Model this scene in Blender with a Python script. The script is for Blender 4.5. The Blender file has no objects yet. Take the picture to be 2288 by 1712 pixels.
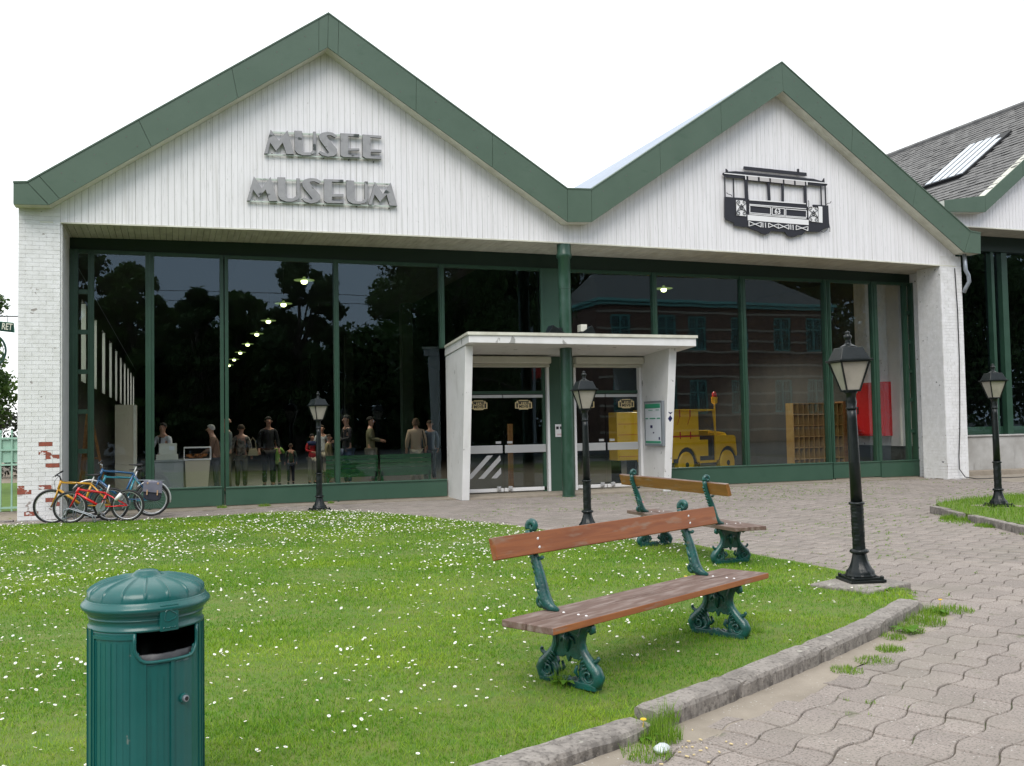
import bpy, math, random
import numpy as np
from mathutils import Vector, Matrix
random.seed(7); RNG = np.random.default_rng(11)
R_ = math.radians
scene = bpy.context.scene
col = scene.collection

# ------------------------------------------------------------------ camera, light, exposure
cam_d = bpy.data.cameras.new('camera'); cam = bpy.data.objects.new('camera', cam_d); col.objects.link(cam)
cam_d.sensor_fit = 'HORIZONTAL'; cam_d.sensor_width = 36.0; cam_d.lens = 2150.44 / 2288 * 36
cam_d.clip_start = 0.05; cam_d.clip_end = 600
def _camrot(yaw, pitch, roll):
    fw = Vector((math.sin(yaw)*math.cos(pitch), math.cos(yaw)*math.cos(pitch), math.sin(pitch)))
    rt = Vector((math.cos(yaw), -math.sin(yaw), 0)); up = rt.cross(fw)
    r2 = rt*math.cos(roll) - up*math.sin(roll); u2 = up*math.cos(roll) + rt*math.sin(roll)
    return Matrix((r2, u2, -fw)).transposed()
cam.matrix_world = Matrix.Translation((0, -20, 1.52)) @ _camrot(R_(19.576), R_(2.505), 0.01795).to_4x4()
scene.camera = cam

world = bpy.data.worlds.new('World'); scene.world = world; world.use_nodes = True
SUN_EL, SUN_AZ = 50, 205      # compass-like: direction the light comes from, clockwise from +Y
def build_world():
    nt = world.node_tree; nt.nodes.clear(); N = nt.nodes.new; Lk = nt.links.new
    out = N('ShaderNodeOutputWorld'); mix = N('ShaderNodeMixShader')
    sky = N('ShaderNodeTexSky'); sky.sky_type = 'NISHITA'; sky.sun_disc = False
    sky.sun_elevation = R_(SUN_EL); sky.sun_rotation = R_(SUN_AZ)
    b1 = N('ShaderNodeBackground'); b1.inputs[1].default_value = 0.12; Lk(sky.outputs[0], b1.inputs[0])
    # overcast cloud deck: bright white ahead, greyer blue cloud behind the camera, broken by soft noise
    tc = N('ShaderNodeTexCoord'); sep = N('ShaderNodeSeparateXYZ'); Lk(tc.outputs['Generated'], sep.inputs[0])
    mr = N('ShaderNodeMapRange'); mr.interpolation_type = 'SMOOTHSTEP'; Lk(sep.outputs['Y'], mr.inputs['Value'])
    mr.inputs['From Min'].default_value = -0.55; mr.inputs['From Max'].default_value = 0.35
    nz = N('ShaderNodeTexNoise'); nz.inputs['Scale'].default_value = 2.2; nz.inputs['Detail'].default_value = 5
    Lk(tc.outputs['Generated'], nz.inputs['Vector'])
    c1 = N('ShaderNodeMix'); c1.data_type = 'RGBA'; Lk(nz.outputs[0], c1.inputs[0])
    c1.inputs[6].default_value = (0.42, 0.50, 0.66, 1); c1.inputs[7].default_value = (0.90, 0.94, 1.00, 1)
    c2 = N('ShaderNodeMix'); c2.data_type = 'RGBA'; Lk(nz.outputs[0], c2.inputs[0])
    c2.inputs[6].default_value = (0.84, 0.88, 0.90, 1); c2.inputs[7].default_value = (1.16, 1.16, 1.14, 1)
    c3 = N('ShaderNodeMix'); c3.data_type = 'RGBA'; Lk(mr.outputs[0], c3.inputs[0]); Lk(c1.outputs[2], c3.inputs[6]); Lk(c2.outputs[2], c3.inputs[7])
    b2 = N('ShaderNodeBackground'); b2.inputs[1].default_value = 1.0; Lk(c3.outputs[2], b2.inputs[0])
    mix.inputs[0].default_value = 0.90
    Lk(b1.outputs[0], mix.inputs[1]); Lk(b2.outputs[0], mix.inputs[2]); Lk(mix.outputs[0], out.inputs[0])
build_world()
sun_d = bpy.data.lights.new('sun', 'SUN'); sun = bpy.data.objects.new('sun', sun_d); col.objects.link(sun)
sun_d.energy = 1.45; sun_d.angle = R_(36); sun_d.color = (1.0, 0.945, 0.86)
_d = Vector((math.sin(R_(SUN_AZ))*math.cos(R_(SUN_EL)), math.cos(R_(SUN_AZ))*math.cos(R_(SUN_EL)), math.sin(R_(SUN_EL))))
sun.rotation_euler = _d.to_track_quat('Z', 'Y').to_euler()
scene.view_settings.view_transform = 'Standard'; scene.view_settings.look = 'None'
scene.view_settings.gamma = 1; scene.view_settings.use_curve_mapping = False
scene.view_settings.exposure = 0.68
scene.render.engine = 'CYCLES'
scene.cycles.max_bounces = 8; scene.cycles.transparent_max_bounces = 24; scene.cycles.diffuse_bounces = 3
scene.cycles.glossy_bounces = 3; scene.cycles.caustics_reflective = False; scene.cycles.caustics_refractive = False

# ------------------------------------------------------------------ materials
MATS = {}
def mat(name, c, rough=0.6, metal=0.0, c2=None, scale=4.0, amt=1.0, bump=0.0, bscale=None, stretch=(1,1,1),
        lo=0.35, hi=0.65, emit=None, estr=0, spec=None, detail=6, obj=False, coat=0):
    m = bpy.data.materials.new(name); m.use_nodes = True; nt = m.node_tree; N = nt.nodes.new; Lk = nt.links.new
    b = nt.nodes['Principled BSDF']; b.inputs['Roughness'].default_value = rough; b.inputs['Metallic'].default_value = metal
    b.inputs['Base Color'].default_value = (*c, 1)
    if spec is not None: b.inputs['Specular IOR Level'].default_value = spec
    if coat: b.inputs['Coat Weight'].default_value = coat; b.inputs['Coat Roughness'].default_value = 0.12
    if c2 is not None or bump:
        if obj:
            tc = N('ShaderNodeTexCoord'); src = tc.outputs['Object']
        else:
            g = N('ShaderNodeNewGeometry'); src = g.outputs['Position']
        mp = N('ShaderNodeMapping'); mp.inputs['Scale'].default_value = stretch; Lk(src, mp.inputs[0])
    if c2 is not None:
        nz = N('ShaderNodeTexNoise'); nz.inputs['Scale'].default_value = scale; nz.inputs['Detail'].default_value = detail; nz.inputs['Roughness'].default_value = 0.62
        Lk(mp.outputs[0], nz.inputs['Vector'])
        mr = N('ShaderNodeMapRange'); Lk(nz.outputs[0], mr.inputs['Value']); mr.inputs['From Min'].default_value = lo; mr.inputs['From Max'].default_value = hi
        mr.inputs['To Max'].default_value = amt
        mx = N('ShaderNodeMix'); mx.data_type = 'RGBA'; Lk(mr.outputs[0], mx.inputs[0]); mx.inputs[6].default_value = (*c, 1); mx.inputs[7].default_value = (*c2, 1)
        Lk(mx.outputs[2], b.inputs['Base Color'])
        m['_mix'] = mx.name
    if bump:
        n2 = N('ShaderNodeTexNoise'); n2.inputs['Scale'].default_value = bscale or scale*6; n2.inputs['Detail'].default_value = 4
        Lk(mp.outputs[0], n2.inputs['Vector'])
        bp = N('ShaderNodeBump'); bp.inputs['Strength'].default_value = min(1, bump); bp.inputs['Distance'].default_value = 0.004; Lk(n2.outputs[0], bp.inputs['Height'])
        Lk(bp.outputs[0], b.inputs['Normal'])
    if emit: b.inputs['Emission Color'].default_value = (*emit, 1); b.inputs['Emission Strength'].default_value = estr
    MATS[name] = m; return m
def layer(m, c, scale, lo, hi, stretch=(1,1,1), amt=1.0, zmin=None, zmax=None, detail=5, obj=False, seed=0.0):
    """paint a second noise-shaped layer (dirt, flaking paint, moss) over a material's colour"""
    nt = m.node_tree; N = nt.nodes.new; Lk = nt.links.new; b = nt.nodes['Principled BSDF']
    inp = b.inputs['Base Color']; prev = inp.links[0].from_socket if inp.links else None
    src = N('ShaderNodeTexCoord').outputs['Object'] if obj else N('ShaderNodeNewGeometry').outputs['Position']
    mp = N('ShaderNodeMapping'); mp.inputs['Scale'].default_value = stretch; mp.inputs['Location'].default_value = (seed, seed*1.7, seed*.6); Lk(src, mp.inputs[0])
    nz = N('ShaderNodeTexNoise'); nz.inputs['Scale'].default_value = scale; nz.inputs['Detail'].default_value = detail; Lk(mp.outputs[0], nz.inputs['Vector'])
    mr = N('ShaderNodeMapRange'); Lk(nz.outputs[0], mr.inputs['Value']); mr.inputs['From Min'].default_value = lo; mr.inputs['From Max'].default_value = hi; mr.inputs['To Max'].default_value = amt
    fac = mr.outputs[0]
    if zmin is not None:
        sp = N('ShaderNodeSeparateXYZ'); Lk(src, sp.inputs[0]); z = N('ShaderNodeMapRange'); Lk(sp.outputs['Z'], z.inputs['Value'])
        z.inputs['From Min'].default_value = zmin; z.inputs['From Max'].default_value = zmax; z.inputs['To Min'].default_value = 1; z.inputs['To Max'].default_value = 0
        mu = N('ShaderNodeMath'); mu.operation = 'MULTIPLY'; Lk(fac, mu.inputs[0]); Lk(z.outputs[0], mu.inputs[1]); fac = mu.outputs[0]
    mx = N('ShaderNodeMix'); mx.data_type = 'RGBA'; Lk(fac, mx.inputs[0])
    if prev: Lk(prev, mx.inputs[6])
    else: mx.inputs[6].default_value = inp.default_value
    mx.inputs[7].default_value = (*c, 1); Lk(mx.outputs[2], inp); return m

siding_m = mat('white_siding_paint', (.82,.81,.82), .5, c2=(.74,.73,.735), scale=2.5, stretch=(6,1,.35), lo=.42, hi=.72, bump=.15, bscale=30)
layer(siding_m, (.30,.31,.29), 5, .62, .78, (14,1,.7), .6)
layer(siding_m, (.47,.46,.42), 3, .54, .76, (9,1,.22), .5, seed=3)
layer(siding_m, (.25,.25,.23), 9, .70, .78, (5,1,1.6), .7, seed=9)
gap_m = mat('dark_joint', (.13,.12,.11), .9)
siding_gap_m = mat('siding_groove', (.34,.33,.31), .9, c2=(.16,.15,.14), scale=3, stretch=(4,1,.5), lo=.42, hi=.6)
trim_m = mat('cream_trim', (.70,.70,.60), .5, c2=(.55,.54,.45), scale=3)
soffit_m = mat('soffit_paint', (.60,.585,.50), .6, c2=(.45,.43,.36), scale=2, stretch=(3,1,1))
fascia_m = mat('green_fascia_metal', (.073,.118,.082), .45, c2=(.085,.132,.094), scale=1.2, bump=.10, bscale=3, spec=.4)
layer(fascia_m, (.045,.09,.055), 3, .6, .8, (1,1,2), .5)
frame_m = mat('green_frame_paint', (.020,.060,.036), .38, c2=(.027,.074,.046), scale=2.5, bump=.08)
layer(frame_m, (.018,.045,.03), 1.5, .58, .75, (1,1,3), .5, seed=4)
panel_m = mat('green_panel_paint', (.034,.085,.056), .4, c2=(.042,.096,.064), scale=1.6, bump=.08)
layer(panel_m, (.024,.050,.036), 2.2, .60, .74, (1,1,2), .5, 0, .35)
column_m = mat('green_column_paint', (.018,.058,.034), .32, c2=(.04,.095,.068), scale=5, stretch=(1,1,.5), lo=.5, hi=.75, bump=.3, bscale=18)
darkgreen_m = mat('dark_green_paint', (.006,.024,.015), .5)
brick_m = mat('white_painted_brick', (.78,.78,.785), .75, c2=(.68,.68,.67), scale=7, bump=.7, bscale=60)
bare_brick_m = mat('bare_red_brick', (.34,.085,.05), .85, c2=(.22,.07,.05), scale=12, bump=.8)
layer(bare_brick_m, (.72,.70,.69), 9, .58, .62, (1,1,1), 1)
layer(brick_m, (.16,.085,.06), 8, .58, .62, (1,1,1.6), .9, .15, .75, seed=5)
layer(brick_m, (.25,.22,.20), 6, .70, .72, (1,1,1.6), .8, seed=8)
brick_r_m = mat('white_painted_brick_clean', (.80,.80,.805), .75, c2=(.68,.68,.67), scale=7, bump=.7, bscale=60)
layer(brick_r_m, (.10,.10,.10), 9, .69, .71, (1,1,1), .9, seed=1)
mortar_m = mat('painted_mortar', (.77,.77,.77), .85, c2=(.66,.65,.63), scale=8, bump=.5)
layer(mortar_m, (.22,.17,.13), 3.5, .52, .60, (1,1,1.4), 1, .4, 1.2)
roof_m = mat('pale_roof_sheet', (.36,.42,.50), .5, c2=(.27,.32,.40), scale=1.5, stretch=(1,3,1))
slate_m = mat('roof_slate', (.115,.112,.110), .7, c2=(.20,.195,.185), scale=3.2, bump=.6, bscale=25, lo=.3, hi=.7)
slate_gap_m = mat('slate_underlay', (.02,.02,.02), .9)
concrete_m = mat('concrete_wall', (.46,.455,.44), .85, c2=(.33,.32,.30), scale=1.5, bump=.7, bscale=40)
layer(concrete_m, (.16,.15,.13), 3, .60, .74, (2,2,.5), .7, 0, 1.3)
kerb_m = mat('kerb_stone', (.33,.30,.27), .9, c2=(.21,.19,.17), scale=5, bump=.9, bscale=90)
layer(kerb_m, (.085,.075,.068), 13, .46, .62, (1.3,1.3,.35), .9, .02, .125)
layer(kerb_m, (.09,.08,.07), 45, .52, .68, (1,1,1), .75)
layer(kerb_m, (.42,.38,.32), 55, .62, .72, (1,1,1), .6, seed=2)
layer(kerb_m, (.48,.47,.40), 6, .68, .71, (1,1,1), .8, seed=6)
paver_m = mat('concrete_paver', (.345,.297,.264), .88, c2=(.272,.235,.21), scale=1.7, bump=.8, bscale=150, lo=.3, hi=.7)
layer(paver_m, (.17,.15,.13), 85, .52, .62, (1,1,1), 1.0, detail=3)
layer(paver_m, (.24,.215,.18), 1.1, .50, .66, (1,1,1), .55)
layer(paver_m, (.10,.12,.05), 5, .66, .74, (1,1,1), .6, seed=3)
layer(paver_m, (.66,.64,.60), 60, .68, .74, (1,1,1), .9, detail=2, seed=7)
joint_m = mat('joint_soil', (.13,.11,.085), .95, c2=(.06,.10,.02), scale=2.5, lo=.5, hi=.62, bump=.8, bscale=80)
cement_m = mat('cement_strip', (.33,.285,.23), .9, c2=(.25,.215,.17), scale=3, bump=.8, bscale=100)
layer(cement_m, (.62,.60,.56), 60, .68, .74, (1,1,1), .7, detail=2)
soil_m = mat('soil', (.085,.165,.016), .95, c2=(.14,.17,.035), scale=8, bump=.8, bscale=60)
asphalt_m = mat('asphalt', (.07,.07,.072), .9, c2=(.10,.10,.10), scale=.6, bump=.5, bscale=60)
path_m = mat('gravel_path', (.34,.29,.22), .95, c2=(.24,.20,.16), scale=5, bump=.9, bscale=80)
white_m = mat('white_paint', (.78,.78,.77), .5, c2=(.70,.70,.68), scale=2, bump=.1)
layer(white_m, (.30,.30,.28), 5, .66, .70, (1,1.3,.7), .9)
layer(white_m, (.42,.41,.38), 2.5, .60, .74, (1,1,.4), .35, seed=3)
porch_in_m = mat('white_render', (.74,.74,.72), .6, c2=(.64,.64,.62), scale=1.4, bump=.12)
cream_m = mat('cream_metal', (.66,.65,.56), .45, c2=(.58,.57,.49), scale=2)
alu_m = mat('brushed_aluminium', (.62,.63,.64), .38, .55)
whitebar_m = mat('white_enamel', (.80,.80,.80), .35)
lamp_m = mat('black_cast_iron', (.006,.009,.009), .30, c2=(.012,.016,.016), scale=9, bump=.3, bscale=40, spec=.32)
milk_m = mat('milky_lamp_glass', (.40,.37,.32), .25, c2=(.30,.28,.24), scale=4)
teal_m = mat('teal_enamel', (.004,.088,.082), .33, c2=(.006,.104,.096), scale=3, bump=.2, bscale=30, coat=.15)
layer(teal_m, (.012,.05,.05), 3, .58, .76, (3,3,.5), .5)
layer(teal_m, (.16,.19,.17), 22, .72, .75, (1,1,.6), .8, seed=5)
iron_m = mat('teal_cast_iron', (.006,.100,.084), .32, c2=(.012,.055,.052), scale=14, bump=.7, bscale=60, coat=.2)
layer(iron_m, (.10,.09,.06), 16, .66, .72, (1,1,1), .7, seed=4)
layer(iron_m, (.055,.075,.080), 7, .52, .72, (1,1,1), .6, 0, .36)
black_m = mat('black_rubber', (.012,.012,.013), .6)
blackpaint_m = mat('black_paint', (.018,.018,.024), .45)
liner_m = mat('bin_liner_plastic', (.05,.052,.056), .45, bump=1, bscale=14)
chrome_m = mat('chrome', (.65,.66,.68), .22, .9)
galv_m = mat('galvanised_steel', (.30,.33,.36), .4, .6)
grey_letter_m = mat('grey_letter_face', (.33,.33,.335), .5, c2=(.26,.26,.27), scale=6)
layer(grey_letter_m, (.035,.045,.04), 3.2, .62, .67, (1,1,1.6), .95, seed=2)
letter_side_m = mat('letter_side', (.045,.052,.046), .6)
rail_m = mat('sign_rail', (.50,.56,.50), .5, c2=(.12,.14,.12), scale=5, lo=.55, hi=.65)
signwhite_m = mat('sign_white', (.80,.80,.80), .5)
signgrey_m = mat('sign_grey', (.50,.48,.47), .5)
yellow_m = mat('yellow_vehicle_paint', (.80,.50,.012), .35, c2=(.72,.43,.01), scale=2, coat=.3)
red_m = mat('red_metal', (.50,.012,.016), .35)
bikered_m = mat('red_bike_paint', (.62,.012,.014), .25, coat=.5)
bikeyel_m = mat('mustard_bike_paint', (.60,.31,.015), .3, coat=.5)
bikeblue_m = mat('blue_bike_paint', (.010,.085,.21), .3, coat=.5)
biketeal_m = mat('turquoise_bike_paint', (.01,.20,.26), .3, coat=.5)
canvas_m = mat('grey_canvas', (.17,.17,.22), .8, c2=(.13,.13,.18), scale=8, bump=.4)
navy_m = mat('navy_canvas', (.022,.024,.04), .75, bump=.4, c2=(.03,.03,.05), scale=6)
leather_m = mat('tan_strap', (.45,.28,.17), .6)
wood_m_ochre = mat('timber_orange', (.33,.16,.05), .6, c2=(.25,.11,.03), scale=3, stretch=(1,1,8))
shelf_m = mat('pale_oak', (.42,.27,.09), .6, c2=(.34,.20,.06), scale=4)
beige_m = mat('beige_board', (.50,.45,.33), .6)
counter_m = mat('grey_counter', (.34,.37,.37), .5)
cash_m = mat('cash_register_plastic', (.58,.60,.52), .5)
pastry_m = mat('orange_goods', (.45,.18,.05), .6, c2=(.2,.07,.02), scale=20)
bench_in_m = mat('green_gloss_paint', (.02,.12,.035), .25)
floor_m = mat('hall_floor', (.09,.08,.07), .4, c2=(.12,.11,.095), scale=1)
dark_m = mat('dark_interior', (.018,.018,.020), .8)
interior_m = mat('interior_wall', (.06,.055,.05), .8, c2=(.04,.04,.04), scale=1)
lightbulb_m = mat('hall_lamp_glow', (.9,.95,.6), .5, emit=(.90,1.0,.45), estr=3.2)
hood_m = mat('hall_lamp_hood', (.25,.30,.18), .4, emit=(.50,.75,.22), estr=.16)
frost_m = bpy.data.materials.new('frosted_glass'); frost_m.use_nodes = True; _t = frost_m.node_tree; _t.nodes.clear(); _o = _t.nodes.new('ShaderNodeOutputMaterial'); _l = _t.nodes.new('ShaderNodeBsdfTranslucent'); _l.inputs[0].default_value = (.9,.92,.88,1); _t.links.new(_l.outputs[0], _o.inputs[0])
slit_m = mat('window_reveal', (.80,.80,.76), .7)
stone_red_m = mat('red_brick_facade', (.24,.135,.10), .85, c2=(.16,.09,.07), scale=3, bump=.3)
band_m = mat('pale_stone_band', (.46,.39,.32), .8)
petrol_m = mat('petrol_window_paint', (.22,.55,.52), .5)
winglass_m = mat('dark_window_glass', (.02,.025,.03), .1)
bark_m = mat('bark', (.07,.055,.04), .9, c2=(.11,.09,.07), scale=5, bump=.9)
fence_m = mat('pale_green_fence', (.34,.55,.44), .5, c2=(.28,.46,.37), scale=4)
signgreen_m = mat('bottle_green_sign', (.006,.045,.03), .3)
plate_m = mat('pale_print', (.62,.66,.70), .4)
postergreen_m = mat('poster_green', (.03,.28,.16), .4)
tan_m = mat('sticker_cream', (.72,.58,.30), .5)
navyprint_m = mat('navy_print', (.01,.012,.08), .4)
redprint_m = mat('red_print', (.5,.03,.02), .5)
pink_m = mat('pink_litter', (.75,.25,.28), .5)

def wood_mat(name, c1, c2, c3, top):
    m = bpy.data.materials.new(name); m.use_nodes = True; nt = m.node_tree; N = nt.nodes.new; Lk = nt.links.new; b = nt.nodes['Principled BSDF']
    tc = N('ShaderNodeTexCoord'); mp = N('ShaderNodeMapping'); mp.inputs['Scale'].default_value = (1.2, 14, 14); Lk(tc.outputs['Object'], mp.inputs[0])
    nz = N('ShaderNodeTexNoise'); nz.inputs['Scale'].default_value = 2.2; nz.inputs['Detail'].default_value = 9; nz.inputs['Distortion'].default_value = .8; Lk(mp.outputs[0], nz.inputs['Vector'])
    cr = N('ShaderNodeValToRGB'); cr.color_ramp.elements[0].position = .33; cr.color_ramp.elements[1].position = .68
    cr.color_ramp.elements[0].color = (*c1, 1); cr.color_ramp.elements[1].color = (*c2, 1); Lk(nz.outputs[0], cr.inputs[0])
    # greyed patches where the varnish has gone
    n3 = N('ShaderNodeTexNoise'); n3.inputs['Scale'].default_value = 5; n3.inputs['Detail'].default_value = 8; mp3 = N('ShaderNodeMapping'); mp3.inputs['Scale'].default_value = (1, 5, 5)
    Lk(tc.outputs['Object'], mp3.inputs[0]); Lk(mp3.outputs[0], n3.inputs['Vector'])
    mr = N('ShaderNodeMapRange'); Lk(n3.outputs[0], mr.inputs['Value']); mr.inputs['From Min'].default_value = .60 - top*.22; mr.inputs['From Max'].default_value = .78 - top*.22
    mx = N('ShaderNodeMix'); mx.data_type = 'RGBA'; Lk(mr.outputs[0], mx.inputs[0]); Lk(cr.outputs[0], mx.inputs[6]); mx.inputs[7].default_value = (*c3, 1)
    Lk(mx.outputs[2], b.inputs['Base Color']); b.inputs['Roughness'].default_value = .55
    bp = N('ShaderNodeBump'); bp.inputs['Strength'].default_value = .5; bp.inputs['Distance'].default_value = .003; Lk(nz.outputs[0], bp.inputs['Height']); Lk(bp.outputs[0], b.inputs['Normal'])
    MATS[name] = m; return m
slat_m = wood_mat('varnished_plank', (.20,.056,.014), (.30,.095,.024), (.25,.17,.115), .22)
slat2_m = wood_mat('ochre_varnished_plank', (.19,.078,.014), (.27,.115,.022), (.25,.17,.11), .1)
seat_m = wood_mat('weathered_plank', (.12,.070,.052), (.185,.118,.095), (.25,.19,.165), .55)
edge_m = wood_mat('varnished_plank_edge', (.28,.085,.025), (.36,.13,.035), (.28,.20,.15), 0)

def glass_mat(name, tint=(.97,.98,.975), ior=1.5):
    m = bpy.data.materials.new(name); m.use_nodes = True; nt = m.node_tree; nt.nodes.clear(); N = nt.nodes.new; Lk = nt.links.new
    out = N('ShaderNodeOutputMaterial'); mix = N('ShaderNodeMixShader'); tr = N('ShaderNodeBsdfTransparent'); gl = N('ShaderNodeBsdfGlossy'); fr = N('ShaderNodeFresnel')
    tr.inputs[0].default_value = (*tint, 1); gl.inputs['Roughness'].default_value = 0.0; gl.inputs['Color'].default_value = (.68,.88,1,1); fr.inputs['IOR'].default_value = ior
    g = N('ShaderNodeNewGeometry'); nz = N('ShaderNodeTexNoise'); nz.inputs['Scale'].default_value = 0.9; nz.inputs['Detail'].default_value = 1; Lk(g.outputs['Position'], nz.inputs['Vector'])
    bp = N('ShaderNodeBump'); bp.inputs['Strength'].default_value = .02; bp.inputs['Distance'].default_value = .05; Lk(nz.outputs[0], bp.inputs['Height']); Lk(bp.outputs[0], gl.inputs['Normal'])
    # both surfaces' reflection is taken on the entry face; the exit face only transmits
    sb = N('ShaderNodeMath'); sb.operation = 'SUBTRACT'; sb.inputs[0].default_value = 1; Lk(g.outputs['Backfacing'], sb.inputs[1])
    mu = N('ShaderNodeMath'); mu.operation = 'MULTIPLY'; Lk(fr.outputs[0], mu.inputs[0]); Lk(sb.outputs[0], mu.inputs[1])
    Lk(mu.outputs[0], mix.inputs[0]); Lk(tr.outputs[0], mix.inputs[1]); Lk(gl.outputs[0], mix.inputs[2]); Lk(mix.outputs[0], out.inputs[0])
    MATS[name] = m; return m
glass_m = glass_mat('window_glass', ior=1.75)
def leaf_mat(name, c, c2, var=.5):
    m = bpy.data.materials.new(name); m.use_nodes = True; nt = m.node_tree; N = nt.nodes.new; Lk = nt.links.new; b = nt.nodes['Principled BSDF']
    at = N('ShaderNodeAttribute'); at.attribute_name = 'tone'; mx = N('ShaderNodeMix'); mx.data_type = 'RGBA'
    Lk(at.outputs['Fac'], mx.inputs[0]); mx.inputs[6].default_value = (*c, 1); mx.inputs[7].default_value = (*c2, 1); Lk(mx.outputs[2], b.inputs['Base Color'])
    b.inputs['Roughness'].default_value = .55; b.inputs['Specular IOR Level'].default_value = .3
    tl = N('ShaderNodeBsdfTranslucent'); Lk(mx.outputs[2], tl.inputs[0]); ms = N('ShaderNodeMixShader'); ms.inputs[0].default_value = .35
    out = nt.nodes['Material Output']; Lk(b.outputs[0], ms.inputs[1]); Lk(tl.outputs[0], ms.inputs[2]); Lk(ms.outputs[0], out.inputs[0])
    MATS[name] = m; return m
grass_m = leaf_mat('lawn_blades', (.078,.245,.007), (.40,.53,.045))
weed_m = leaf_mat('weed_leaves', (.10,.24,.015), (.28,.42,.05))
# unevenness from block to block
m_ = paver_m.node_tree; b_n = m_.nodes['Principled BSDF']; prev_ = b_n.inputs['Base Color'].links[0].from_socket
a_n = m_.nodes.new('ShaderNodeAttribute'); a_n.attribute_name = 'tone'; o_n = m_.nodes.new('ShaderNodeObjectInfo'); ad_ = m_.nodes.new('ShaderNodeMath'); m_.links.new(a_n.outputs['Fac'], ad_.inputs[0]); m_.links.new(o_n.outputs['Random'], ad_.inputs[1])
fr_ = m_.nodes.new('ShaderNodeMath'); fr_.operation = 'FRACT'; m_.links.new(ad_.outputs[0], fr_.inputs[0]); rm_ = m_.nodes.new('ShaderNodeMapRange'); m_.links.new(fr_.outputs[0], rm_.inputs['Value']); rm_.inputs['To Min'].default_value = .90; rm_.inputs['To Max'].default_value = 1.06
vm_ = m_.nodes.new('ShaderNodeVectorMath'); vm_.operation = 'SCALE'; m_.links.new(prev_, vm_.inputs[0]); m_.links.new(rm_.outputs[0], vm_.inputs['Scale']); m_.links.new(vm_.outputs[0], b_n.inputs['Base Color'])
leaf_m = leaf_mat('tree_leaves', (.05,.11,.02), (.14,.23,.05))
leafdark_m = leaf_mat('dark_tree_leaves', (.035,.08,.022), (.10,.17,.05))
hedge_m = leaf_mat('dark_hedge_leaves', (.025,.03,.022), (.05,.055,.04))

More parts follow.
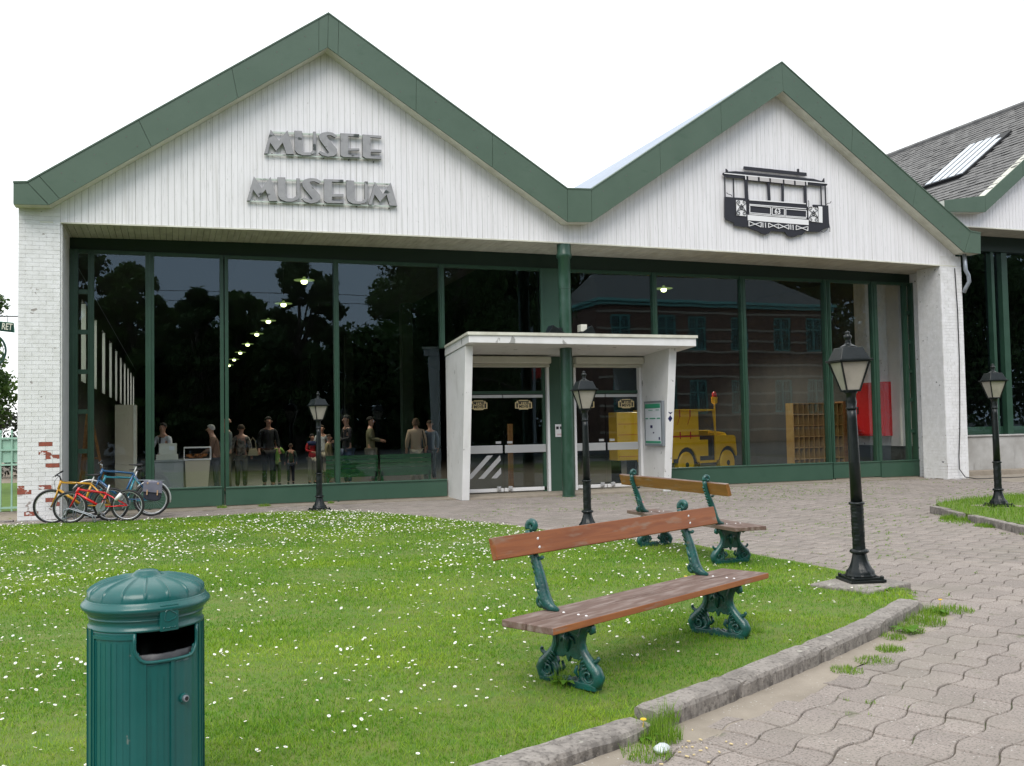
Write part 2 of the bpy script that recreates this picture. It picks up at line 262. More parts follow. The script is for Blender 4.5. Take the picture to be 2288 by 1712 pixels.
# ------------------------------------------------------------------ mesh helpers
class MB:
    def __init__(s): s.v = []; s.f = []; s.mi = []; s.m = 0
    def add(s, vs, fs):
        o = len(s.v); s.v += [tuple(v) for v in vs]; s.f += [tuple(i+o for i in f) for f in fs]; s.mi += [s.m]*len(fs); return s
    def box(s, x0, x1, y0, y1, z0, z1):
        if x0 > x1: x0, x1 = x1, x0
        if y0 > y1: y0, y1 = y1, y0
        if z0 > z1: z0, z1 = z1, z0
        return s.add([(x0,y0,z0),(x1,y0,z0),(x1,y1,z0),(x0,y1,z0),(x0,y0,z1),(x1,y0,z1),(x1,y1,z1),(x0,y1,z1)],
              [(0,3,2,1),(4,5,6,7),(0,1,5,4),(1,2,6,5),(2,3,7,6),(3,0,4,7)])
    def cbox(s, c, d, M=None):
        x,y,z = (k/2 for k in d); P = [Vector((a*x,b*y,e*z)) for a,b,e in [(-1,-1,-1),(1,-1,-1),(1,1,-1),(-1,1,-1),(-1,-1,1),(1,-1,1),(1,1,1),(-1,1,1)]]
        P = [(M @ p if M else p) + Vector(c) for p in P]
        return s.add(P, [(0,3,2,1),(4,5,6,7),(0,1,5,4),(1,2,6,5),(2,3,7,6),(3,0,4,7)])
    def prismY(s, poly, y0, y1):           # poly of (x,z), extruded along y
        a = sum(poly[i][0]*poly[(i+1)%len(poly)][1]-poly[(i+1)%len(poly)][0]*poly[i][1] for i in range(len(poly)))
        if a < 0: poly = poly[::-1]
        n = len(poly); vs = [(x,y0,z) for x,z in poly] + [(x,y1,z) for x,z in poly]
        return s.add(vs, [tuple(range(n)), tuple(range(2*n-1,n-1,-1))] + [(i,i+n,(i+1)%n+n,(i+1)%n) for i in range(n)])
    def prismZ(s, poly, z0, z1):
        a = sum(poly[i][0]*poly[(i+1)%len(poly)][1]-poly[(i+1)%len(poly)][0]*poly[i][1] for i in range(len(poly)))
        if a < 0: poly = poly[::-1]
        n = len(poly); vs = [(x,y,z0) for x,y in poly] + [(x,y,z1) for x,y in poly]
        return s.add(vs, [tuple(range(n-1,-1,-1)), tuple(range(n,2*n))] + [(i,(i+1)%n,(i+1)%n+n,i+n) for i in range(n)])
    def tube(s, pts, r, n=8, closed=False, flat=None):
        pts = [Vector(p) for p in pts]; k = len(pts); rr = r if hasattr(r,'__len__') else [r]*k
        vs = []; up = None
        for i,p in enumerate(pts):
            if closed: t = pts[(i+1)%k]-pts[i-1]
            else: t = pts[min(i+1,k-1)]-pts[max(i-1,0)]
            t = t.normalized() if t.length > 1e-9 else Vector((0,0,1))
            if up is None: up = t.orthogonal().normalized()
            up = (up - t*up.dot(t)); up = up.normalized() if up.length > 1e-6 else t.orthogonal().normalized()
            b = t.cross(up)
            for j in range(n):
                a = 2*math.pi*j/n; vs.append(p + (up*math.cos(a)+b*math.sin(a))*rr[i])
        fs = []
        for i in range(k if closed else k-1):
            i2 = (i+1)%k
            for j in range(n): fs.append((i*n+j, i*n+(j+1)%n, i2*n+(j+1)%n, i2*n+j))
        if not closed: fs += [tuple(range(n-1,-1,-1)), tuple((k-1)*n+j for j in range(n))]
        return s.add(vs, fs)
    def lathe(s, prof, n=24, c=(0,0,0), a0=0, lean=(0,0), mod=None):
        vs = []; fs = []
        for r,z in prof:
            for j in range(n):
                a = a0+2*math.pi*j/n; q = r*(mod(a,z) if mod else 1); vs.append((c[0]+q*math.cos(a)+lean[0]*z, c[1]+q*math.sin(a)+lean[1]*z, c[2]+z))
        k = len(prof)
        for i in range(k-1):
            for j in range(n): fs.append((i*n+j, i*n+(j+1)%n, (i+1)*n+(j+1)%n, (i+1)*n+j))
        fs += [tuple(range(n-1,-1,-1)), tuple((k-1)*n+j for j in range(n))]
        return s.add(vs, fs)
    def mesh(s, name, mats, smooth=False):
        me = bpy.data.meshes.new(name); me.from_pydata([tuple(v) for v in s.v], [], s.f)
        for m in (mats if isinstance(mats,(list,tuple)) else [mats]): me.materials.append(m)
        if isinstance(mats,(list,tuple)) and len(mats) > 1: me.polygons.foreach_set('material_index', s.mi)
        if smooth: me.shade_smooth()
        me.update(); return me
    def build(s, name, mats, parent=None, loc=(0,0,0), smooth=False, auto=False, bevel=0, kind=None, label=None, rot=None):
        me = s.mesh(name, mats, smooth or auto)
        if auto: me.set_sharp_from_angle(angle=R_(auto if auto is not True else 40))
        o = bpy.data.objects.new(name, me); col.objects.link(o); o.location = loc
        if rot: o.rotation_euler = rot
        if parent: o.parent = parent
        if bevel:
            b = o.modifiers.new('bevel','BEVEL'); b.width = bevel; b.segments = 2; b.limit_method = 'ANGLE'; b.angle_limit = R_(40)
        if kind: o['kind'] = kind
        if label: o['label'] = label
        return o
def obj(name, me, parent=None, loc=(0,0,0), rot=None, kind=None):
    o = bpy.data.objects.new(name, me); col.objects.link(o); o.location = loc
    if rot: o.rotation_euler = rot
    if parent: o.parent = parent
    if kind: o['kind'] = kind
    return o
def tag(o, label=None, cat=None, group=None, kind=None):
    if label: o['label'] = label
    if cat: o['category'] = cat
    if group: o['group'] = group
    if kind: o['kind'] = kind
    return o
def thing(name, label, cat, loc=(0,0,0), rotz=0, group=None):
    o = bpy.data.objects.new(name, None); col.objects.link(o); o.empty_display_size = .2
    o.location = loc; o.rotation_euler = (0,0,rotz); return tag(o, label, cat, group)
KIDS = {}
def dup(root, loc, rotz=0, label=None, scale=1):
    def cp(o, p):
        c = o.copy(); col.objects.link(c); c.parent = p
        for ch in [x for x in ALL() if x.parent == o]: cp(ch, c)
        return c
    allc = list(bpy.data.objects)
    def ALL(): return allc
    r = cp(root, None); r.location = loc; r.rotation_euler = (0,0,rotz); r.scale = (scale,)*3
    if label: r['label'] = label
    return r
def text_mesh(txt, size, mat_, depth=0.0, name='lettering', align='CENTER', sx=1.0):
    cu = bpy.data.curves.new('t','FONT'); cu.body = txt; cu.size = size; cu.align_x = align; cu.align_y = 'CENTER'; cu.extrude = depth; cu.resolution_u = 3; cu.offset = size*.018
    o = bpy.data.objects.new('t', cu); col.objects.link(o); bpy.context.view_layer.update()
    me = bpy.data.meshes.new_from_object(o.evaluated_get(bpy.context.evaluated_depsgraph_get()))
    bpy.data.objects.remove(o); bpy.data.curves.remove(cu); me.name = name; me.materials.clear(); me.materials.append(mat_)
    if sx != 1:
        for v in me.vertices: v.co.x *= sx
    return me
def np_mesh(name, V, F, mats, attr=None, mi=None, smooth=False):
    """V (n,3) float, F (m,k) int, all faces with k corners"""
    me = bpy.data.meshes.new(name); n, m, k = len(V), len(F), F.shape[1]
    me.vertices.add(n); me.vertices.foreach_set('co', V.astype(np.float32).ravel())
    me.loops.add(m*k); me.loops.foreach_set('vertex_index', F.astype(np.int32).ravel())
    me.polygons.add(m); me.polygons.foreach_set('loop_start', np.arange(0, m*k, k, dtype=np.int32)); me.polygons.foreach_set('loop_total', np.full(m, k, dtype=np.int32))
    for q in (mats if isinstance(mats,(list,tuple)) else [mats]): me.materials.append(q)
    if mi is not None: me.polygons.foreach_set('material_index', mi.astype(np.int32))
    if attr is not None:
        a = me.attributes.new('tone', 'FLOAT', 'POINT'); a.data.foreach_set('value', attr.astype(np.float32))
    me.update(calc_edges=True)
    if smooth: me.shade_smooth()
    return me
# ------------------------------------------------------------------ ground, lawn shape
KERB = [(-7.5,-19.0),(-5.6,-18.3),(-2.6,-17.25),(-.6,-16.62),(1.05,-16.24),(1.74,-15.99),(2.28,-15.71),(2.94,-15.40),(3.82,-14.94),(4.72,-14.44),(5.50,-13.93),(5.62,-13.83)]
def lawn_h(x, y):
    # lawn is a little higher along the kerb and falls to paving level towards the museum
    h = 0.015 + 0.070*np.clip((-7.3 - y)/2.6, 0, 1)
    dk = y - np.interp(x, [p[0] for p in KERB], [p[1] for p in KERB])      # sunken edge beside the low kerb stones
    return h - .045*np.clip(1-(dk-.2)/.6, 0, 1)*np.clip((2.7-x)/.45, 0, 1) - .012*np.clip(1-dk/.35, 0, 1)*(x > 2.2)
LAWN = [(-9,-2.2),(-2.65,-2.12),(-.58,-2.34),(1.67,-2.08),(2.6,-2.22),(3.18,-2.70),(3.7,-3.6),(4.22,-4.91),(4.84,-6.41),(5.2,-7.9),(5.42,-8.96),(5.72,-10.1),(5.92,-11.2),(5.95,-12.3),(5.85,-13.2),(5.60,-13.75)]
LAWN_POLY = LAWN + [(x-.06, y+.10) for x,y in KERB[::-1][1:]] + [(-12,-19.5),(-12,-2.2)]
def in_poly(px, py, poly):
    px = np.asarray(px); py = np.asarray(py); c = np.zeros(px.shape, bool); n = len(poly)
    for i in range(n):
        x1,y1 = poly[i]; x2,y2 = poly[(i+1)%n]
        if y1 == y2: continue
        k = ((y1 > py) != (y2 > py)) & (px < (x2-x1)*(py-y1)/(y2-y1)+x1); c ^= k
    return c
def edge_dist(px, py, poly):
    d = np.full(np.shape(px), 1e9)
    for i in range(len(poly)):
        x1,y1 = poly[i]; x2,y2 = poly[(i+1)%len(poly)]; dx,dy = x2-x1,y2-y1; L = dx*dx+dy*dy
        if L == 0: continue
        t = np.clip(((px-x1)*dx+(py-y1)*dy)/L,0,1); d = np.minimum(d, np.hypot(px-x1-t*dx, py-y1-t*dy))
    return d

g = MB(); g.add([(-300,-300,-.10),(300,-300,-.10),(300,300,-.10),(-300,300,-.10)],[(0,1,2,3)]); gr = g.build('ground', asphalt_m, kind='structure')
# bed under the pavers
g = MB(); g.add([(-12,-24,-.012),(26,-24,-.012),(26,.2,-.012),(-12,.2,-.012)],[(0,1,2,3)]); paving = g.build('paving', joint_m, kind='structure')
# lawn sheet (fine grid clipped to the outline)
st = .075; xs = np.arange(-9,6.4,st); ys = np.arange(-19.4,-1.9,st); GX,GY = np.meshgrid(xs,ys,indexing='ij')
cxm, cym = GX+st/2, GY+st/2
C = (in_poly(cxm, cym, LAWN_POLY) | (edge_dist(cxm,cym,LAWN_POLY) < .035))[:-1,:-1]
idx = np.arange(GX.size).reshape(GX.shape); gz = lawn_h(GX,GY) + .006*np.sin(GX*3.1)*np.cos(GY*2.7)
V = np.stack([GX.ravel(),GY.ravel(),gz.ravel()],1); I,J = np.nonzero(C)
F = np.stack([idx[I,J],idx[I+1,J],idx[I+1,J+1],idx[I,J+1]],1)
u_, inv = np.unique(F, return_inverse=True)
lawn = obj('lawn', np_mesh('lawn', V[u_], inv.reshape(F.shape), soil_m), kind='structure')

# ---- pavers: interlocking wavy blocks laid along the kerb direction
def make_pavers():
    A = R_(28.0); ca, sa = math.cos(A), math.sin(A); P, Q = .2225, .190; ox, oy = 3.22, -16.10
    am, at = .023, .018; gap = .003
    LIM = LAWN + [(x+.05,y-.09) for x,y in KERB[::-1]] + [(-14,-20),(-14,-2.2)]
    pts = []
    for i in range(-70, 130):
        for j in range(-70, 110):
            u0 = i*P; v0 = j*Q; cx = ox + (u0+P/2)*ca - (v0+Q/2)*sa; cy = oy + (u0+P/2)*sa + (v0+Q/2)*ca
            if cx < -4.5 or cx > 24 or cy > -.62 or cy < -18.2: continue
            # only where the camera could look, with a margin
            if (cy+20) < 2.0 and cx < 0: continue
            pts.append((i,j,cx,cy))
    pts = np.array(pts); keep = ~in_poly(pts[:,2], pts[:,3], LIM)
    isl = in_poly(pts[:,2], pts[:,3], ISLAND); keep &= ~isl
    pts = pts[keep]; d = np.hypot(pts[:,2], pts[:,3]+20)
    # near, in-frame ones first
    fwd = pts[:,2]*math.sin(R_(19.6)) + (pts[:,3]+20)*math.cos(R_(19.6)); lat = pts[:,2]*math.cos(R_(19.6)) - (pts[:,3]+20)*math.sin(R_(19.6))
    inframe = (np.abs(lat) < fwd*.56) & (1.52 < fwd*.46)
    order = np.argsort(np.where(inframe, d, d+1000)); pts = pts[order]; inframe = inframe[order]
    nn = 4; t = np.arange(nn)/nn
    far = []; near = 0
    for i,j,cx,cy in pts:
        u0,u1,v0,v1 = i*P,(i+1)*P,j*Q,(j+1)*Q
        sgl = lambda jj: am; ph = math.pi/P
        def lon(u, v): return v + am*np.sin(u*ph)            # wavy long joints
        def tra(u, v): return u + at*np.sin(v*math.pi/Q)      # wavy cross joints
        gu = .0042; ul = u0+gu + (P-2*gu)*t; vl = v0+gap + (Q-2*gap)*t; ur = u1-gu - (P-2*gu)*t; vr = v1-gap - (Q-2*gap)*t
        U = np.concatenate([ul, np.full(nn,u1-gu), ur, np.full(nn,u0+gu)]); W = np.concatenate([np.full(nn,v0+gap), vl, np.full(nn,v1-gap), vr])
        X = tra(U,W); Y = lon(U,W)
        x = ox + X*ca - Y*sa - cx; y = oy + X*sa + Y*ca - cy
        tx, ty = RNG.normal(0,.006,2); dz = RNG.normal(0,.0022)
        z = x*tx + y*ty + dz
        far.append((cx,cy,x,y,z))
    K = 4*nn
    sel = far[:300]
    cache = {}
    for (cx,cy,x,y,z),(i,j) in zip(sel, pts[:300,:2]):
        key = (int(i)%2, int(j)%2)
        if key not in cache:
            vs = [(a,b,-.006) for a,b in zip(x*1.0,y)] ; top = [(a*.965,b*.965,0) for a,b in zip(x,y)]; bot = [(a,b,-.03) for a,b in zip(x,y)]
            k = K; me = bpy.data.meshes.new('paver')
            me.from_pydata(top+vs+bot, [], [tuple(range(k))]+[(q+k,(q+1)%k+k,(q+1)%k,q) for q in range(k)]+[(q+2*k,(q+1)%k+2*k,(q+1)%k+k,q+k) for q in range(k)])
            me.materials.append(paver_m); cache[key] = me
        o = obj('paver', cache[key], paving, (cx,cy,RNG.normal(0,.0022)), (RNG.normal(0,.007),RNG.normal(0,.007),0))
    rest = far[300:]; n = len(rest)
    CX = np.array([r[0] for r in rest]); CY = np.array([r[1] for r in rest]); X = np.array([r[2] for r in rest]); Y = np.array([r[3] for r in rest]); Z = np.array([r[4] for r in rest])
    top = np.stack([X*.965+CX[:,None], Y*.965+CY[:,None], Z],2); mid = np.stack([X+CX[:,None],Y+CY[:,None],Z-.006],2); bot = mid.copy(); bot[:,:,2] = -.02
    cen = np.stack([CX,CY,Z.mean(1)],1)[:,None,:]
    V = np.concatenate([cen,top,mid,bot],1).reshape(-1,3); st_ = 1+3*K; base = (np.arange(n)*st_)[:,None]
    q = np.arange(K); q2 = (q+1)%K
    T1 = np.stack([np.zeros(K,int), 1+q, 1+q2],1); T2 = np.concatenate([np.stack([1+K+q,1+K+q2,1+q2],1), np.stack([1+K+q,1+q2,1+q],1), np.stack([1+2*K+q,1+2*K+q2,1+K+q2],1), np.stack([1+2*K+q,1+K+q2,1+K+q],1)])
    T = np.concatenate([T1,T2]); F = (T[None]+base[:,:,None]).reshape(-1,3)
    tn = np.repeat(RNG.random(n), st_); me = np_mesh('paver', V, F, paver_m, tn); obj('distant_pavers', me, paving, kind='stuff')
ISLAND = [(11.10,-8.75),(11.60,-7.72),(12.0,-7.2),(13.0,-6.75),(16.5,-6.2),(16.5,-13.5),(9.6,-12.6),(10.2,-11.3),(10.55,-10.3)]
make_pavers()
# concrete strip along the museum wall and cement haunch along the kerb
g = MB(); g.box(-2.6,18.9,-.62,.02,-.03,.012); g.build('footing_strip', cement_m, kind='structure')
g = MB(); g.add([(18.3,-4.5,.004),(24,-4.2,.004),(24,.0,.004),(18.3,.0,.004)],[(0,1,2,3)]); g.build('forecourt_screed', cement_m, kind='structure')
g = MB(); n = len(KERB)
vs = []; 
for k,(x,y) in enumerate(KERB): 
    w = .17 + .05*math.sin(k*2.1); vs += [(x+.02,y+.02,.010),(x+w*.62,y-w*1.15,-.004)]
g.add(vs, [(2*k,2*k+1,2*k+3,2*k+2) for k in range(n-1)]); g.build('gutter_haunch', cement_m, kind='structure')

# ---- kerb stones, each its own piece of the kerb
def kerb_line(pts, h, name_parent, w=.155, zb=-.05, brk=None, r=.02):
    for (x0,y0),(x1,y1) in zip(pts, pts[1:]):
        L = math.hypot(x1-x0,y1-y0); a = math.atan2(y1-y0,x1-x0); g = .005; m = 12
        prof = [(0,zb),(0,h-r*1.4),(r*.5,h-r*.4),(r*1.4,h),(w-.01,h+.003),(w,h-.008),(w,zb)]       # y (0 = path side), z
        b = MB(); K = len(prof); vs = []
        for i in range(m+1):
            u = g + (L-2*g)*i/m; e = .012 if i in (0,m) else 0
            for (yy,zz) in prof:
                j = RNG.normal(0,.0022,2) if 0 < i < m else (0,0)
                vs.append((u, yy + (e if yy == 0 else 0) + j[0], zz + (j[1] - e*.5 if zz > 0 else 0)))
        fs = [(i*K+k, (i+1)*K+k, (i+1)*K+k+1, i*K+k+1) for i in range(m) for k in range(K-1)] + [tuple(range(K)), tuple(m*K+k for k in range(K-1,-1,-1))]
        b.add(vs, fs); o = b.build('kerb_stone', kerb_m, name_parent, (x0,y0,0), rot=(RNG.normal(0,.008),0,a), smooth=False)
g = MB(); g.prismZ([(KERB[0][0],KERB[0][1]),(KERB[0][0],KERB[0][1]+.1),(KERB[0][0]+.3,KERB[0][1]+.1)], -.08,-.06)
kerb = g.build('kerb', cement_m, kind='structure')
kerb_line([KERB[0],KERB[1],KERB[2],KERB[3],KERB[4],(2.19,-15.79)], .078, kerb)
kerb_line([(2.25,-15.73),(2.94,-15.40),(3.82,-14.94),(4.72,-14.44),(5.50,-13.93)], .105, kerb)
# worn rounded end stone
b = MB(); b.add([(0,0,0),(.13,.07,0),(.12,.16,0),(-.02,.14,0),(0,.015,.09),(.07,.06,.065),(.07,.13,.06),(-.02,.13,.10)], [(4,5,6,7),(0,1,5,4),(1,2,6,5),(2,3,7,6),(3,0,4,7)])
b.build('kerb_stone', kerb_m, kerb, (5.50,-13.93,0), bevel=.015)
# island on the right
g = MB(); g.prismZ(ISLAND[:6]+[(10.6,-13.0)]+ISLAND[7:], -.02, .095); g.build('island_lawn', soil_m, kind='structure')
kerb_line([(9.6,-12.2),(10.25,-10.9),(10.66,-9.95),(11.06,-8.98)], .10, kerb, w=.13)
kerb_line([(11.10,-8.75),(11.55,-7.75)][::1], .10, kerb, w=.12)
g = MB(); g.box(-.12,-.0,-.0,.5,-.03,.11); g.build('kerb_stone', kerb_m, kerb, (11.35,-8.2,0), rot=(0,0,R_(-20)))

# ------------------------------------------------------------------ the museum
museum = thing('museum_building', 'white boarded twin-gabled hall with green fascia, brick piers and a glazed green-framed front', 'building', (8,0,0))
def P(name, mb, m, parent=None, **k):      # a part of the museum, given in world coordinates
    o = mb.build(name, m, parent or museum, **k); o.location = (-8,0,0) if (parent is None or parent is museum) else (0,0,0); return o
def zb(x): return 5.26 + .10*(1-((x-8)/10.2)**2)
TOP = [(-2.54,5.84),(-2.32,5.86),(2.89,9.50),(7.81,6.41),(8.36,6.43),(13.19,9.69),(18.52,6.06),(18.84,6.03)]
BOT = [(-2.54,5.47),(-1.98,5.49),(2.87,8.84),(7.80,5.72),(8.35,5.75),(13.21,9.03),(18.31,5.54),(18.82,5.53)]
def interp(line, x): return float(np.interp(x, [p[0] for p in line], [p[1] for p in line]))
YF, YS = -1.70, -1.35
# fascia panels with open joints
cuts = {0:[0,1], 1:[0,.035,.345,.655,.965,1], 2:[0,.04,.35,.67,1], 3:[0,1], 4:[0,.34,.66,1], 5:[0,.36,.70,1], 6:[0,1]}
lerp = lambda a,b,t: (a[0]+(b[0]-a[0])*t, a[1]+(b[1]-a[1])*t)
screws = MB()
for s in range(7):
    c = cuts[s]
    for t0,t1 in zip(c,c[1:]):
        L = math.hypot(TOP[s+1][0]-TOP[s][0],TOP[s+1][1]-TOP[s][1]); e = .0035/L
        a,b_ = lerp(TOP[s],TOP[s+1],t0+e), lerp(TOP[s],TOP[s+1],t1-e); c_,d_ = lerp(BOT[s],BOT[s+1],t1-e), lerp(BOT[s],BOT[s+1],t0+e)
        m = MB(); jit = RNG.normal(0,.0015); m.prismY([a,b_,c_,d_], YF+jit, YF+.03); P('fascia_panel', m, fascia_m, bevel=.003)
        if L*(t1-t0) > .6:
            nsc = max(2,int(L*(t1-t0)/.62))
            for k in range(nsc):
                tt = t0+(t1-t0)*(k+.5)/nsc
                for w in (.28,.74):
                    p = lerp(lerp(TOP[s],TOP[s+1],tt), lerp(BOT[s],BOT[s+1],tt+(.02 if w>.5 else 0)), w)
                    screws.prismY([(p[0]+.012*math.cos(q),p[1]+.012*math.sin(q)) for q in np.linspace(0,2*math.pi,7)[:-1]], YF-.005, YF+.01)
P('screws', screws, gap_m, kind='stuff')
m = MB()
for s in range(7):
    m.prismY([(TOP[s][0],TOP[s][1]-.02),(TOP[s+1][0],TOP[s+1][1]-.02),(BOT[s+1][0],BOT[s+1][1]+.03),(BOT[s][0],BOT[s][1]+.03)], YF+.034, YS-.02)
P('fascia_box', m, gap_m)
# top flashing and the boarded underside of the verge
m = MB()
for s in range(7):
    (x0,z0),(x1,z1) = TOP[s],TOP[s+1]; m.prismY([(x0,z0+.0),(x1,z1+.0),(x1,z1+.03),(x0,z0+.03)], YF-.012, YS+.2)
P('verge_flashing', m, fascia_m)
m = MB()
for s in range(7):
    (x0,z0),(x1,z1) = BOT[s],BOT[s+1]
    for k in range(3):
        y0 = YF+.035 + k*.105; m.prismY([(x0,z0+.008),(x1,z1+.008),(x1,z1+.028),(x0,z0+.028)], y0, y0+.099)
P('verge_soffit', m, trim_m)
# siding boards
x = -2.16; W = .1125; zmax = lambda x: interp(BOT,x)+.12
while x < 18.33:
    x1 = min(x+W-.0045, 18.36); m = MB(); y0 = YS + RNG.normal(0,.0012)
    pk = [2.87,13.21]; poly = [(x,zb(x)),(x1,zb(x1)),(x1,zmax(x1))]
    for q in pk:
        if x < q < x1: poly.append((q,zmax(q)))
    poly.append((x,zmax(x))); m.prismY(poly, y0, y0+.022); P('siding_board', m, siding_m)
    x += W
m = MB()
xs_ = np.linspace(-2.16,18.36,42)
for a,b_ in zip(xs_,xs_[1:]): m.prismY([(a,zb(a)+.01),(b_,zb(b_)+.01),(b_,zmax(b_)+.1),(a,zmax(a)+.1)], YS+.012, YS+.12)
P('siding_backing', m, siding_gap_m)
m = MB()
for a,b_ in zip(xs_,xs_[1:]): m.prismY([(a,zb(a)-.022),(b_,zb(b_)-.022),(b_,zb(b_)+.004),(a,zb(a)+.004)], YS-.014, YS+.03)
P('drip_edge', m, trim_m)
m = MB(); x = -1.86
while x < 18.4:
    x1 = x+.106; z = zb(x); m.box(x,x1,YS+.03,.0,z-.012,z+.01); x += .1125
P('soffit_boards', m, soffit_m, kind='stuff')
m = MB(); m.box(-2.3,18.5,YS+.03,.12,5.40,5.46); P('soffit_backing', m, gap_m)
# roofs
m = MB()
roofpts = [(TOP[1],TOP[2]),(TOP[2],TOP[3]),(TOP[4],TOP[5]),(TOP[5],TOP[6])]
for (a,b_) in roofpts:
    m = MB(); m.prismY([(a[0],a[1]+.0),(b_[0],b_[1]+.0),(b_[0],b_[1]-.05),(a[0],a[1]-.05)], YS+.2, 48)
    # raised seams
    n_ = 9
    P('roof_slope', m, roof_m)
m = MB(); m.box(7.8,8.38,YS+.2,48,6.32,6.36); P('valley_gutter', m, roof_m)
# dark lining inside the roof and hall
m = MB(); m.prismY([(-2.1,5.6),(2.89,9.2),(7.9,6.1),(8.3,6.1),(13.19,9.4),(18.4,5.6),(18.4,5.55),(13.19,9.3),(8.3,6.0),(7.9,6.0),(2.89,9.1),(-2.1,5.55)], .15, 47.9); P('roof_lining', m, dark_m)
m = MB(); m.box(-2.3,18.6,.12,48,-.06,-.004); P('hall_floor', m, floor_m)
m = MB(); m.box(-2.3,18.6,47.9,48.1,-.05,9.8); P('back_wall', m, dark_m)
# left hall wall with tall window slits
m = MB(); ys_ = [3.5+4.05*k for k in range(11)]; prev = .1
for y in ys_:
    m.box(-2.35,-2.15,prev,y-.62,-.05,5.6); m.box(-2.35,-2.15,y-.62,y+.62,-.05,2.85); m.box(-2.35,-2.15,y-.62,y+.62,4.98,5.6); prev = y+.62
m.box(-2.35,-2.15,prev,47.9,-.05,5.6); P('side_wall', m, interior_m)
for y in ys_:
    m = MB(); m.box(-2.33,-2.325,y-.62,y+.62,2.85,4.98); P('side_window', m, frost_m)
    m = MB(); m.box(-2.30,-2.13,y+.56,y+.622,2.85,4.98); P('window_reveal', m, slit_m)
m = MB(); m.box(18.45,18.62,.1,47.9,-.05,5.6); P('side_wall', m, interior_m)

# brick piers
def bricks(x0,x1,y0,y1,z0,z1,face,limit,pier,mat_,seed=0, L=.222, H=.0752):
    """courses of bricks proud of the pier core. face 'y' = faces -Y, 'x' = faces -X"""
    out = []; k = 0; z = z0
    a0,a1 = (x0,x1) if face == 'y' else (y0,y1)
    while z < z1-.01:
        a = a0 - (L/2 if k%2 else 0); zt = min(z+H-.004, z1)
        while a < a1-.005:
            b0 = max(a,a0)+.0015; b1 = min(a+L-.003,a1-.001)
            if b1-b0 > .03: out.append((b0,b1,z,zt))
            a += L
        z += H; k += 1
    return out
def build_pier(faces, core, mat_, indiv):
    m = MB()
    for c in core: m.box(*c)
    pier = P('brick_pier', m, mortar_m)
    rest = MB(); cnt = 0
    for face, x0,x1,y0,y1,z0,z1 in faces:
        for (b0,b1,za,zt) in bricks(x0,x1,y0,y1,z0,z1,face,0,pier,mat_):
            pr = .0038 + RNG.normal(0,.0008); m = MB() if cnt < indiv else rest
            if face == 'y': m.box(b0,b1,y0-pr,y0+.02,za,zt)
            else: m.box(x0-pr,x0+.02,b0,b1,za,zt)
            bare = indiv and ((-2.22 < b0 < -1.95 and .78 < za < 1.30 and RNG.random() < .42) or (za < .55 and RNG.random() < .16))
            if cnt < indiv: m.build('brick', bare_brick_m if bare else mat_, pier)
            cnt += 1
    if rest.v: rest.build('upper_bricks' if indiv else 'bricks', mat_, pier, kind='stuff')
    return pier
build_pier([('y',-2.50,-1.83,-1.36,0,.02,5.46)], [(-2.50,-1.83,-1.355,.2,0,5.5)], brick_m, 300)
build_pier([('y',17.86,18.52,-1.36,0,.02,5.24),('x',17.86,0,-1.35,-.58,.02,5.24),('x',18.16,0,-.57,.0,.02,5.30)], [(17.86,18.52,-1.355,-.57,0,5.5),(18.16,18.52,-.57,.12,0,5.5)], brick_r_m, 0)
# white-rendered jamb strip in the left reveal
m = MB(); m.box(-1.828,-1.80,-1.33,-.02,.02,5.26); P('reveal_render', m, porch_in_m)

# glazed front: transom, mullions, panels, panes
m = MB(); m.box(-1.80,18.16,.02,.16,5.02,5.42); P('transom_panel', m, darkgreen_m)
m = MB(); m.box(-1.70,18.1,-.03,.08,4.96,5.03); P('head_rail', m, frame_m)
mull = [(-1.80,-1.65,.10),(-1.48,-1.37,.05),(-.45,-.29,.08),(.94,1.01,.07),(1.03,1.10,.07),(3.20,3.30,.09),(5.47,5.57,.09),(10.61,10.72,.07),(12.99,13.12,.08),(15.40,15.48,.08),(15.50,15.59,.08),(16.86,17.03,.07),(17.88,17.99,.05),(18.10,18.16,.10)]
for a,b_,d in mull:
    z0 = .0 if (b_ < 5.5 or a > 10.3) else 3.2
    m = MB(); m.box(a,b_,-d,.06,z0,5.02)
    w = b_-a
    if w > .075: m.box(a+w*.32,b_-w*.32,-d-.02,-d+.001,z0+.01,4.99)
    P('mullion', m, frame_m, bevel=.004)
m = MB(); m.box(7.84,8.36,-.05,.10,0,5.02); m.box(7.80,7.86,-.09,-.051,0,5.0); P('pier_panel', m, panel_m)
for a,b_ in [(-1.62,-1.50)]:
    pass
for a,b_,zs in [(-1.648,-1.482,(4.17,3.40,2.64,1.88,1.13)),(17.992,18.098,(4.20,3.45,2.69,1.94,1.14))]:
    for z in zs:
        m = MB(); m.box(a,b_,-.045,.05,z,z+.085); P('glazing_bar', m, frame_m)
segs = [(-1.80,.97,.42),(1.03,5.57,.40),(10.42,15.47,.46),(15.49,16.92,.45),(16.94,18.16,.45)]
for k,(a,b_,zt) in enumerate(segs):
    m = MB(); m.box(a+.006,b_-.006,-.115,-.02,.035 if k != 3 else .06,zt); m.box(a+.006,b_-.006,-.135,-.116,zt-.03,zt-.005); P('kick_panel', m, panel_m, bevel=.004)
for a,b_ in ((-1.8,5.6),(10.4,18.16)): m = MB(); m.box(a,b_,-.10,.02,.0,.04); P('sill_kerb', m, cement_m)
panes = [(-1.65,-1.48,.42),(-1.37,-.45,.42),(-.29,.94,.42),(1.10,3.20,.40),(3.30,5.47,.40),(5.57,7.84,3.3),(8.36,10.61,3.3),(10.72,12.99,.46),(13.12,15.40,.46),(15.59,16.86,.45),(17.03,17.88,.45),(17.99,18.10,.45)]
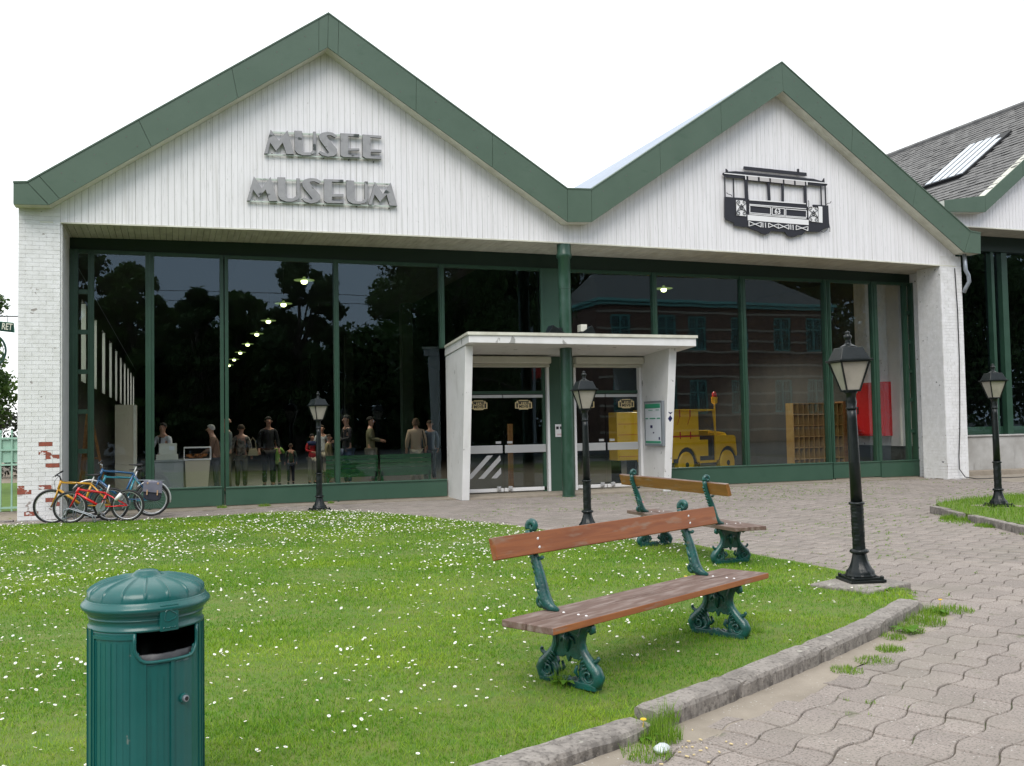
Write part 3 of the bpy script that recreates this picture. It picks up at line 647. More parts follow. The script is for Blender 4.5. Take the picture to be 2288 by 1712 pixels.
for a,b_,z0 in panes:
    m = MB(); m.box(a+.002,b_-.002,.004,.012,z0-.01,4.975); P('window_pane', m, glass_m)
# inner right wall: white painted brick above a black dado, pilaster
m = MB(); m.box(18.40,18.44,.1,2.5,.0,5.4); P('inner_wall_render', m, mortar_m)
m = MB(); m.box(18.37,18.399,.1,2.5,.0,.78); P('black_dado', m, black_m)
bk = MB()
for (b0,b1,za,zt) in bricks(0,0,.15,2.45,.80,5.3,'x',0,None,None): bk.box(18.388,18.41,b0,b1,za,zt)
P('inner_bricks', bk, brick_r_m, kind='stuff')
m = MB(); m.box(18.30,18.386,.62,1.05,0.78,5.3); P('pilaster', m, porch_in_m)
m = MB(); m.box(7.9,8.3,14,14.4,0,6); m.box(7.9,8.3,26,26.4,0,6); m.box(7.9,8.3,38,38.4,0,6); P('hall_columns', m, darkgreen_m)

# steel column standing in front of the entrance
m = MB(); m.lathe([(.145,0),(.145,.02),(.132,.03),(.132,4.38),(.138,4.385),(.138,4.40),(.132,4.405),(.132,5.02),(.165,5.06),(.165,5.12),(.15,5.15),(.15,5.33)], 28)
m.v = [(x+7.89,y-1.25,z) for x,y,z in m.v]
clm = m.build('steel_column', column_m, museum, auto=True); clm.location = (-8,0,0)
# downpipe and cable on the right-hand pier
m = MB(); m.tube([(18.50,-1.50,5.55),(18.52,-1.50,5.15),(18.58,-1.52,5.02),(18.60,-1.52,4.86),(18.55,-1.45,4.70),(18.54,-1.40,4.6)], .05, 10); P('downpipe', m, galv_m, smooth=True)
m = MB(); m.tube([(18.30,-1.38,5.2),(18.33,-1.39,4.2),(18.335,-1.385,3),(18.30,-1.385,2),(18.26,-1.385,1.2),(18.19,-1.40,.55),(18.17,-1.42,.25),(18.24,-1.52,.06),(18.45,-1.66,.015),(18.75,-1.72,.01),(19.05,-1.6,.01),(19.4,-1.65,.01),(19.8,-1.7,.01),(20.6,-1.6,.01)], .012, 7)
tag(m.build('cable', black_m, smooth=True), 'black cable hanging down the right white brick pier and across the paving', 'cable')

# ------------------------------------------------------------------ signs on the gables
LET={
 'MUSEE':[('M', [(1.815, 7.222), (1.971, 7.02), (2.127, 7.234), (2.249, 6.783), (2.105, 6.776), (2.038, 6.993), (1.912, 6.819), (1.804, 6.974), (1.753, 6.759), (1.692, 6.75)]), ('U', [(2.26, 7.241), (2.405, 7.248), (2.402, 6.862), (2.445, 6.833), (2.562, 6.842), (2.606, 6.894), (2.617, 7.254), (2.668, 7.256), (2.668, 6.899), (2.635, 6.829), (2.547, 6.784), (2.416, 6.774), (2.315, 6.803), (2.264, 6.866)]), ('S', [(2.719, 7.188), (2.778, 7.241), (2.889, 7.275), (2.993, 7.264), (3.074, 7.211), (3.04, 7.173), (2.955, 7.211), (2.874, 7.198), (2.903, 7.143), (3.072, 6.946), (3.078, 6.871), (3.018, 6.813), (2.9, 6.785), (2.782, 6.803), (2.716, 6.85), (2.746, 6.885), (2.812, 6.857), (2.893, 6.841), (2.915, 6.873), (2.74, 7.107)]), ('E', [(3.142, 7.269), (3.51, 7.278), (3.51, 7.225), (3.291, 7.222), (3.289, 6.979), (3.51, 6.996), (3.51, 6.954), (3.291, 6.933), (3.29, 6.854), (3.513, 6.863), (3.513, 6.817), (3.197, 6.802), (3.138, 6.83)]), ('E', [(3.578, 7.279), (3.952, 7.285), (3.952, 7.239), (3.73, 7.236), (3.727, 6.996), (3.949, 7.004), (3.948, 6.955), (3.734, 6.946), (3.733, 6.854), (3.947, 6.871), (3.947, 6.817), (3.634, 6.811), (3.574, 6.849)]), ('rail', [(1.822, 7.2), (3.945, 7.283), (3.944, 7.249), (1.822, 7.159)]), ('rail', [(1.699, 6.759), (3.947, 6.838), (3.947, 6.814), (1.699, 6.733)])],
 'MUSEUM':[('M', [(1.499, 6.304), (1.645, 6.082), (1.805, 6.314), (1.927, 5.858), (1.778, 5.849), (1.715, 6.065), (1.587, 5.903), (1.483, 6.05), (1.426, 5.834), (1.37, 5.831)]), ('U', [(1.937, 6.316), (2.083, 6.321), (2.081, 5.978), (2.127, 5.922), (2.221, 5.928), (2.286, 5.977), (2.293, 6.321), (2.354, 6.32), (2.351, 5.973), (2.307, 5.904), (2.206, 5.861), (2.091, 5.858), (1.991, 5.892), (1.942, 5.962)]), ('S', [(2.39, 6.243), (2.441, 6.306), (2.558, 6.344), (2.675, 6.338), (2.762, 6.291), (2.725, 6.247), (2.63, 6.285), (2.542, 6.269), (2.557, 6.217), (2.738, 6.02), (2.747, 5.946), (2.685, 5.883), (2.568, 5.849), (2.452, 5.876), (2.387, 5.924), (2.424, 5.959), (2.496, 5.93), (2.569, 5.917), (2.591, 5.944), (2.411, 6.163)]), ('E', [(2.814, 6.34), (3.192, 6.354), (3.192, 6.306), (2.966, 6.298), (2.963, 6.057), (3.189, 6.072), (3.189, 6.019), (2.966, 6.005), (2.965, 5.927), (3.191, 5.932), (3.191, 5.891), (2.876, 5.876), (2.81, 5.913)]), ('U', [(3.248, 6.347), (3.399, 6.35), (3.398, 5.994), (3.435, 5.944), (3.533, 5.947), (3.602, 6.0), (3.61, 6.35), (3.666, 6.35), (3.662, 6.003), (3.624, 5.933), (3.502, 5.895), (3.367, 5.894), (3.285, 5.935), (3.248, 6.008)]), ('M', [(3.811, 6.356), (3.969, 6.122), (4.126, 6.362), (4.251, 5.902), (4.097, 5.901), (4.038, 6.119), (3.906, 5.958), (3.8, 6.104), (3.737, 5.894), (3.676, 5.898)]), ('rail', [(1.506, 6.278), (4.118, 6.354), (4.118, 6.323), (1.505, 6.241)]), ('rail', [(1.37, 5.843), (4.244, 5.911), (4.243, 5.883), (1.37, 5.816)])],
}
TRAM={
 'black':[[(12.288, 7.296), (13.974, 7.267), (13.983, 7.194), (13.929, 7.187), (12.357, 7.215), (12.275, 7.226)], [(11.728, 7.101), (11.831, 7.141), (12.069, 7.167), (12.292, 7.165), (13.894, 7.138), (14.163, 7.138), (14.416, 7.095), (14.551, 7.047), (14.532, 7.003), (14.327, 6.978), (13.981, 6.994), (13.967, 6.945), (12.293, 6.97), (12.29, 7.019), (12.032, 7.008), (11.843, 7.008), (11.727, 7.062)], [(12.294, 6.977), (12.373, 6.972), (12.387, 6.178), (12.307, 6.174)], [(12.897, 6.956), (12.959, 6.953), (12.968, 6.554), (12.907, 6.555)], [(13.286, 6.947), (13.342, 6.947), (13.331, 6.544), (13.275, 6.547)], [(13.895, 6.949), (13.962, 6.948), (13.958, 6.147), (13.894, 6.15)], [(11.768, 7.037), (11.787, 7.039), (11.784, 6.557), (11.765, 6.555)], [(11.994, 6.998), (12.01, 6.999), (12.008, 6.56), (11.992, 6.559)], [(14.361, 6.991), (14.378, 6.993), (14.377, 6.527), (14.36, 6.526)], [(14.481, 7.011), (14.498, 7.012), (14.503, 6.535), (14.486, 6.534)], [(11.758, 6.562), (12.32, 6.56), (12.349, 5.913), (12.25, 5.894), (11.981, 5.921), (11.975, 5.99), (11.765, 6.047), (11.744, 6.114)], [(12.359, 6.544), (13.947, 6.537), (13.941, 6.146), (12.352, 6.176)], [(12.307, 6.174), (14.023, 6.108), (14.557, 6.108), (14.579, 6.009), (14.424, 5.98), (14.285, 5.894), (13.881, 5.881), (13.794, 5.798), (13.677, 5.785), (13.609, 5.751), (13.51, 5.735), (13.395, 5.757), (13.332, 5.839), (12.956, 5.847), (12.889, 5.785), (12.807, 5.756), (12.694, 5.776), (12.599, 5.826), (12.472, 5.85), (12.314, 5.911)], [(14.123, 6.526), (14.548, 6.53), (14.557, 6.101), (14.225, 6.105), (14.248, 6.484), (14.138, 6.463)], [(11.81, 7.203), (11.863, 7.161), (11.855, 7.133), (11.812, 7.13)], [(13.726, 7.339), (13.768, 7.342), (13.768, 7.257), (13.726, 7.258)], [(14.399, 7.094), (14.462, 7.178), (14.467, 7.085)], [(13.961, 6.467), (14.003, 6.469), (13.998, 6.092), (13.956, 6.097)]],
 'white':[[(11.755, 7.103), (14.543, 7.061), (14.542, 7.039), (11.754, 7.082)], [(12.331, 6.182), (13.975, 6.155), (13.974, 6.034), (12.335, 6.058)], [(12.391, 6.542), (13.914, 6.54), (13.913, 6.518), (12.39, 6.517)], [(12.387, 6.435), (13.918, 6.419), (13.917, 6.402), (12.387, 6.417)], [(12.38, 6.213), (13.917, 6.189), (13.917, 6.172), (12.379, 6.195)], [(12.297, 7.082), (12.321, 7.081), (12.323, 6.986), (12.299, 6.989)], [(13.95, 7.063), (13.975, 7.062), (13.975, 6.965), (13.95, 6.967)], [(12.039, 6.501), (12.294, 6.499), (12.293, 6.145), (12.044, 6.152)], [(13.982, 6.451), (14.239, 6.448), (14.229, 6.115), (13.977, 6.124)], [(14.261, 6.492), (14.367, 6.488), (14.358, 6.107), (14.253, 6.113)]],
 'grey':[[(12.377, 7.087), (12.629, 7.081), (12.632, 6.98), (12.382, 6.983)], [(12.682, 7.081), (12.934, 7.075), (12.938, 6.977), (12.684, 6.979)], [(12.979, 7.074), (13.302, 7.064), (13.303, 6.968), (12.982, 6.974)], [(13.346, 7.064), (13.607, 7.057), (13.607, 6.955), (13.348, 6.966)], [(13.654, 7.054), (13.908, 7.049), (13.907, 6.958), (13.654, 6.955)]],
 'stroke':[[(12.394, 6.401), (12.95, 6.389)], [(12.95, 6.389), (12.945, 6.224)], [(12.945, 6.224), (12.389, 6.234)], [(12.389, 6.234), (12.394, 6.401)], [(12.991, 6.383), (13.322, 6.378)], [(13.322, 6.378), (13.316, 6.217)], [(13.316, 6.217), (12.985, 6.226)], [(12.985, 6.226), (12.991, 6.383)], [(13.359, 6.374), (13.924, 6.368)], [(13.924, 6.368), (13.918, 6.209)], [(13.918, 6.209), (13.353, 6.212)], [(13.353, 6.212), (13.359, 6.374)], [(12.363, 6.036), (12.68, 5.919)], [(12.359, 5.925), (12.684, 6.031)], [(12.363, 6.036), (12.359, 5.925)], [(12.684, 6.031), (12.68, 5.919)], [(12.881, 6.022), (13.141, 5.914)], [(12.877, 5.92), (13.145, 6.017)], [(12.881, 6.022), (12.877, 5.92)], [(13.145, 6.017), (13.141, 5.914)], [(13.145, 6.017), (13.425, 5.908)], [(13.141, 5.913), (13.429, 6.012)], [(13.145, 6.017), (13.141, 5.913)], [(13.429, 6.012), (13.425, 5.908)], [(13.627, 6.006), (13.945, 5.901)], [(13.623, 5.907), (13.949, 6.0)], [(13.627, 6.006), (13.623, 5.907)], [(13.949, 6.0), (13.945, 5.901)], [(12.727, 6.028), (12.728, 5.912)], [(12.797, 6.029), (12.798, 5.912)], [(13.479, 6.022), (13.479, 5.905)], [(13.54, 6.021), (13.542, 5.9)]],
 'scroll':[[(12.166, 6.339), (12.261, 6.416), (12.282, 6.433), (12.292, 6.456), (12.287, 6.478), (12.272, 6.492), (12.251, 6.497), (12.23, 6.492), (12.216, 6.48), (12.21, 6.465), (12.213, 6.452), (12.222, 6.443), (12.235, 6.441), (12.246, 6.444), (12.253, 6.451), (12.255, 6.458)], [(12.165, 6.311), (12.255, 6.259), (12.276, 6.244), (12.284, 6.222), (12.278, 6.2), (12.262, 6.183), (12.24, 6.176), (12.22, 6.178), (12.206, 6.189), (12.201, 6.203), (12.205, 6.217), (12.215, 6.227), (12.228, 6.231), (12.239, 6.229), (12.246, 6.223), (12.247, 6.215)], [(12.043, 6.235), (12.168, 6.408)], [(12.167, 6.366), (12.197, 6.327), (12.164, 6.283)], [(12.166, 6.339), (12.076, 6.404), (12.055, 6.42), (12.048, 6.441), (12.053, 6.463), (12.07, 6.48), (12.091, 6.487), (12.111, 6.485), (12.125, 6.475), (12.13, 6.46), (12.126, 6.446), (12.116, 6.437), (12.103, 6.433), (12.092, 6.435), (12.086, 6.44), (12.084, 6.448)], [(12.165, 6.311), (12.071, 6.248), (12.049, 6.23), (12.04, 6.208), (12.044, 6.186), (12.06, 6.172), (12.08, 6.167), (12.101, 6.172), (12.116, 6.183), (12.122, 6.198), (12.119, 6.212), (12.109, 6.221), (12.097, 6.223), (12.085, 6.22), (12.078, 6.213), (12.076, 6.206)], [(12.282, 6.249), (12.168, 6.408)], [(12.167, 6.366), (12.134, 6.323), (12.164, 6.283)], [(14.108, 6.305), (14.209, 6.384), (14.232, 6.402), (14.242, 6.426), (14.238, 6.448), (14.221, 6.463), (14.199, 6.468), (14.177, 6.463), (14.162, 6.45), (14.155, 6.435), (14.158, 6.421), (14.169, 6.412), (14.182, 6.41), (14.194, 6.413), (14.201, 6.42), (14.203, 6.428)], [(14.107, 6.276), (14.203, 6.222), (14.225, 6.207), (14.233, 6.184), (14.227, 6.161), (14.209, 6.144), (14.187, 6.137), (14.165, 6.139), (14.15, 6.15), (14.145, 6.165), (14.149, 6.179), (14.16, 6.189), (14.174, 6.193), (14.185, 6.191), (14.192, 6.185), (14.194, 6.178)], [(13.978, 6.198), (14.111, 6.376)], [(14.109, 6.333), (14.141, 6.292), (14.106, 6.248)], [(14.108, 6.305), (14.013, 6.372), (13.991, 6.388), (13.983, 6.41), (13.989, 6.433), (14.007, 6.45), (14.029, 6.458), (14.051, 6.455), (14.066, 6.445), (14.071, 6.43), (14.067, 6.416), (14.056, 6.405), (14.042, 6.401), (14.031, 6.403), (14.024, 6.409), (14.022, 6.417)], [(14.107, 6.276), (14.007, 6.211), (13.984, 6.193), (13.974, 6.17), (13.979, 6.148), (13.995, 6.133), (14.017, 6.128), (14.039, 6.133), (14.054, 6.145), (14.061, 6.16), (14.058, 6.174), (14.047, 6.183), (14.034, 6.186), (14.022, 6.182), (14.015, 6.175), (14.013, 6.168)], [(14.231, 6.212), (14.111, 6.376)], [(14.109, 6.333), (14.074, 6.288), (14.106, 6.248)], [(11.792, 6.653), (11.807, 6.627), (11.909, 6.606), (11.931, 6.573)], [(14.489, 6.548), (14.507, 6.571), (14.584, 6.583), (14.611, 6.627)], [(14.286, 5.908), (14.369, 5.884), (14.447, 5.924), (14.51, 5.998)], [(14.553, 6.008), (14.549, 5.9)], [(13.967, 6.609), (13.987, 6.582), (13.983, 6.468)]],
}

def sign(name, key, label):
    pts = [p for n,poly in LET[key] for p in poly]; cx = sum(p[0] for p in pts)/len(pts); cz = min(p[1] for p in pts)
    t = thing(name, label, 'sign', (cx,-1.36,cz))
    for n,poly in LET[key]:
        q = [(x-cx,z-cz) for x,z in poly]; m = MB()
        if n == 'rail': m.prismY(q, -.052, -.035); m.build('rail', rail_m, t); continue
        m.m = 1; m.prismY(q, -.085, -.030)
        # raised face on the front
        me = m; a = len(m.f); m.m = 0
        ff = m.f[0]; m.mi[0] = 0
        o = m.build('letter', [grey_letter_m, letter_side_m], t)
    b = MB(); xs2 = [p[0]-cx for p in pts]
    for k in range(5):
        x = min(xs2)+.15+(max(xs2)-min(xs2)-.3)*k/4
        b.box(x-.01,x+.01,-.04,.008,.03,.05)
    b.build('brackets', letter_side_m, t)
sign('letter_sign', 'MUSEE', 'grey metal letters reading MUSEE between two rails, upper word on the left gable')
sign('letter_sign', 'MUSEUM', 'grey metal letters reading MUSEUM between two rails, lower word on the left gable')
def tram_sign():
    t = thing('tram_sign', 'black and white cut-out of an old tram numbered 63 on the right gable', 'sign', (13.1,-1.36,5.9))
    sh = lambda p: [(x-13.1,z-5.9) for x,z in p]
    m = MB(); [m.prismY(sh(p), -.070-.0006*k, -.045) for k,p in enumerate(TRAM['black'])]; m.build('tram_silhouette', blackpaint_m, t)
    m = MB(); [m.prismY(sh(p), -.090-.0006*k, -.082) for k,p in enumerate(TRAM['white'])]; m.build('white_trim', signwhite_m, t)
    m = MB(); [m.prismY(sh(p), -.089, -.082) for p in TRAM['grey']]; m.build('clerestory_window', signgrey_m, t)
    m = MB()
    for a,b_ in TRAM['stroke']:
        a,b_ = sh([a,b_]); m.tube([(a[0],-.088,a[1]),(b_[0],-.088,b_[1])], .011, 4)
    m.build('white_lining', signwhite_m, t)
    for pl in TRAM['scroll']: m = MB(); m.tube([(x,-.102,z) for x,z in sh(pl)], .0075, 4); m.build('scroll', blackpaint_m, t)
    # window frames behind the grey panes
    me = text_mesh('63', .165, signwhite_m, .003); o = obj('lettering', me, t, (13.131-13.1,-.094,6.30-5.9), (R_(90),R_(3),0))
    b = MB(); [b.box(x-.01,x+.01,-.06,.008,.2,.22) for x in (-.8,-.3,.2,.8)]; b.build('brackets', letter_side_m, t)
tram_sign()
# ------------------------------------------------------------------ entrance porch
porch = thing('entrance_porch', 'white flat-roofed entrance porch with slanting side walls around two pairs of glass doors', 'porch', (8,-.8,0))
def Q(name, mb, m, **k):
    o = mb.build(name, m, porch, **k); o.location = (-8,.8,0); return o
m = MB(); m.add([(5.58,-1.80,3.17),(10.71,-1.80,3.15),(10.71,-.015,3.02),(5.58,-.015,3.03),(5.58,-1.80,3.36),(10.71,-1.80,3.34),(10.71,-.015,3.20),(5.58,-.015,3.22)],[(0,3,2,1),(4,5,6,7),(0,1,5,4),(1,2,6,5),(2,3,7,6),(3,0,4,7)]); Q('porch_roof', m, white_m, bevel=.008)
m = MB(); m.box(5.55,10.74,-1.83,-1.80,3.325,3.385); m.add([(5.55,-1.80,3.33),(5.58,-1.80,3.33),(5.58,-.02,3.20),(5.55,-.02,3.20),(5.55,-1.80,3.385),(5.58,-1.80,3.385),(5.58,-.02,3.245),(5.55,-.02,3.245)],[(0,3,2,1),(4,5,6,7),(0,1,5,4),(1,2,6,5),(2,3,7,6),(3,0,4,7)]); Q('roof_edge_strip', m, trim_m)
def sidewall(x0,x1):
    m = MB(); poly = [(-1.08,0),(-1.50,3.14),(.0,3.018),(.0,0)]; vs = [(x0,y,z) for y,z in poly]+[(x1,y,z) for y,z in poly]
    m.add(vs, [(0,1,2,3),(7,6,5,4),(0,4,5,1),(1,5,6,2),(2,6,7,3),(3,7,4,0)]); return m
Q('side_wall', sidewall(5.60,5.76), white_m, bevel=.006); Q('side_wall', sidewall(10.22,10.40), white_m, bevel=.006)
m = MB(); m.box(5.76,10.22,-1.05,-.02,-.01,.045); Q('threshold_slab', m, cement_m, bevel=.01)
m = MB(); m.box(7.93,8.52,-.14,-.06,.045,3.018); Q('centre_panel', m, panel_m)
def door_bay(x0,x1,split,stick):
    # roller-shutter box, guide rails, transom
    m = MB(); m.box(x0,x1,-.34,-.04,2.86,3.02); Q('shutter_box', m, cream_m, bevel=.03)
    m = MB(); m.box(x0,x1,-.20,-.02,2.79,2.855); m.box(x0,x1,-.212,-.201,2.80,2.815); Q('shutter_slat', m, cream_m)
    m = MB(); m.box(x1-.06,x1-.002,-.17,-.03,.05,2.788); Q('guide_rail', m, whitebar_m)
    m = MB(); m.box(x0,x0+.05,-.17,-.03,.05,2.788); Q('guide_rail', m, whitebar_m)
    m = MB(); m.box(x0+.05,x1-.06,-.07,-.02,2.20,2.27); Q('transom_bar', m, frame_m)
    m = MB(); m.box(x0+.05,x1-.06,-.05,-.042,2.27,2.79); Q('transom_pane', m, glass_m)
    for a,b_,sx in ((x0+.055,split-.012,stick[0]),(split+.012,x1-.065,stick[1])):
        d = MB(); d.box(a,b_,-.062,-.050,.15,2.12); dr = Q('door_leaf', d, glass_m)
        def S(name, mb, mm, **k): o = mb.build(name, mm, dr, **k); return o
        b = MB(); b.box(a,b_,-.085,-.03,2.12,2.185); S('top_rail', b, alu_m, bevel=.004)
        b = MB(); b.box(a,b_,-.090,-.03,.075,.15); S('bottom_rail', b, whitebar_m, bevel=.004)
        b = MB(); b.box(a+.015,b_-.02,-.115,-.070,.915,1.085); S('push_bar', b, alu_m, bevel=.006)
        q = a+.2 if a < split-.2 and b_ < split else a+.06
        q = b_-.16 if b_ < split else a+.08
        b = MB(); b.box(q,q+.09,-.125,-.09,.10,.19); b.box(q+.03,q+.06,-.15,-.12,.12,.17); S('floor_bolt', b, alu_m, bevel=.004)
        b = MB(); b.box(q,q+.12,-.075,-.06,1.12,1.17); S('door_lock', b, alu_m)
        if sx is not None:
            b = MB(); w,h = .20,.105; cx,cz = sx,1.965
            out = [(-w,-h*.75),(-w*1.0,h*.55),(-w*.8,h*.55),(-w*.8,h*.85),(-w*.55,h*.85),(-w*.5,h),(w*.5,h),(w*.55,h*.85),(w*.8,h*.85),(w*.8,h*.55),(w,h*.55),(w,-h*.75),(w*.6,-h*.8),(w*.5,-h),(-w*.5,-h),(-w*.6,-h*.8)]
            b.prismY([(cx+u,cz+v) for u,v in out], -.0665, -.0625); st_ = S('door_sticker', b, tan_m)
    return
def decal(x, z, txts, mm):
    for k,(t,dz,sz) in enumerate(txts):
        me = text_mesh(t, sz, mm, .0008, sx=1.05); o = obj('lettering', me, porch, (x-8,-.069+.8,z+dz), (R_(90),0,0))
door_bay(5.92,7.93,6.86,(6.31,7.35)); door_bay(8.52,10.215,9.33,(8.86,9.86))
for x in (6.31,7.35,8.86,9.86):
    decal(x,1.965,[('MTUB',.034,.088),('MSVB',-.040,.088)], blackpaint_m)
    b = MB(); b.box(x-.17,x-.135,-.069,-.0667,1.90,2.0); b.box(x+.135,x+.17,-.069,-.0667,1.90,2.0); b.box(x-.13,x+.13,-.069,-.0667,2.025,2.045); Q('sticker_print', b, blackpaint_m)
# diagonal stripes on the lowest part of the left door
for k,xx in enumerate((5.99,6.28,6.57)):
    m = MB(); pl = [(xx,.37),(xx+.13,.37),(xx+.13+.5,.87),(xx+.5,.87)]; lim = 6.80
    pl = [(min(a,lim),b_ - max(0,a-lim)) for a,b_ in pl]; m.prismY(pl, -.066, -.063); Q('stripe', m, signgrey_m if False else alu_m)
m = MB(); m.box(8.06,8.25,-.155,-.141,1.24,1.52); pl = Q('plaque', m, whitebar_m)
m = MB(); m.box(8.08,8.14,-.158,-.1555,1.41,1.47); m.box(8.17,8.23,-.158,-.1555,1.41,1.47); Q('plaque_symbol', m, blackpaint_m)
m = MB(); [m.box(8.10,8.22,-.158,-.1555,1.28+.02*k,1.286+.02*k) for k in range(2)]; Q('plaque_print', m, redprint_m)
# notice case on the inner face of the right side wall
nc = thing('notice_case', 'framed timetable case hung on the inner face of the right porch wall', 'notice case', (10.22,-.80,1.0))
m = MB(); m.box(-.07,-.002,-.42,.42,0,1.0); m.build('case', galv_m, nc, bevel=.008)
m = MB(); m.box(-.0745,-.071,-.36,.36,.05,.95); m.build('poster', plate_m, nc)
m = MB(); m.box(-.079,-.0755,-.35,.35,.84,.94); m.build('poster_header', postergreen_m, nc); m = MB(); m.box(-.079,-.0755,-.35,.35,.06,.11); m.build('poster_footer', postergreen_m, nc); m = MB()
for a,b_ in ((-.34,-.2),(-.12,.14),(.22,.34)): m.box(-.079,-.0755,a,b_,.60,.625)
for a,b_ in ((-.3,-.15),(.0,.2)): m.box(-.079,-.0755,a,b_,.79,.805)
m.build('poster_print', postergreen_m, nc, kind='stuff')
m = MB(); m.box(-.079,-.0755,.02,.12,.40,.46); m.box(-.079,-.0755,-.05,.0,.28,.31); m.build('poster_emblem', navyprint_m, nc)
m = MB(); m.box(-.079,-.0755,-.32,-.26,.14,.20); m.build('poster_stamp', navyprint_m, nc)
# blue diamond marks on the edge of the wall
me = MB(); cz = 1.60; me.prismY([(10.31,cz-.07),(10.36,cz),(10.31,cz+.07),(10.26,cz)], -1.3125+.0, -1.3115); me.prismY([(10.26,cz+.13),(10.36,cz+.13),(10.31,cz+.08)], -1.3125,-1.3115)
dm = MB(); yy = -1.08-.42*(1.6/3.165)
def tri(pts): 
    dm.add([(x, -1.08-.42*(z/3.165)-.004, z) for x,z in pts]+[(x, -1.08-.42*(z/3.165)-.001, z) for x,z in pts], [tuple(range(len(pts))), tuple(range(2*len(pts)-1,len(pts)-1,-1))]+[(i,i+len(pts),(i+1)%len(pts)+len(pts),(i+1)%len(pts)) for i in range(len(pts))])
tri([(10.31,cz-.075),(10.365,cz),(10.31,cz+.02),(10.255,cz)]); tri([(10.255,cz),(10.31,cz+.045),(10.365,cz),(10.31,cz+.075)][:]) if False else tri([(10.255,cz+.004),(10.365,cz+.004),(10.31,cz+.075)]); tri([(10.25,cz+.15),(10.31,cz+.09),(10.37,cz+.15),(10.31,cz+.135)])
Q('hiking_mark', dm, navyprint_m)
# two floodlights on the roof
for k,(x,mm,lb) in enumerate(((7.70,lamp_m,'dark floodlight with barn-door hood lying on the porch roof left of the column'),(8.30,lamp_m,'floodlight with cream back box standing on the porch roof right of the column'))):
    t = thing('floodlight', lb, 'floodlight', (x,-1.25,3.315), group='floodlights on the porch roof'); t.scale = (1.45,1.45,1.3)
    b = MB(); b.tube([(-.1,0,.01),(0,0,.06),(.1,0,.01)],.012,6); b.tube([(0,0,.05),(.02,.0,.12)],.014,6); b.build('bracket', galv_m, t)
    s = 1 if k else -1
    b = MB(); b.add([(-.13*s,-.10,.06),(.10*s,-.10,.22),(.10*s,.10,.22),(-.13*s,.10,.06),(-.06*s,-.09,.02),(.16*s,-.09,.10),(.16*s,.09,.10),(-.06*s,.09,.02)], [(0,1,2,3),(7,6,5,4),(0,4,5,1),(1,5,6,2),(2,6,7,3),(3,7,4,0)]); b.build('hood', lamp_m, t, bevel=.005)
    b = MB(); b.box(-.07*s if k else -.05,.03*s if k else .05,-.08,.06,.12,.24 if k else .18); b.build('housing', cream_m if k else lamp_m, t, bevel=.008)

# ------------------------------------------------------------------ second hall on the right
hall2 = thing('neighbouring_hall', 'grey slate-roofed hall with white boarded gable and green fascia beyond the right brick pier', 'building', (22,0,0))
def H(name, mb, m, **k):
    o = mb.build(name, m, hall2, **k); o.location = (-22,0,0); return o
YG = -.80; T2 = [(18.35,6.97),(19.66,7.17),(24.9,11.15),(30.1,7.2)]; B2 = [(18.35,6.68),(19.64,6.74),(24.9,10.75),(30.1,6.8)]
for s in range(3):
    n_ = 1 if s == 0 else 4
    for k in range(n_):
        e = .001; a,b_ = lerp(T2[s],T2[s+1],k/n_+e), lerp(T2[s],T2[s+1],(k+1)/n_-e); c_,d_ = lerp(B2[s],B2[s+1],(k+1)/n_-e), lerp(B2[s],B2[s+1],k/n_+e)
        m = MB(); m.prismY([a,b_,c_,d_], YG-.30, YG-.27); H('fascia_panel', m, fascia_m, bevel=.003)
m = MB()
for s in range(3): m.prismY([T2[s],T2[s+1],B2[s+1],B2[s]], YG-.268, YG-.02)
H('fascia_box', m, trim_m)
x = 18.62; zb2 = 6.42
while x < 30:
    x1 = x+.106; m = MB(); zt = lambda q: interp(B2,q)+.1; m.prismY([(x,zb2),(x1,zb2),(x1,zt(x1)),(x,zt(x))], YG, YG+.022)
    if x < 22.6: H('siding_board', m, siding_m)
    else:
        H('siding_board', m, siding_m) if x < 22.8 else None
    x += .1125
m = MB(); m.prismY([(18.6,zb2+.01),(30,zb2+.01),(30,6.9),(24.9,10.9),(19.6,6.9),(18.6,6.8)], YG+.012, YG+.1); H('siding_backing', m, gap_m)
m = MB(); m.box(18.6,30,YG-.012,YG+.03,zb2-.022,zb2+.004); H('drip_edge', m, trim_m)
m = MB(); m.box(18.7,30,YG+.03,.2,zb2-.01,zb2+.02); H('soffit', m, soffit_m)
m = MB(); m.box(18.66,30,-.22,.25,0,1.0); H('plinth_wall', m, concrete_m, bevel=.01)
m = MB(); m.box(18.64,30,-.26,.2,1.0,1.035); H('plinth_coping', m, concrete_m, bevel=.006)
m = MB(); m.box(18.53,30,-.52,-.22,-.02,.13); H('plinth_step', m, cement_m, bevel=.02)
m = MB(); m.box(18.66,30,.30,.36,1.035,1.25); H('bottom_rail', m, frame_m)
for a,w in ((19.3,.07),(19.95,.05),(21.05,.10),(21.42,.20),(24.0,.2),(27,.2)):
    m = MB(); m.box(a,a+w,.14,.30,1.035,6.4); H('mullion', m, frame_m)
m = MB(); m.box(18.66,30,.255,.262,1.04,6.4); H('window_pane', m, glass_m)
m = MB(); m.box(18.66,30,.1,.3,6.0,6.42); H('transom_panel', m, darkgreen_m)
m = MB(); m.box(18.63,18.70,.3,38,0,7.2); m.box(18.7,30,35.6,35.8,0,7.1); m.prismY([(19.66,7.09),(24.9,11.05),(30.1,7.15)],35.6,35.8); m.box(30,30.2,-.8,36,0,7.3); H('inner_walls', m, dark_m)
m = MB(); m.box(18.64,30,.36,38,-.02,.4); H('hall_floor', m, floor_m)
m = MB(); m.box(19.6,19.75,6,6.2,.5,1.9); m.box(20.4,21.6,8,8.3,.5,1.8); H('stored_goods', m, yellow_m)
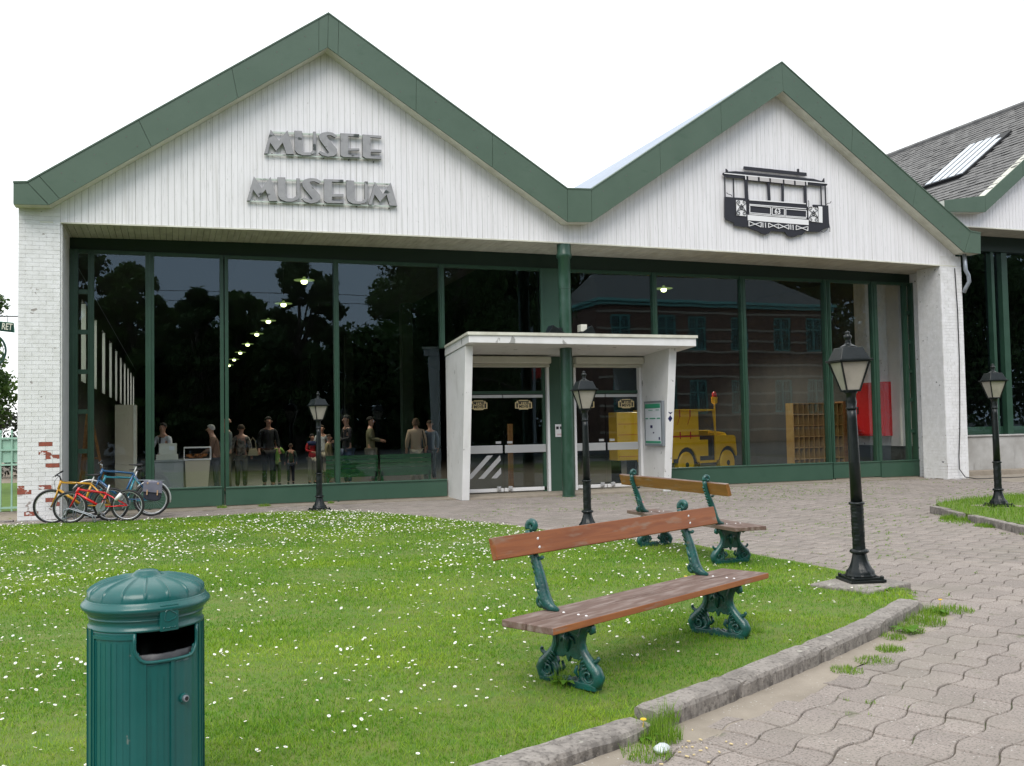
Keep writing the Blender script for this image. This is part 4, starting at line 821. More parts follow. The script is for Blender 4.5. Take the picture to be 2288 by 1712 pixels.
# slates: overlapping courses on the left slope, each a thin tilted piece
sl = (T2[2][1]-T2[1][1])/(T2[2][0]-T2[1][0]); Ls = math.hypot(T2[2][0]-T2[1][0],T2[2][1]-T2[1][1]); ux,uz = (T2[2][0]-T2[1][0])/Ls,(T2[2][1]-T2[1][1])/Ls
m = MB(); m.prismY([(19.66,7.13),(24.9,11.11),(30.1,7.2),(30.1,7.1),(24.9,11.0),(19.66,7.03)], YG-.25, 36); H('roof_slope', m, slate_gap_m)
VV = []; rows = int(Ls/.20); cnt = 0; sk_y0,sk_y1,sk_s0,sk_s1 = 1.15,2.75,2.0,4.35
R3 = MB(); slate_me = {}
first = []
for r in range(rows+1):
    s0 = r*.20; y = YG-.25 - (.15 if r%2 else 0)
    while y < 20:
        w = .295
        if not (sk_y0-.1 < y+w/2 < sk_y1+.1 and sk_s0-.1 < s0+.1 < sk_s1+.1):
            s1 = min(s0+.235, Ls+.02); e = .030+RNG.normal(0,.005); e2 = .006+RNG.normal(0,.002); j = RNG.normal(0,.006)
            y0 = max(y,YG-.25)
            def pt(s,yy,h): return (19.66+ux*s-uz*h, yy, 7.14+uz*s+ux*h)
            vs = [pt(s0+j,y0+.005,e),pt(s0+j,y+w-.005,e),pt(s1,y+w-.005,e2),pt(s1,y0+.005,e2),pt(s0+j,y0+.005,e-.016),pt(s0+j,y+w-.005,e-.016)]
            fs = [(3,2,1,0),(0,1,5,4),(0,4,3),(1,2,5)]
            vis = (20+y0) < 26 and s0 > .3
            first.append((vs,fs,(y0+20)))
        y += .30
first.sort(key=lambda q:q[2])
for k,(vs,fs,d) in enumerate(first):
    if k < 300: b = MB(); b.add(vs,fs); H('slate', b, slate_m)
    else: R3.add(vs,fs)
H('upper_slates', R3, slate_m, kind='stuff')
def onroof(s,yy,h): return (19.66+ux*s-uz*h, yy, 7.14+uz*s+ux*h)
def roofbox(s0,s1,y0,y1,h0,h1):
    b = MB(); b.add([onroof(s0,y0,h0),onroof(s1,y0,h0),onroof(s1,y1,h0),onroof(s0,y1,h0),onroof(s0,y0,h1),onroof(s1,y0,h1),onroof(s1,y1,h1),onroof(s0,y1,h1)],[(0,3,2,1),(4,5,6,7),(0,1,5,4),(1,2,6,5),(2,3,7,6),(3,0,4,7)][:]); b.f = [f[::-1] for f in b.f]; return b
sk = H('skylight', roofbox(sk_s0,sk_s1,sk_y0,sk_y1,.0,.08), black_m)
for k in range(5):
    y0 = sk_y0+.06+k*.305; b = roofbox(sk_s0+.05,sk_s1-.05-(.35 if k in(0,) else 0),y0,y0+.205,.081,.10); o = b.build('skylight_pane', plate_m, sk)
m = MB(); m.tube([(24.9,YG-.3,11.16),(24.9,30,11.16)], .09, 8); H('ridge_tile', m, slate_m)

# ------------------------------------------------------------------ street lamps
def make_lamp():
    t = thing('street_lamp', 'x', 'street lamp', (0,0,0), group='black cast-iron lamp posts around the forecourt')
    m = MB(); m.box(-.17,.17,-.17,.17,0,.025); m.box(-.145,.145,-.145,.145,.025,.045)
    for a,b_ in ((-.14,-.14),(.14,-.14),(.14,.14),(-.14,.14)): m.lathe([(.018,.025),(.018,.05),(.010,.06)],8,(a,b_,0))
    m.build('base_plate', lamp_m, t, bevel=.004)
    rib = lambda a,z: 1+.035*math.sin(10*a+z*30)
    m = MB(); m.lathe([(.14,.045),(.135,.06),(.125,.075),(.128,.09),(.110,.105),(.092,.135),(.078,.17),(.069,.205),(.063,.24),(.062,.25)], 40, mod=rib); m.build('flared_foot', lamp_m, t, smooth=True)
    m = MB(); m.lathe([(.062,.25),(.080,.257),(.084,.27),(.078,.283),(.062,.292)], 32, mod=lambda a,z:1+.05*math.sin(12*a)); m.build('collar', lamp_m, t, smooth=True)
    m = MB(); m.lathe([(.058,.29)]+[(.0575+.0015*math.sin(k*2.2),.295+.0124*k) for k in range(33)]+[(.056,.70)], 40, mod=lambda a,z:1+.05*math.sin(3*a+z*34)*math.sin(5*a-z*22)); m.build('ornamented_shaft', lamp_m, t, smooth=True)
    m = MB(); m.lathe([(.056,.695),(.070,.70),(.074,.71),(.070,.72),(.054,.725)], 32); m.build('ring', lamp_m, t, smooth=True)
    m = MB(); m.lathe([(.054,.72),(.050,1.1),(.044,1.50),(.042,1.585)], 28); m.build('shaft', lamp_m, t, smooth=True)
    m = MB(); m.lathe([(.050,1.58),(.052,1.59),(.044,1.60),(.050,1.64),(.046,1.68),(.050,1.72),(.060,1.725),(.060,1.738),(.05,1.745)], 28, mod=lambda a,z:1+.06*math.sin(6*a)*math.sin(z*60)); m.build('neck', lamp_m, t, smooth=True)
    zb_,zt_,rb,rt = 1.745,2.020,.062,.138
    lan = MB(); lan.add([(sx*rb*.93,sy*rb*.93,zb_) for sx,sy in ((-1,-1),(1,-1),(1,1),(-1,1))]+[(sx*rt*.93,sy*rt*.93,zt_) for sx,sy in ((-1,-1),(1,-1),(1,1),(-1,1))], [(3,2,1,0),(4,5,6,7),(0,1,5,4),(1,2,6,5),(2,3,7,6),(3,0,4,7)])
    L = lan.build('lantern_glass', milk_m, t)
    f = MB()
    C = [(-1,-1),(1,-1),(1,1),(-1,1)]
    for k in range(4):
        sx,sy = C[k]; ex,ey = C[(k+1)%4]
        f.tube([(sx*rb,sy*rb,zb_),(sx*rt,sy*rt,zt_)], .010, 4)
        f.tube([(sx*rb,sy*rb,zb_+.004),(ex*rb,ey*rb,zb_+.004)], .012, 4); f.tube([(sx*rt,sy*rt,zt_),(ex*rt,ey*rt,zt_)], .012, 4)
    f.build('lantern_frame', lamp_m, t)
    m = MB(); m.box(-.163,.163,-.163,.163,2.020,2.038); m.add([(sx*.143,sy*.143,2.038) for sx,sy in C]+[(sx*.098,sy*.098,2.150) for sx,sy in C], [(3,2,1,0),(4,5,6,7),(0,1,5,4),(1,2,6,5),(2,3,7,6),(3,0,4,7)])
    m.build('lantern_roof', lamp_m, t, bevel=.004)
    m = MB(); m.lathe([(.094,2.151),(.062,2.166),(.034,2.182),(.024,2.20),(.030,2.208),(.020,2.216),(.034,2.232),(.039,2.248),(.034,2.264),(.016,2.276),(.024,2.286),(.022,2.296),(.006,2.303)], 20); m.build('finial', lamp_m, t, smooth=True)
    return t
lamp = make_lamp()
tag(lamp, 'near black lantern post on a square concrete block at the lawn corner'); lamp.location = (5.66,-13.05,.115); lamp.rotation_euler = (R_(.5),R_(-1.5),R_(-14)); lamp.scale = (.93,.93,.945)
for loc,rz,sc,lb,lean in [((2.58,-2.08,.02),20,.95,'black lantern post on the lawn edge in front of the left window bays',0),
                     ((5.62,-7.32,0),-5,.99,'black lantern post on the paving in front of the porch doors',0),
                     ((12.33,-8.17,.10),-14,.98,'black lantern post on the small grass island by the right pier',0)]:
    o = dup(lamp, loc, 0, lb, sc); o.rotation_euler = (0,R_(-.3),R_(rz))
b = MB(); b.prismZ([(5.18,-12.98),(5.36,-13.50),(5.98,-13.30),(5.92,-12.70)][::-1], -.02, .112)
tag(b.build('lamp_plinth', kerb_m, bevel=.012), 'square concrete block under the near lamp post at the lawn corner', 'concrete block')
b = MB(); b.prismZ([(12.15,-8.35),(12.75,-8.35),(12.75,-7.75),(12.15,-7.75)], 0, .10)
tag(b.build('lamp_plinth', cement_m, bevel=.01), 'concrete block under the lamp post on the grass island', 'concrete block')
# ------------------------------------------------------------------ benches
def spiral_pts(cx, cz, r0, r1, a0, a1, n=18): return [(cx+(r0+(r1-r0)*k/n)*math.cos(a0+(a1-a0)*k/n), cz+(r0+(r1-r0)*k/n)*math.sin(a0+(a1-a0)*k/n)) for k in range(n+1)]
def make_bench(back_m, top_m, front_m, label):
    t = thing('park_bench', label, 'bench', (0,0,0), group='cast-iron and timber benches on the lawn')
    H = 1.145; zs = .393
    # two seat planks, backrest plank
    def plank(name, x0,x1,y0,y1,z0,z1, mats, pick):
        m = MB(); n = 10
        for k in range(n):
            pass
        m.box(x0,x1,y0,y1,z0,z1); o = m.build(name, mats, t)
        for k,p in enumerate(o.data.polygons): p.material_index = pick(p.normal)
        b = o.modifiers.new('bevel','BEVEL'); b.width = .004; b.segments = 2
        return o
    plank('seat_plank', -H, H, -.190, -.004, zs-.038, zs, [top_m, front_m], lambda n: 1 if n.y < -.5 else 0)
    plank('seat_plank', -H, H, .004, .175, zs-.038, zs, [top_m, front_m], lambda n: 0)
    bp = MB(); bp.cbox((0,0,0),(2*H,.040,.125)); o = bp.build('backrest_plank', [back_m, top_m], t, (0,.232,.765), rot=(R_(-14),0,0), bevel=.005)
    for p in o.data.polygons: p.material_index = 1 if p.normal.z > .5 else 0
    T = .026
    for sx in (-1,1):
        X = sx*.79
        # leg frame: shield-shaped web, two scrolled feet, base bar (profile in y-z, given depth along x)
        def px(poly, x0, x1, mb):
            a = sum(poly[i][0]*poly[(i+1)%len(poly)][1]-poly[(i+1)%len(poly)][0]*poly[i][1] for i in range(len(poly)))
            if a < 0: poly = poly[::-1]
            n = len(poly); mb.add([(x0,y,z) for y,z in poly]+[(x1,y,z) for y,z in poly], [tuple(range(n-1,-1,-1)), tuple(range(n,2*n))]+[(i,(i+1)%n,(i+1)%n+n,i+n) for i in range(n)])
        m = MB()
        px([(-.170,.352),(.170,.352),(.165,.325),(.125,.300),(.108,.255),(.105,.21),(.110,.17),(.075,.150),(.040,.150),(.018,.165),(0,.128),(-.018,.165),(-.040,.150),(-.075,.150),(-.110,.17),(-.105,.21),(-.108,.255),(-.125,.300),(-.165,.325)], X-.013, X+.013, m)
        px([(-.20,.0),(.20,.0),(.20,.022),(.16,.034),(.05,.036),(.02,.048),(0,.036),(-.02,.048),(-.05,.036),(-.16,.034),(-.20,.022)], X-.030, X+.030, m)
        for s in (-1,1):
            px([(s*.140+.062*math.cos(a)*1.0,.078+.052*math.sin(a)) for a in np.linspace(0,2*math.pi,19)[:-1]], X-.014, X+.014, m)
            px([(s*.112,.17),(s*.150,.13),(s*.17,.09),(s*.10,.06),(s*.075,.12),(s*.09,.16)][::s], X-.012, X+.012, m)
        m.build('leg_web', iron_m, t, bevel=.003)
        m = MB()
        for s in (-1,1):
            arm = [(s*.135,.352),(s*.112,.325),(s*.092,.285),(s*.086,.24),(s*.098,.195),(s*.125,.158),(s*.155,.128),(s*.186,.100),(s*.203,.070),(s*.192,.040),(s*.160,.026),(s*.120,.030),(s*.090,.052),(s*.086,.082),(s*.104,.104),(s*.132,.102),(s*.148,.080),(s*.140,.060),(s*.122,.058)]
            m.tube([(X,y,z) for y,z in arm], [.027,.026,.026,.026,.027,.030,.033,.035,.036,.034,.030,.024,.020,.018,.017,.016,.015,.015,.017], 10)
            m.tube([(X,s*.150,.345),(X,s*.168,.335),(X,s*.172,.315),(X,s*.155,.305),(X,s*.142,.315)], [.018,.018,.016,.013,.010], 8)
            m.tube([(X,s*.150,.145),(X,s*.178,.150),(X,s*.196,.160),(X,s*.205,.172),(X,s*.198,.180)], [.016,.013,.012,.011,.010], 8)       # curled leaf on the knee
            for fx in (-1,1):
                m.tube([(X+fx*.020,y,z) for y,z in [(s*.110,.325),(s*.078,.27),(s*.076,.22),(s*.100,.17),(s*.14,.125)]], .0065, 6)
                m.tube([(X+fx*.022,y,z) for y,z in spiral_pts(s*.145,.074,.046,.010,1.2*s if s>0 else 1.9,(1.2*s if s>0 else 1.9)-s*8)], .007, 6)
                m.tube([(X+fx*.020,s*.07,.12),(X+fx*.020,s*.055,.085),(X+fx*.018,s*.075,.06)], [.008,.012,.005], 6)
                for q in range(5): m.tube([(X+fx*.021,s*(.110+.014*q),.178-.018*q),(X+fx*.024,s*(.082+.012*q),.150-.016*q)], [.009,.003], 5)
        for fx in (-1,1):
            m.lathe([(.0,0)],8,(0,0,0)) if False else None
            m.tube([(X+fx*.012,0,.29),(X+fx*.020,0,.27),(X+fx*.022,0,.24),(X+fx*.018,0,.21),(X+fx*.012,0,.185)], [.010,.026,.020,.014,.004], 8)     # central leaf boss
            for q in (-1,1): m.tube([(X+fx*.014,0,.275),(X+fx*.018,q*.035,.262),(X+fx*.014,q*.052,.235)], [.012,.012,.004], 6)
        m.build('scrolled_leg', iron_m, t, smooth=True)
        m = MB()
        for q in range(-4,5): m.tube([(X,q*.036,.034),(X,q*.036+.01,.05)], [.014,.004], 6)
        m.build('leaf_moulding', iron_m, t, smooth=True)
        # back standard
        m = MB()
        bar = [(.075,.400),(.120,.408),(.150,.425),(.170,.455),(.182,.50),(.193,.55),(.207,.60),(.226,.65),(.250,.70),(.268,.75),(.280,.80),(.287,.835)]
        rad = [.012,.026,.037,.038,.034,.030,.027,.025,.024,.023,.022,.021]
        sc = spiral_pts(.232,.862,.030,.006,-.6,7.2,20); 
        m.tube([(X,y,z) for y,z in bar], rad, 10)
        m.tube([(X,y,z) for y,z in spiral_pts(.256,.858,.033,.006,-.55,7.4,22)], [.022-.0004*k for k in range(23)], 8)
        m.lathe([(.001,-.022),(.013,-.020),(.013,.020),(.001,.022)],10) if False else None
        m.build('back_standard', iron_m, t, smooth=True)
        m = MB()
        for q in range(9):
            yy,zz = .200+.0095*q,.53+.029*q
            m.tube([(X,yy+.006,zz),(X,yy+.026,zz+.014),(X,yy+.034,zz+.004)], [.016,.013,.004], 6)
        for k,(q0,q1) in enumerate(((.400,.47),(.43,.50),(.46,.54),(.49,.58))):
            for fx in (-1,1): m.tube([(X+fx*.018,.150+.012*k,q0+.01),(X+fx*.024,.176+.010*k,(q0+q1)/2),(X+fx*.014,.205+.008*k,q1)], [.017,.015,.004], 6)
        m.tube([(X,y,z) for y,z in spiral_pts(.196,.432,.032,.006,2.2,-5.5,18)], .016, 7)
        m.tube([(X,.225,.680),(X,.190,.680),(X,.182,.690)], [.010,.010,.012], 7)
        m.build('leaf_ornament', iron_m, t, smooth=True)
        # bolts
        m = MB()
        for zz,yy in ((.790,.2175),(.742,.2055)): m.add(*_dome((X,yy,zz),.0095,(0,-.97,-.24)))
        for yy in (-.125,-.07,.035): m.add(*_dome((X,yy,zs),.0085,(0,0,1)))
        m.build('bolts', whitebar_m, t, smooth=True)
    return t
def _dome(c, r, nrm):
    n = Vector(nrm).normalized(); u = n.orthogonal().normalized(); v = n.cross(u); vs = []; fs = []; K = 10
    for (rr,h) in ((1,0),(.8,.35),(.4,.55)):
        for k in range(K): a = 2*math.pi*k/K; vs.append(Vector(c)+(u*math.cos(a)+v*math.sin(a))*r*rr+n*r*h)
    for i in range(2):
        for k in range(K): fs.append((i*K+k,i*K+(k+1)%K,(i+1)*K+(k+1)%K,(i+1)*K+k))
    fs.append(tuple(2*K+k for k in range(K))); return vs, fs
b1 = make_bench(slat_m, seat_m, edge_m, 'near wooden bench with teal scrolled iron legs, broadside on the lawn beside the kerb')
b1.location = (2.778,-14.656,.08); b1.rotation_euler = (0,0,.483)
b2 = make_bench(slat2_m, seat_m, seat_m, 'farther wooden bench with teal iron legs facing the paving, its back to the lawn'); b2.location = (5.346,-10.672,.085); b2.rotation_euler = (0,0,1.587)

# ------------------------------------------------------------------ litter bin
def make_bin():
    t = thing('litter_bin', 'dark teal round litter bin with ribbed domed lid and open slot standing on the lawn', 'litter bin', (-.085,-16.10,.158)); t.scale = (.87,.87,.875)
    R0 = .233; zr = .76      # body radius, underside of the rim
    rot = R_(-62)            # slot faces right of the camera
    a_l,a_r = rot-R_(38), rot+R_(30)   # opening
    # fluted body with a hole for the slot
    n = 180; zl = [0,.03,.035,.05,.565,.575,.59,.60,.62,.70,.735,.742,.748]
    zl = [0,.03,.05,.30,.60,.617,.630,.645,.66,.68,.70,.72,.735,.748]
    m = MB(); vs = []; 
    for z in zl:
        for j in range(n):
            a = 2*math.pi*j/n; fl = .0010*math.cos(a*36) if .03 < z < .72 else 0
            vs.append(((R0+fl+(.006 if z <= .03 else 0))*math.cos(a), (R0+fl+(.006 if z <= .03 else 0))*math.sin(a), z))
    def hole(j,i):
        a = (2*math.pi*(j+.5)/n) % (2*math.pi); z = (zl[i]+zl[i+1])/2
        al,ar = a_l % (2*math.pi), a_r % (2*math.pi)
        lowz = .617
        d0 = (a-al)%(2*math.pi); d1 = (ar-a)%(2*math.pi); w = (ar-al)%(2*math.pi)
        if d0 > w: return False
        c = min(d0,d1)*R0
        if c < .045: lowz = .617+.05*(1-c/.045)
        return z > lowz and z < .742
    fs = [(i*n+j,i*n+(j+1)%n,(i+1)*n+(j+1)%n,(i+1)*n+j) for i in range(len(zl)-1) for j in range(n) if not hole(j,i)]
    m.add(vs, fs); body = m.build('bin_body', teal_m, t, smooth=True)
    so = body.modifiers.new('solid','SOLIDIFY'); so.thickness = .006; so.offset = -1
    P_ = lambda a,z,r=R0: (r*math.cos(a), r*math.sin(a), z)
    # raised rim of the slot
    m = MB(); w = a_r-a_l
    ring = [P_(a_l,.74,R0+.004),P_(a_l,.70,R0+.004),P_(a_l,.675,R0+.004),P_(a_l+.03,.653,R0+.004),P_(a_l+.09,.633,R0+.004),P_(a_l+.17,.621,R0+.004)]
    ring += [P_(a_l+.17+(w-.34)*k/8,.619,R0+.004) for k in range(1,8)]
    ring += [P_(a_r-.17,.621,R0+.004),P_(a_r-.09,.633,R0+.004),P_(a_r-.03,.653,R0+.004),P_(a_r,.675,R0+.004),P_(a_r,.70,R0+.004),P_(a_r,.74,R0+.004)]
    m.tube(ring, .007, 8); m.build('slot_rim', teal_m, t, smooth=True)
    # door seams: proud strips and a dark gap on the hinge side
    m = MB()
    def strip(a0,a1,z0,z1,h,k=5):
        vs = []; 
        for q in range(k+1):
            a = a0+(a1-a0)*q/k
            for z in (z0,z1):
                for r in (R0-.004,R0+h): vs.append(P_(a,z,r))
        fs = []
        for q in range(k):
            b0 = q*4; b1 = b0+4; fs += [(b0+1,b1+1,b1+3,b0+3),(b0,b0+2,b1+2,b1),(b0+2,b0+3,b1+3,b1+2),(b0,b1,b1+1,b0+1)]
        fs += [(0,1,3,2),(4*k,4*k+2,4*k+3,4*k+1)]; return vs,fs
    dl = a_l-R_(49)
    m.add(*strip(dl-.020,dl-.004,.03,.735,.0015,1)); m.build('hinge_gap', black_m, t)
    m = MB(); m.add(*strip(dl,dl+.03,.05,.728,.006,2)); m.add(*strip(dl+.03,a_l-.02,.715,.728,.006,8)); m.add(*strip(a_l+.155,a_l+.19,.05,.615,.006,2)); m.add(*strip(a_l+.60,a_l+.66,.05,.617,.007,2)); m.add(*strip(a_l+.665,a_l+.68,.05,.617,.0008,1))
    m.add(*strip(dl-.10,dl-.075,.03,.75,.006,2))
    for k in range(12):
        a = dl+.07+k*.115
        if a < a_l-.05 or a > a_l+.2: m.add(*strip(a,a+.010,.06,.56 if a > a_l-.05 else .70,.0016,1))
    for k in range(30):
        a = a_r+.1+k*.13
        if a < dl+2*math.pi-.15: m.add(*strip(a,a+.02,.05,.74,.004,1))
    m.build('door_ribs', teal_m, t)
    # lock
    m = MB(); la = a_l+.86; c = Vector(P_(la,.45,R0)); nrm = Vector((math.cos(la),math.sin(la),0))
    up = Vector((0,0,1)); sd = nrm.cross(up)
    m.tube([c-nrm*.002, c+nrm*.010], .021, 8); m.build('lock_body', teal_m, t, bevel=.002)
    m = MB(); m.tube([c+nrm*.009, c+nrm*.020], [.0145,.0135], 14); lk = m.build('lock', galv_m, t, bevel=.001)
    m = MB(); m.tube([c+nrm*.0195, c+nrm*.0212], .0085, 14); m.build('keyhole', black_m, t)
    # collar, rim and ribbed dome
    m = MB(); m.lathe([(R0-.02,.742),(R0+.002,.742),(R0+.002,.752),(R0-.004,.756),(R0-.004,.790),(R0+.001,.793),(R0+.001,.797),(R0-.002,.800),(R0+.004,.812),(R0+.014,.822),(R0+.016,.826),(R0+.016,.829),(R0+.026,.836),(R0+.030,.848),(R0+.026,.860),(R0+.018,.866),(R0+.016,.872),(R0+.012,.875),(R0+.012,.879),(R0+.004,.882)], 96)
    m.v = [(x,y,z-.0) for x,y,z in m.v]; m.build('rim', teal_m, t, smooth=True)
    def ribs(a,z):
        return 1.0
    m = MB(); nr = 96*4; prof = [(R0+.006,.880),(R0+.005,.896),(R0,.912),(R0-.010,.926),(R0-.030,.942),(R0-.065,.956),(R0-.11,.968),(R0-.15,.976),(.066,.979),(.058,.981),(.056,.990),(.048,.994),(.046,1.000),(.034,1.004),(.020,1.006),(.004,1.007)]
    vs = []; K = nr
    for r,z in prof:
        for j in range(K):
            a = 2*math.pi*j/K; ph = (a*16/(2*math.pi))%1.0; d = min(ph,1-ph)*2*math.pi/16*max(r,.05)
            h = .0085*math.exp(-(d/.0042)**2)*min(1,(r-.05)/.06) if .068 < r < R0+.005 else 0
            vs.append(((r+h*.5)*math.cos(a),(r+h*.5)*math.sin(a),z+h))
    fs = [(i*K+j,i*K+(j+1)%K,(i+1)*K+(j+1)%K,(i+1)*K+j) for i in range(len(prof)-1) for j in range(K)]+[tuple((len(prof)-1)*K+j for j in range(K))]
    m.add(vs,fs); m.build('domed_lid', teal_m, t, smooth=True)
    # square badge with oak-leaf emblem
    ba = a_l+.40; m = MB(); m.add(*strip(ba,ba+.30,.742,.868,.026,5)); m.build('badge', teal_m, t, bevel=.003)
    m = MB(); rr = R0+.0265
    pts = []
    for k in range(22):
        q = 2*math.pi*k/22; r = .025*(1+.16*math.cos(3*q+.5)); pts.append(P_(ba+.15+r*math.cos(q)/rr,.815+r*math.sin(q),rr))
    m.tube(pts,.0026,6,closed=True)
    for k in range(5): m.tube([P_(ba+.04+.045*k,.757+.002*(k%2),rr),P_(ba+.065+.045*k,.762-.002*(k%2),rr)],.0026,5)
    m.build('emblem', MATS['turquoise_bike_paint'] if False else teal_m, t)
    # liner bag inside
    m = MB(); m.lathe([(R0-.02,.05),(R0-.018,.60),(R0-.014,.645),(R0-.02,.648),(R0-.035,.60),(R0-.05,.40),(.01,.38)], 60, mod=lambda a,z:1+.03*math.sin(9*a)+.02*math.sin(23*a+z*40)); m.build('bin_liner', liner_m, t, smooth=True)
    for ch in list(bpy.data.objects):
        if ch.parent == t and ch.name.split('.')[0] in ('rim','domed_lid','badge','emblem'):
            for v in ch.data.vertices: v.co.z = .742+(v.co.z-.742)*.85
    return t
bin_ = make_bin()

# ------------------------------------------------------------------ bicycles
def make_bike(name, label, paint, loc, rz, lift=0.0, tilt=4, R=.268, wb=.93, fend=False, saddle=True, bars=True, bag=False, lean=0, chainc=None, small=0, tall=0):
    t = thing(name, label, 'bicycle', loc, rz, group='bicycles parked by the left brick pier')
    t.rotation_euler = (R_(tilt), R_(lift), rz)
    # local frame: front wheel at x=-wb/2, rear at +wb/2, z up
    for k,xh in enumerate((-wb/2, wb/2)):
        w = thing('wheel', None, None, (0,0,0)) if False else None
        m = MB(); pts = [(xh+(R-.018)*math.cos(a),0,R+(R-.018)*math.sin(a)) for a in np.linspace(0,2*math.pi,41)[:-1]]; m.tube(pts,.021,8,closed=True); ty = m.build('wheel', black_m, t, smooth=True)
        m = MB(); pts = [(xh+(R-.040)*math.cos(a),0,R+(R-.040)*math.sin(a)) for a in np.linspace(0,2*math.pi,41)[:-1]]; m.tube(pts,.009,6,closed=True); m.build('rim', alu_m, ty, smooth=True)
        m = MB()
        for q in range(24):
            a = 2*math.pi*q/24; m.tube([(xh+.018*math.cos(a+.9),(.02 if q%2 else -.02),R+.018*math.sin(a+.9)),(xh+(R-.044)*math.cos(a),0,R+(R-.044)*math.sin(a))],.0011,3)
        m.tube([(xh,-.035,R),(xh,.035,R)],.014,8); m.build('spokes', galv_m, ty)
        if fend:
            m = MB(); a0,a1 = (R_(15),R_(150)) if k==0 else (R_(-10),R_(140)); pts=[(xh+(R+.016)*math.cos(a),0,R+(R+.016)*math.sin(a)) for a in np.linspace(a0,a1,16)]; m.tube(pts,.016,6); m.build('mudguard', alu_m, t, smooth=True)
    bb = (.03,0,R-.01); st = ((.155 if not small else .12)+tall*.25,0,R+.315-small*.10+tall); ht = (-wb/2+.135+tall*.3,0,R+.355-small*.06+tall); hb = (-wb/2+.105+tall*.15,0,R+.265-small*.03+tall*.45); rh = (wb/2,0,R); fh = (-wb/2,0,R)
    m = MB(); r = .0195
    m.tube([ht,st],r,8); m.tube([hb,bb],r*1.15,8); m.tube([bb,st],r,8); m.tube([hb,(ht[0]+.01,0,ht[2]+.03)],r*1.2,8)
    for s in (-1,1):
        m.tube([(bb[0]+.02,s*.02,bb[2]),(rh[0],s*.05,rh[2])],.009,6); m.tube([(st[0],s*.012,st[2]-.01),(rh[0],s*.05,rh[2])],.008,6)
    m.build('frame', paint, t, smooth=True)
    m = MB()
    for s in (-1,1): m.tube([(hb[0]-.004,s*.035,hb[2]-.015),(hb[0]-.02,s*.045,hb[2]-.07),(fh[0],s*.05,fh[2])],[.013,.013,.009],6)
    m.tube([(hb[0]-.004,-.04,hb[2]-.012),(hb[0]-.004,.04,hb[2]-.012)],.015,6); m.build('fork', paint, t, smooth=True)
    m = MB(); m.tube([st,(st[0]+.045,0,st[2]+.14)],.012,8); m.build('seat_post', whitebar_m, t, smooth=True)
    if saddle:
        m = MB(); m.tube([(st[0]-.09,0,st[2]+.150),(st[0]-.02,0,st[2]+.153),(st[0]+.06,0,st[2]+.152),(st[0]+.12,0,st[2]+.158),(st[0]+.14,0,st[2]+.156)],[.016,.026,.048,.062,.040],12); m.v=[(x,y,st[2]+.15+(z-st[2]-.15)*.42) for x,y,z in m.v]; m.build('saddle', black_m, t, smooth=True)
    if bars:
        m = MB(); x0,z0 = ht[0]+.01,ht[2]+.03
        m.tube([(x0,0,z0),(x0-.02,0,z0+.07),(x0-.07,0,z0+.10)],.012,8); m.build('stem', chrome_m if fend else blackpaint_m, t, smooth=True)
        m = MB(); m.tube([(x0-.03,-.27,z0+.12),(x0-.06,-.14,z0+.105),(x0-.07,0,z0+.10),(x0-.06,.14,z0+.105),(x0-.03,.27,z0+.12)],.010,8); hb_=m.build('handlebar', blackpaint_m if not fend else chrome_m, t, smooth=True)
        m = MB(); 
        for s in (-1,1): m.tube([(x0-.045,s*.19,z0+.112),(x0-.03,s*.275,z0+.122)],.015,8); m.tube([(x0-.09,s*.10,z0+.09),(x0-.085,s*.19,z0+.085)],.005,5)
        m.build('grips', black_m, t, smooth=True)
    m = MB(); m.tube([(bb[0],-.035,bb[2]),(bb[0],-.045,bb[2])],.075,20); m.build('chainring', galv_m, t)
    m = MB(); m.tube([(bb[0],-.055,bb[2]),(bb[0]+.06,-.06,bb[2]+.13)],.009,6); m.tube([(bb[0],.055,bb[2]),(bb[0]-.06,.06,bb[2]-.13)],.009,6); m.tube([(bb[0],-.06,bb[2]),(bb[0],.06,bb[2])],.013,8); m.build('crank', alu_m, t, smooth=True)
    m = MB(); m.cbox((bb[0]+.06,-.10,bb[2]+.135),(.08,.07,.018)); m.cbox((bb[0]-.06,.10,bb[2]-.135),(.08,.07,.018)); m.build('pedals', black_m, t)
    m = MB(); m.tube([(bb[0],-.04,bb[2]+.07),(rh[0],-.04,rh[2]+.03)],.004,4); m.tube([(bb[0],-.04,bb[2]-.07),(rh[0],-.04,rh[2]-.03)],.004,4); m.build('chain', black_m, t)
    m = MB(); m.tube([(ht[0]-.03,0,ht[2]+.1),(ht[0]-.10,.02,ht[2]+.02),(hb[0]-.05,.01,hb[2]-.0),(hb[0]-.02,.0,hb[2]-.03)],.004,4); m.tube([(ht[0]-.02,0,ht[2]+.1),(ht[0]-.05,-.03,ht[2]+.16),(ht[0]+.04,-.02,ht[2]+.02),(st[0],-.02,st[2]-.02)],.003,4); m.build('cables', black_m, t)
    if fend:   # carrier
        m = MB(); zc = 2*R+.03
        for s in (-1,1): m.tube([(st[0]+.06,s*.05,zc),(rh[0]+.20,s*.05,zc)],.006,5); m.tube([(rh[0]+.10,s*.05,zc),(rh[0],s*.055,rh[2])],.005,5)
        for q in range(4): m.tube([(st[0]+.1+.1*q,-.05,zc),(st[0]+.1+.1*q,.05,zc)],.005,5)
        m.build('carrier', galv_m, t, smooth=True)
    return t
bike_b = make_bike('bicycle','blue touring bicycle with chrome handlebar, silver mudguards and a pannier', bikeblue_m, (-.83,-1.80,.06), R_(0), lift=3.0, tilt=3, fend=True, R=.30, wb=1.0, tall=.13)
bike_t = make_bike('bicycle','turquoise bicycle half hidden behind the blue touring bicycle', biketeal_m, (-.78,-1.28,.0), R_(8), tilt=-3, R=.28, wb=.96, tall=.09)
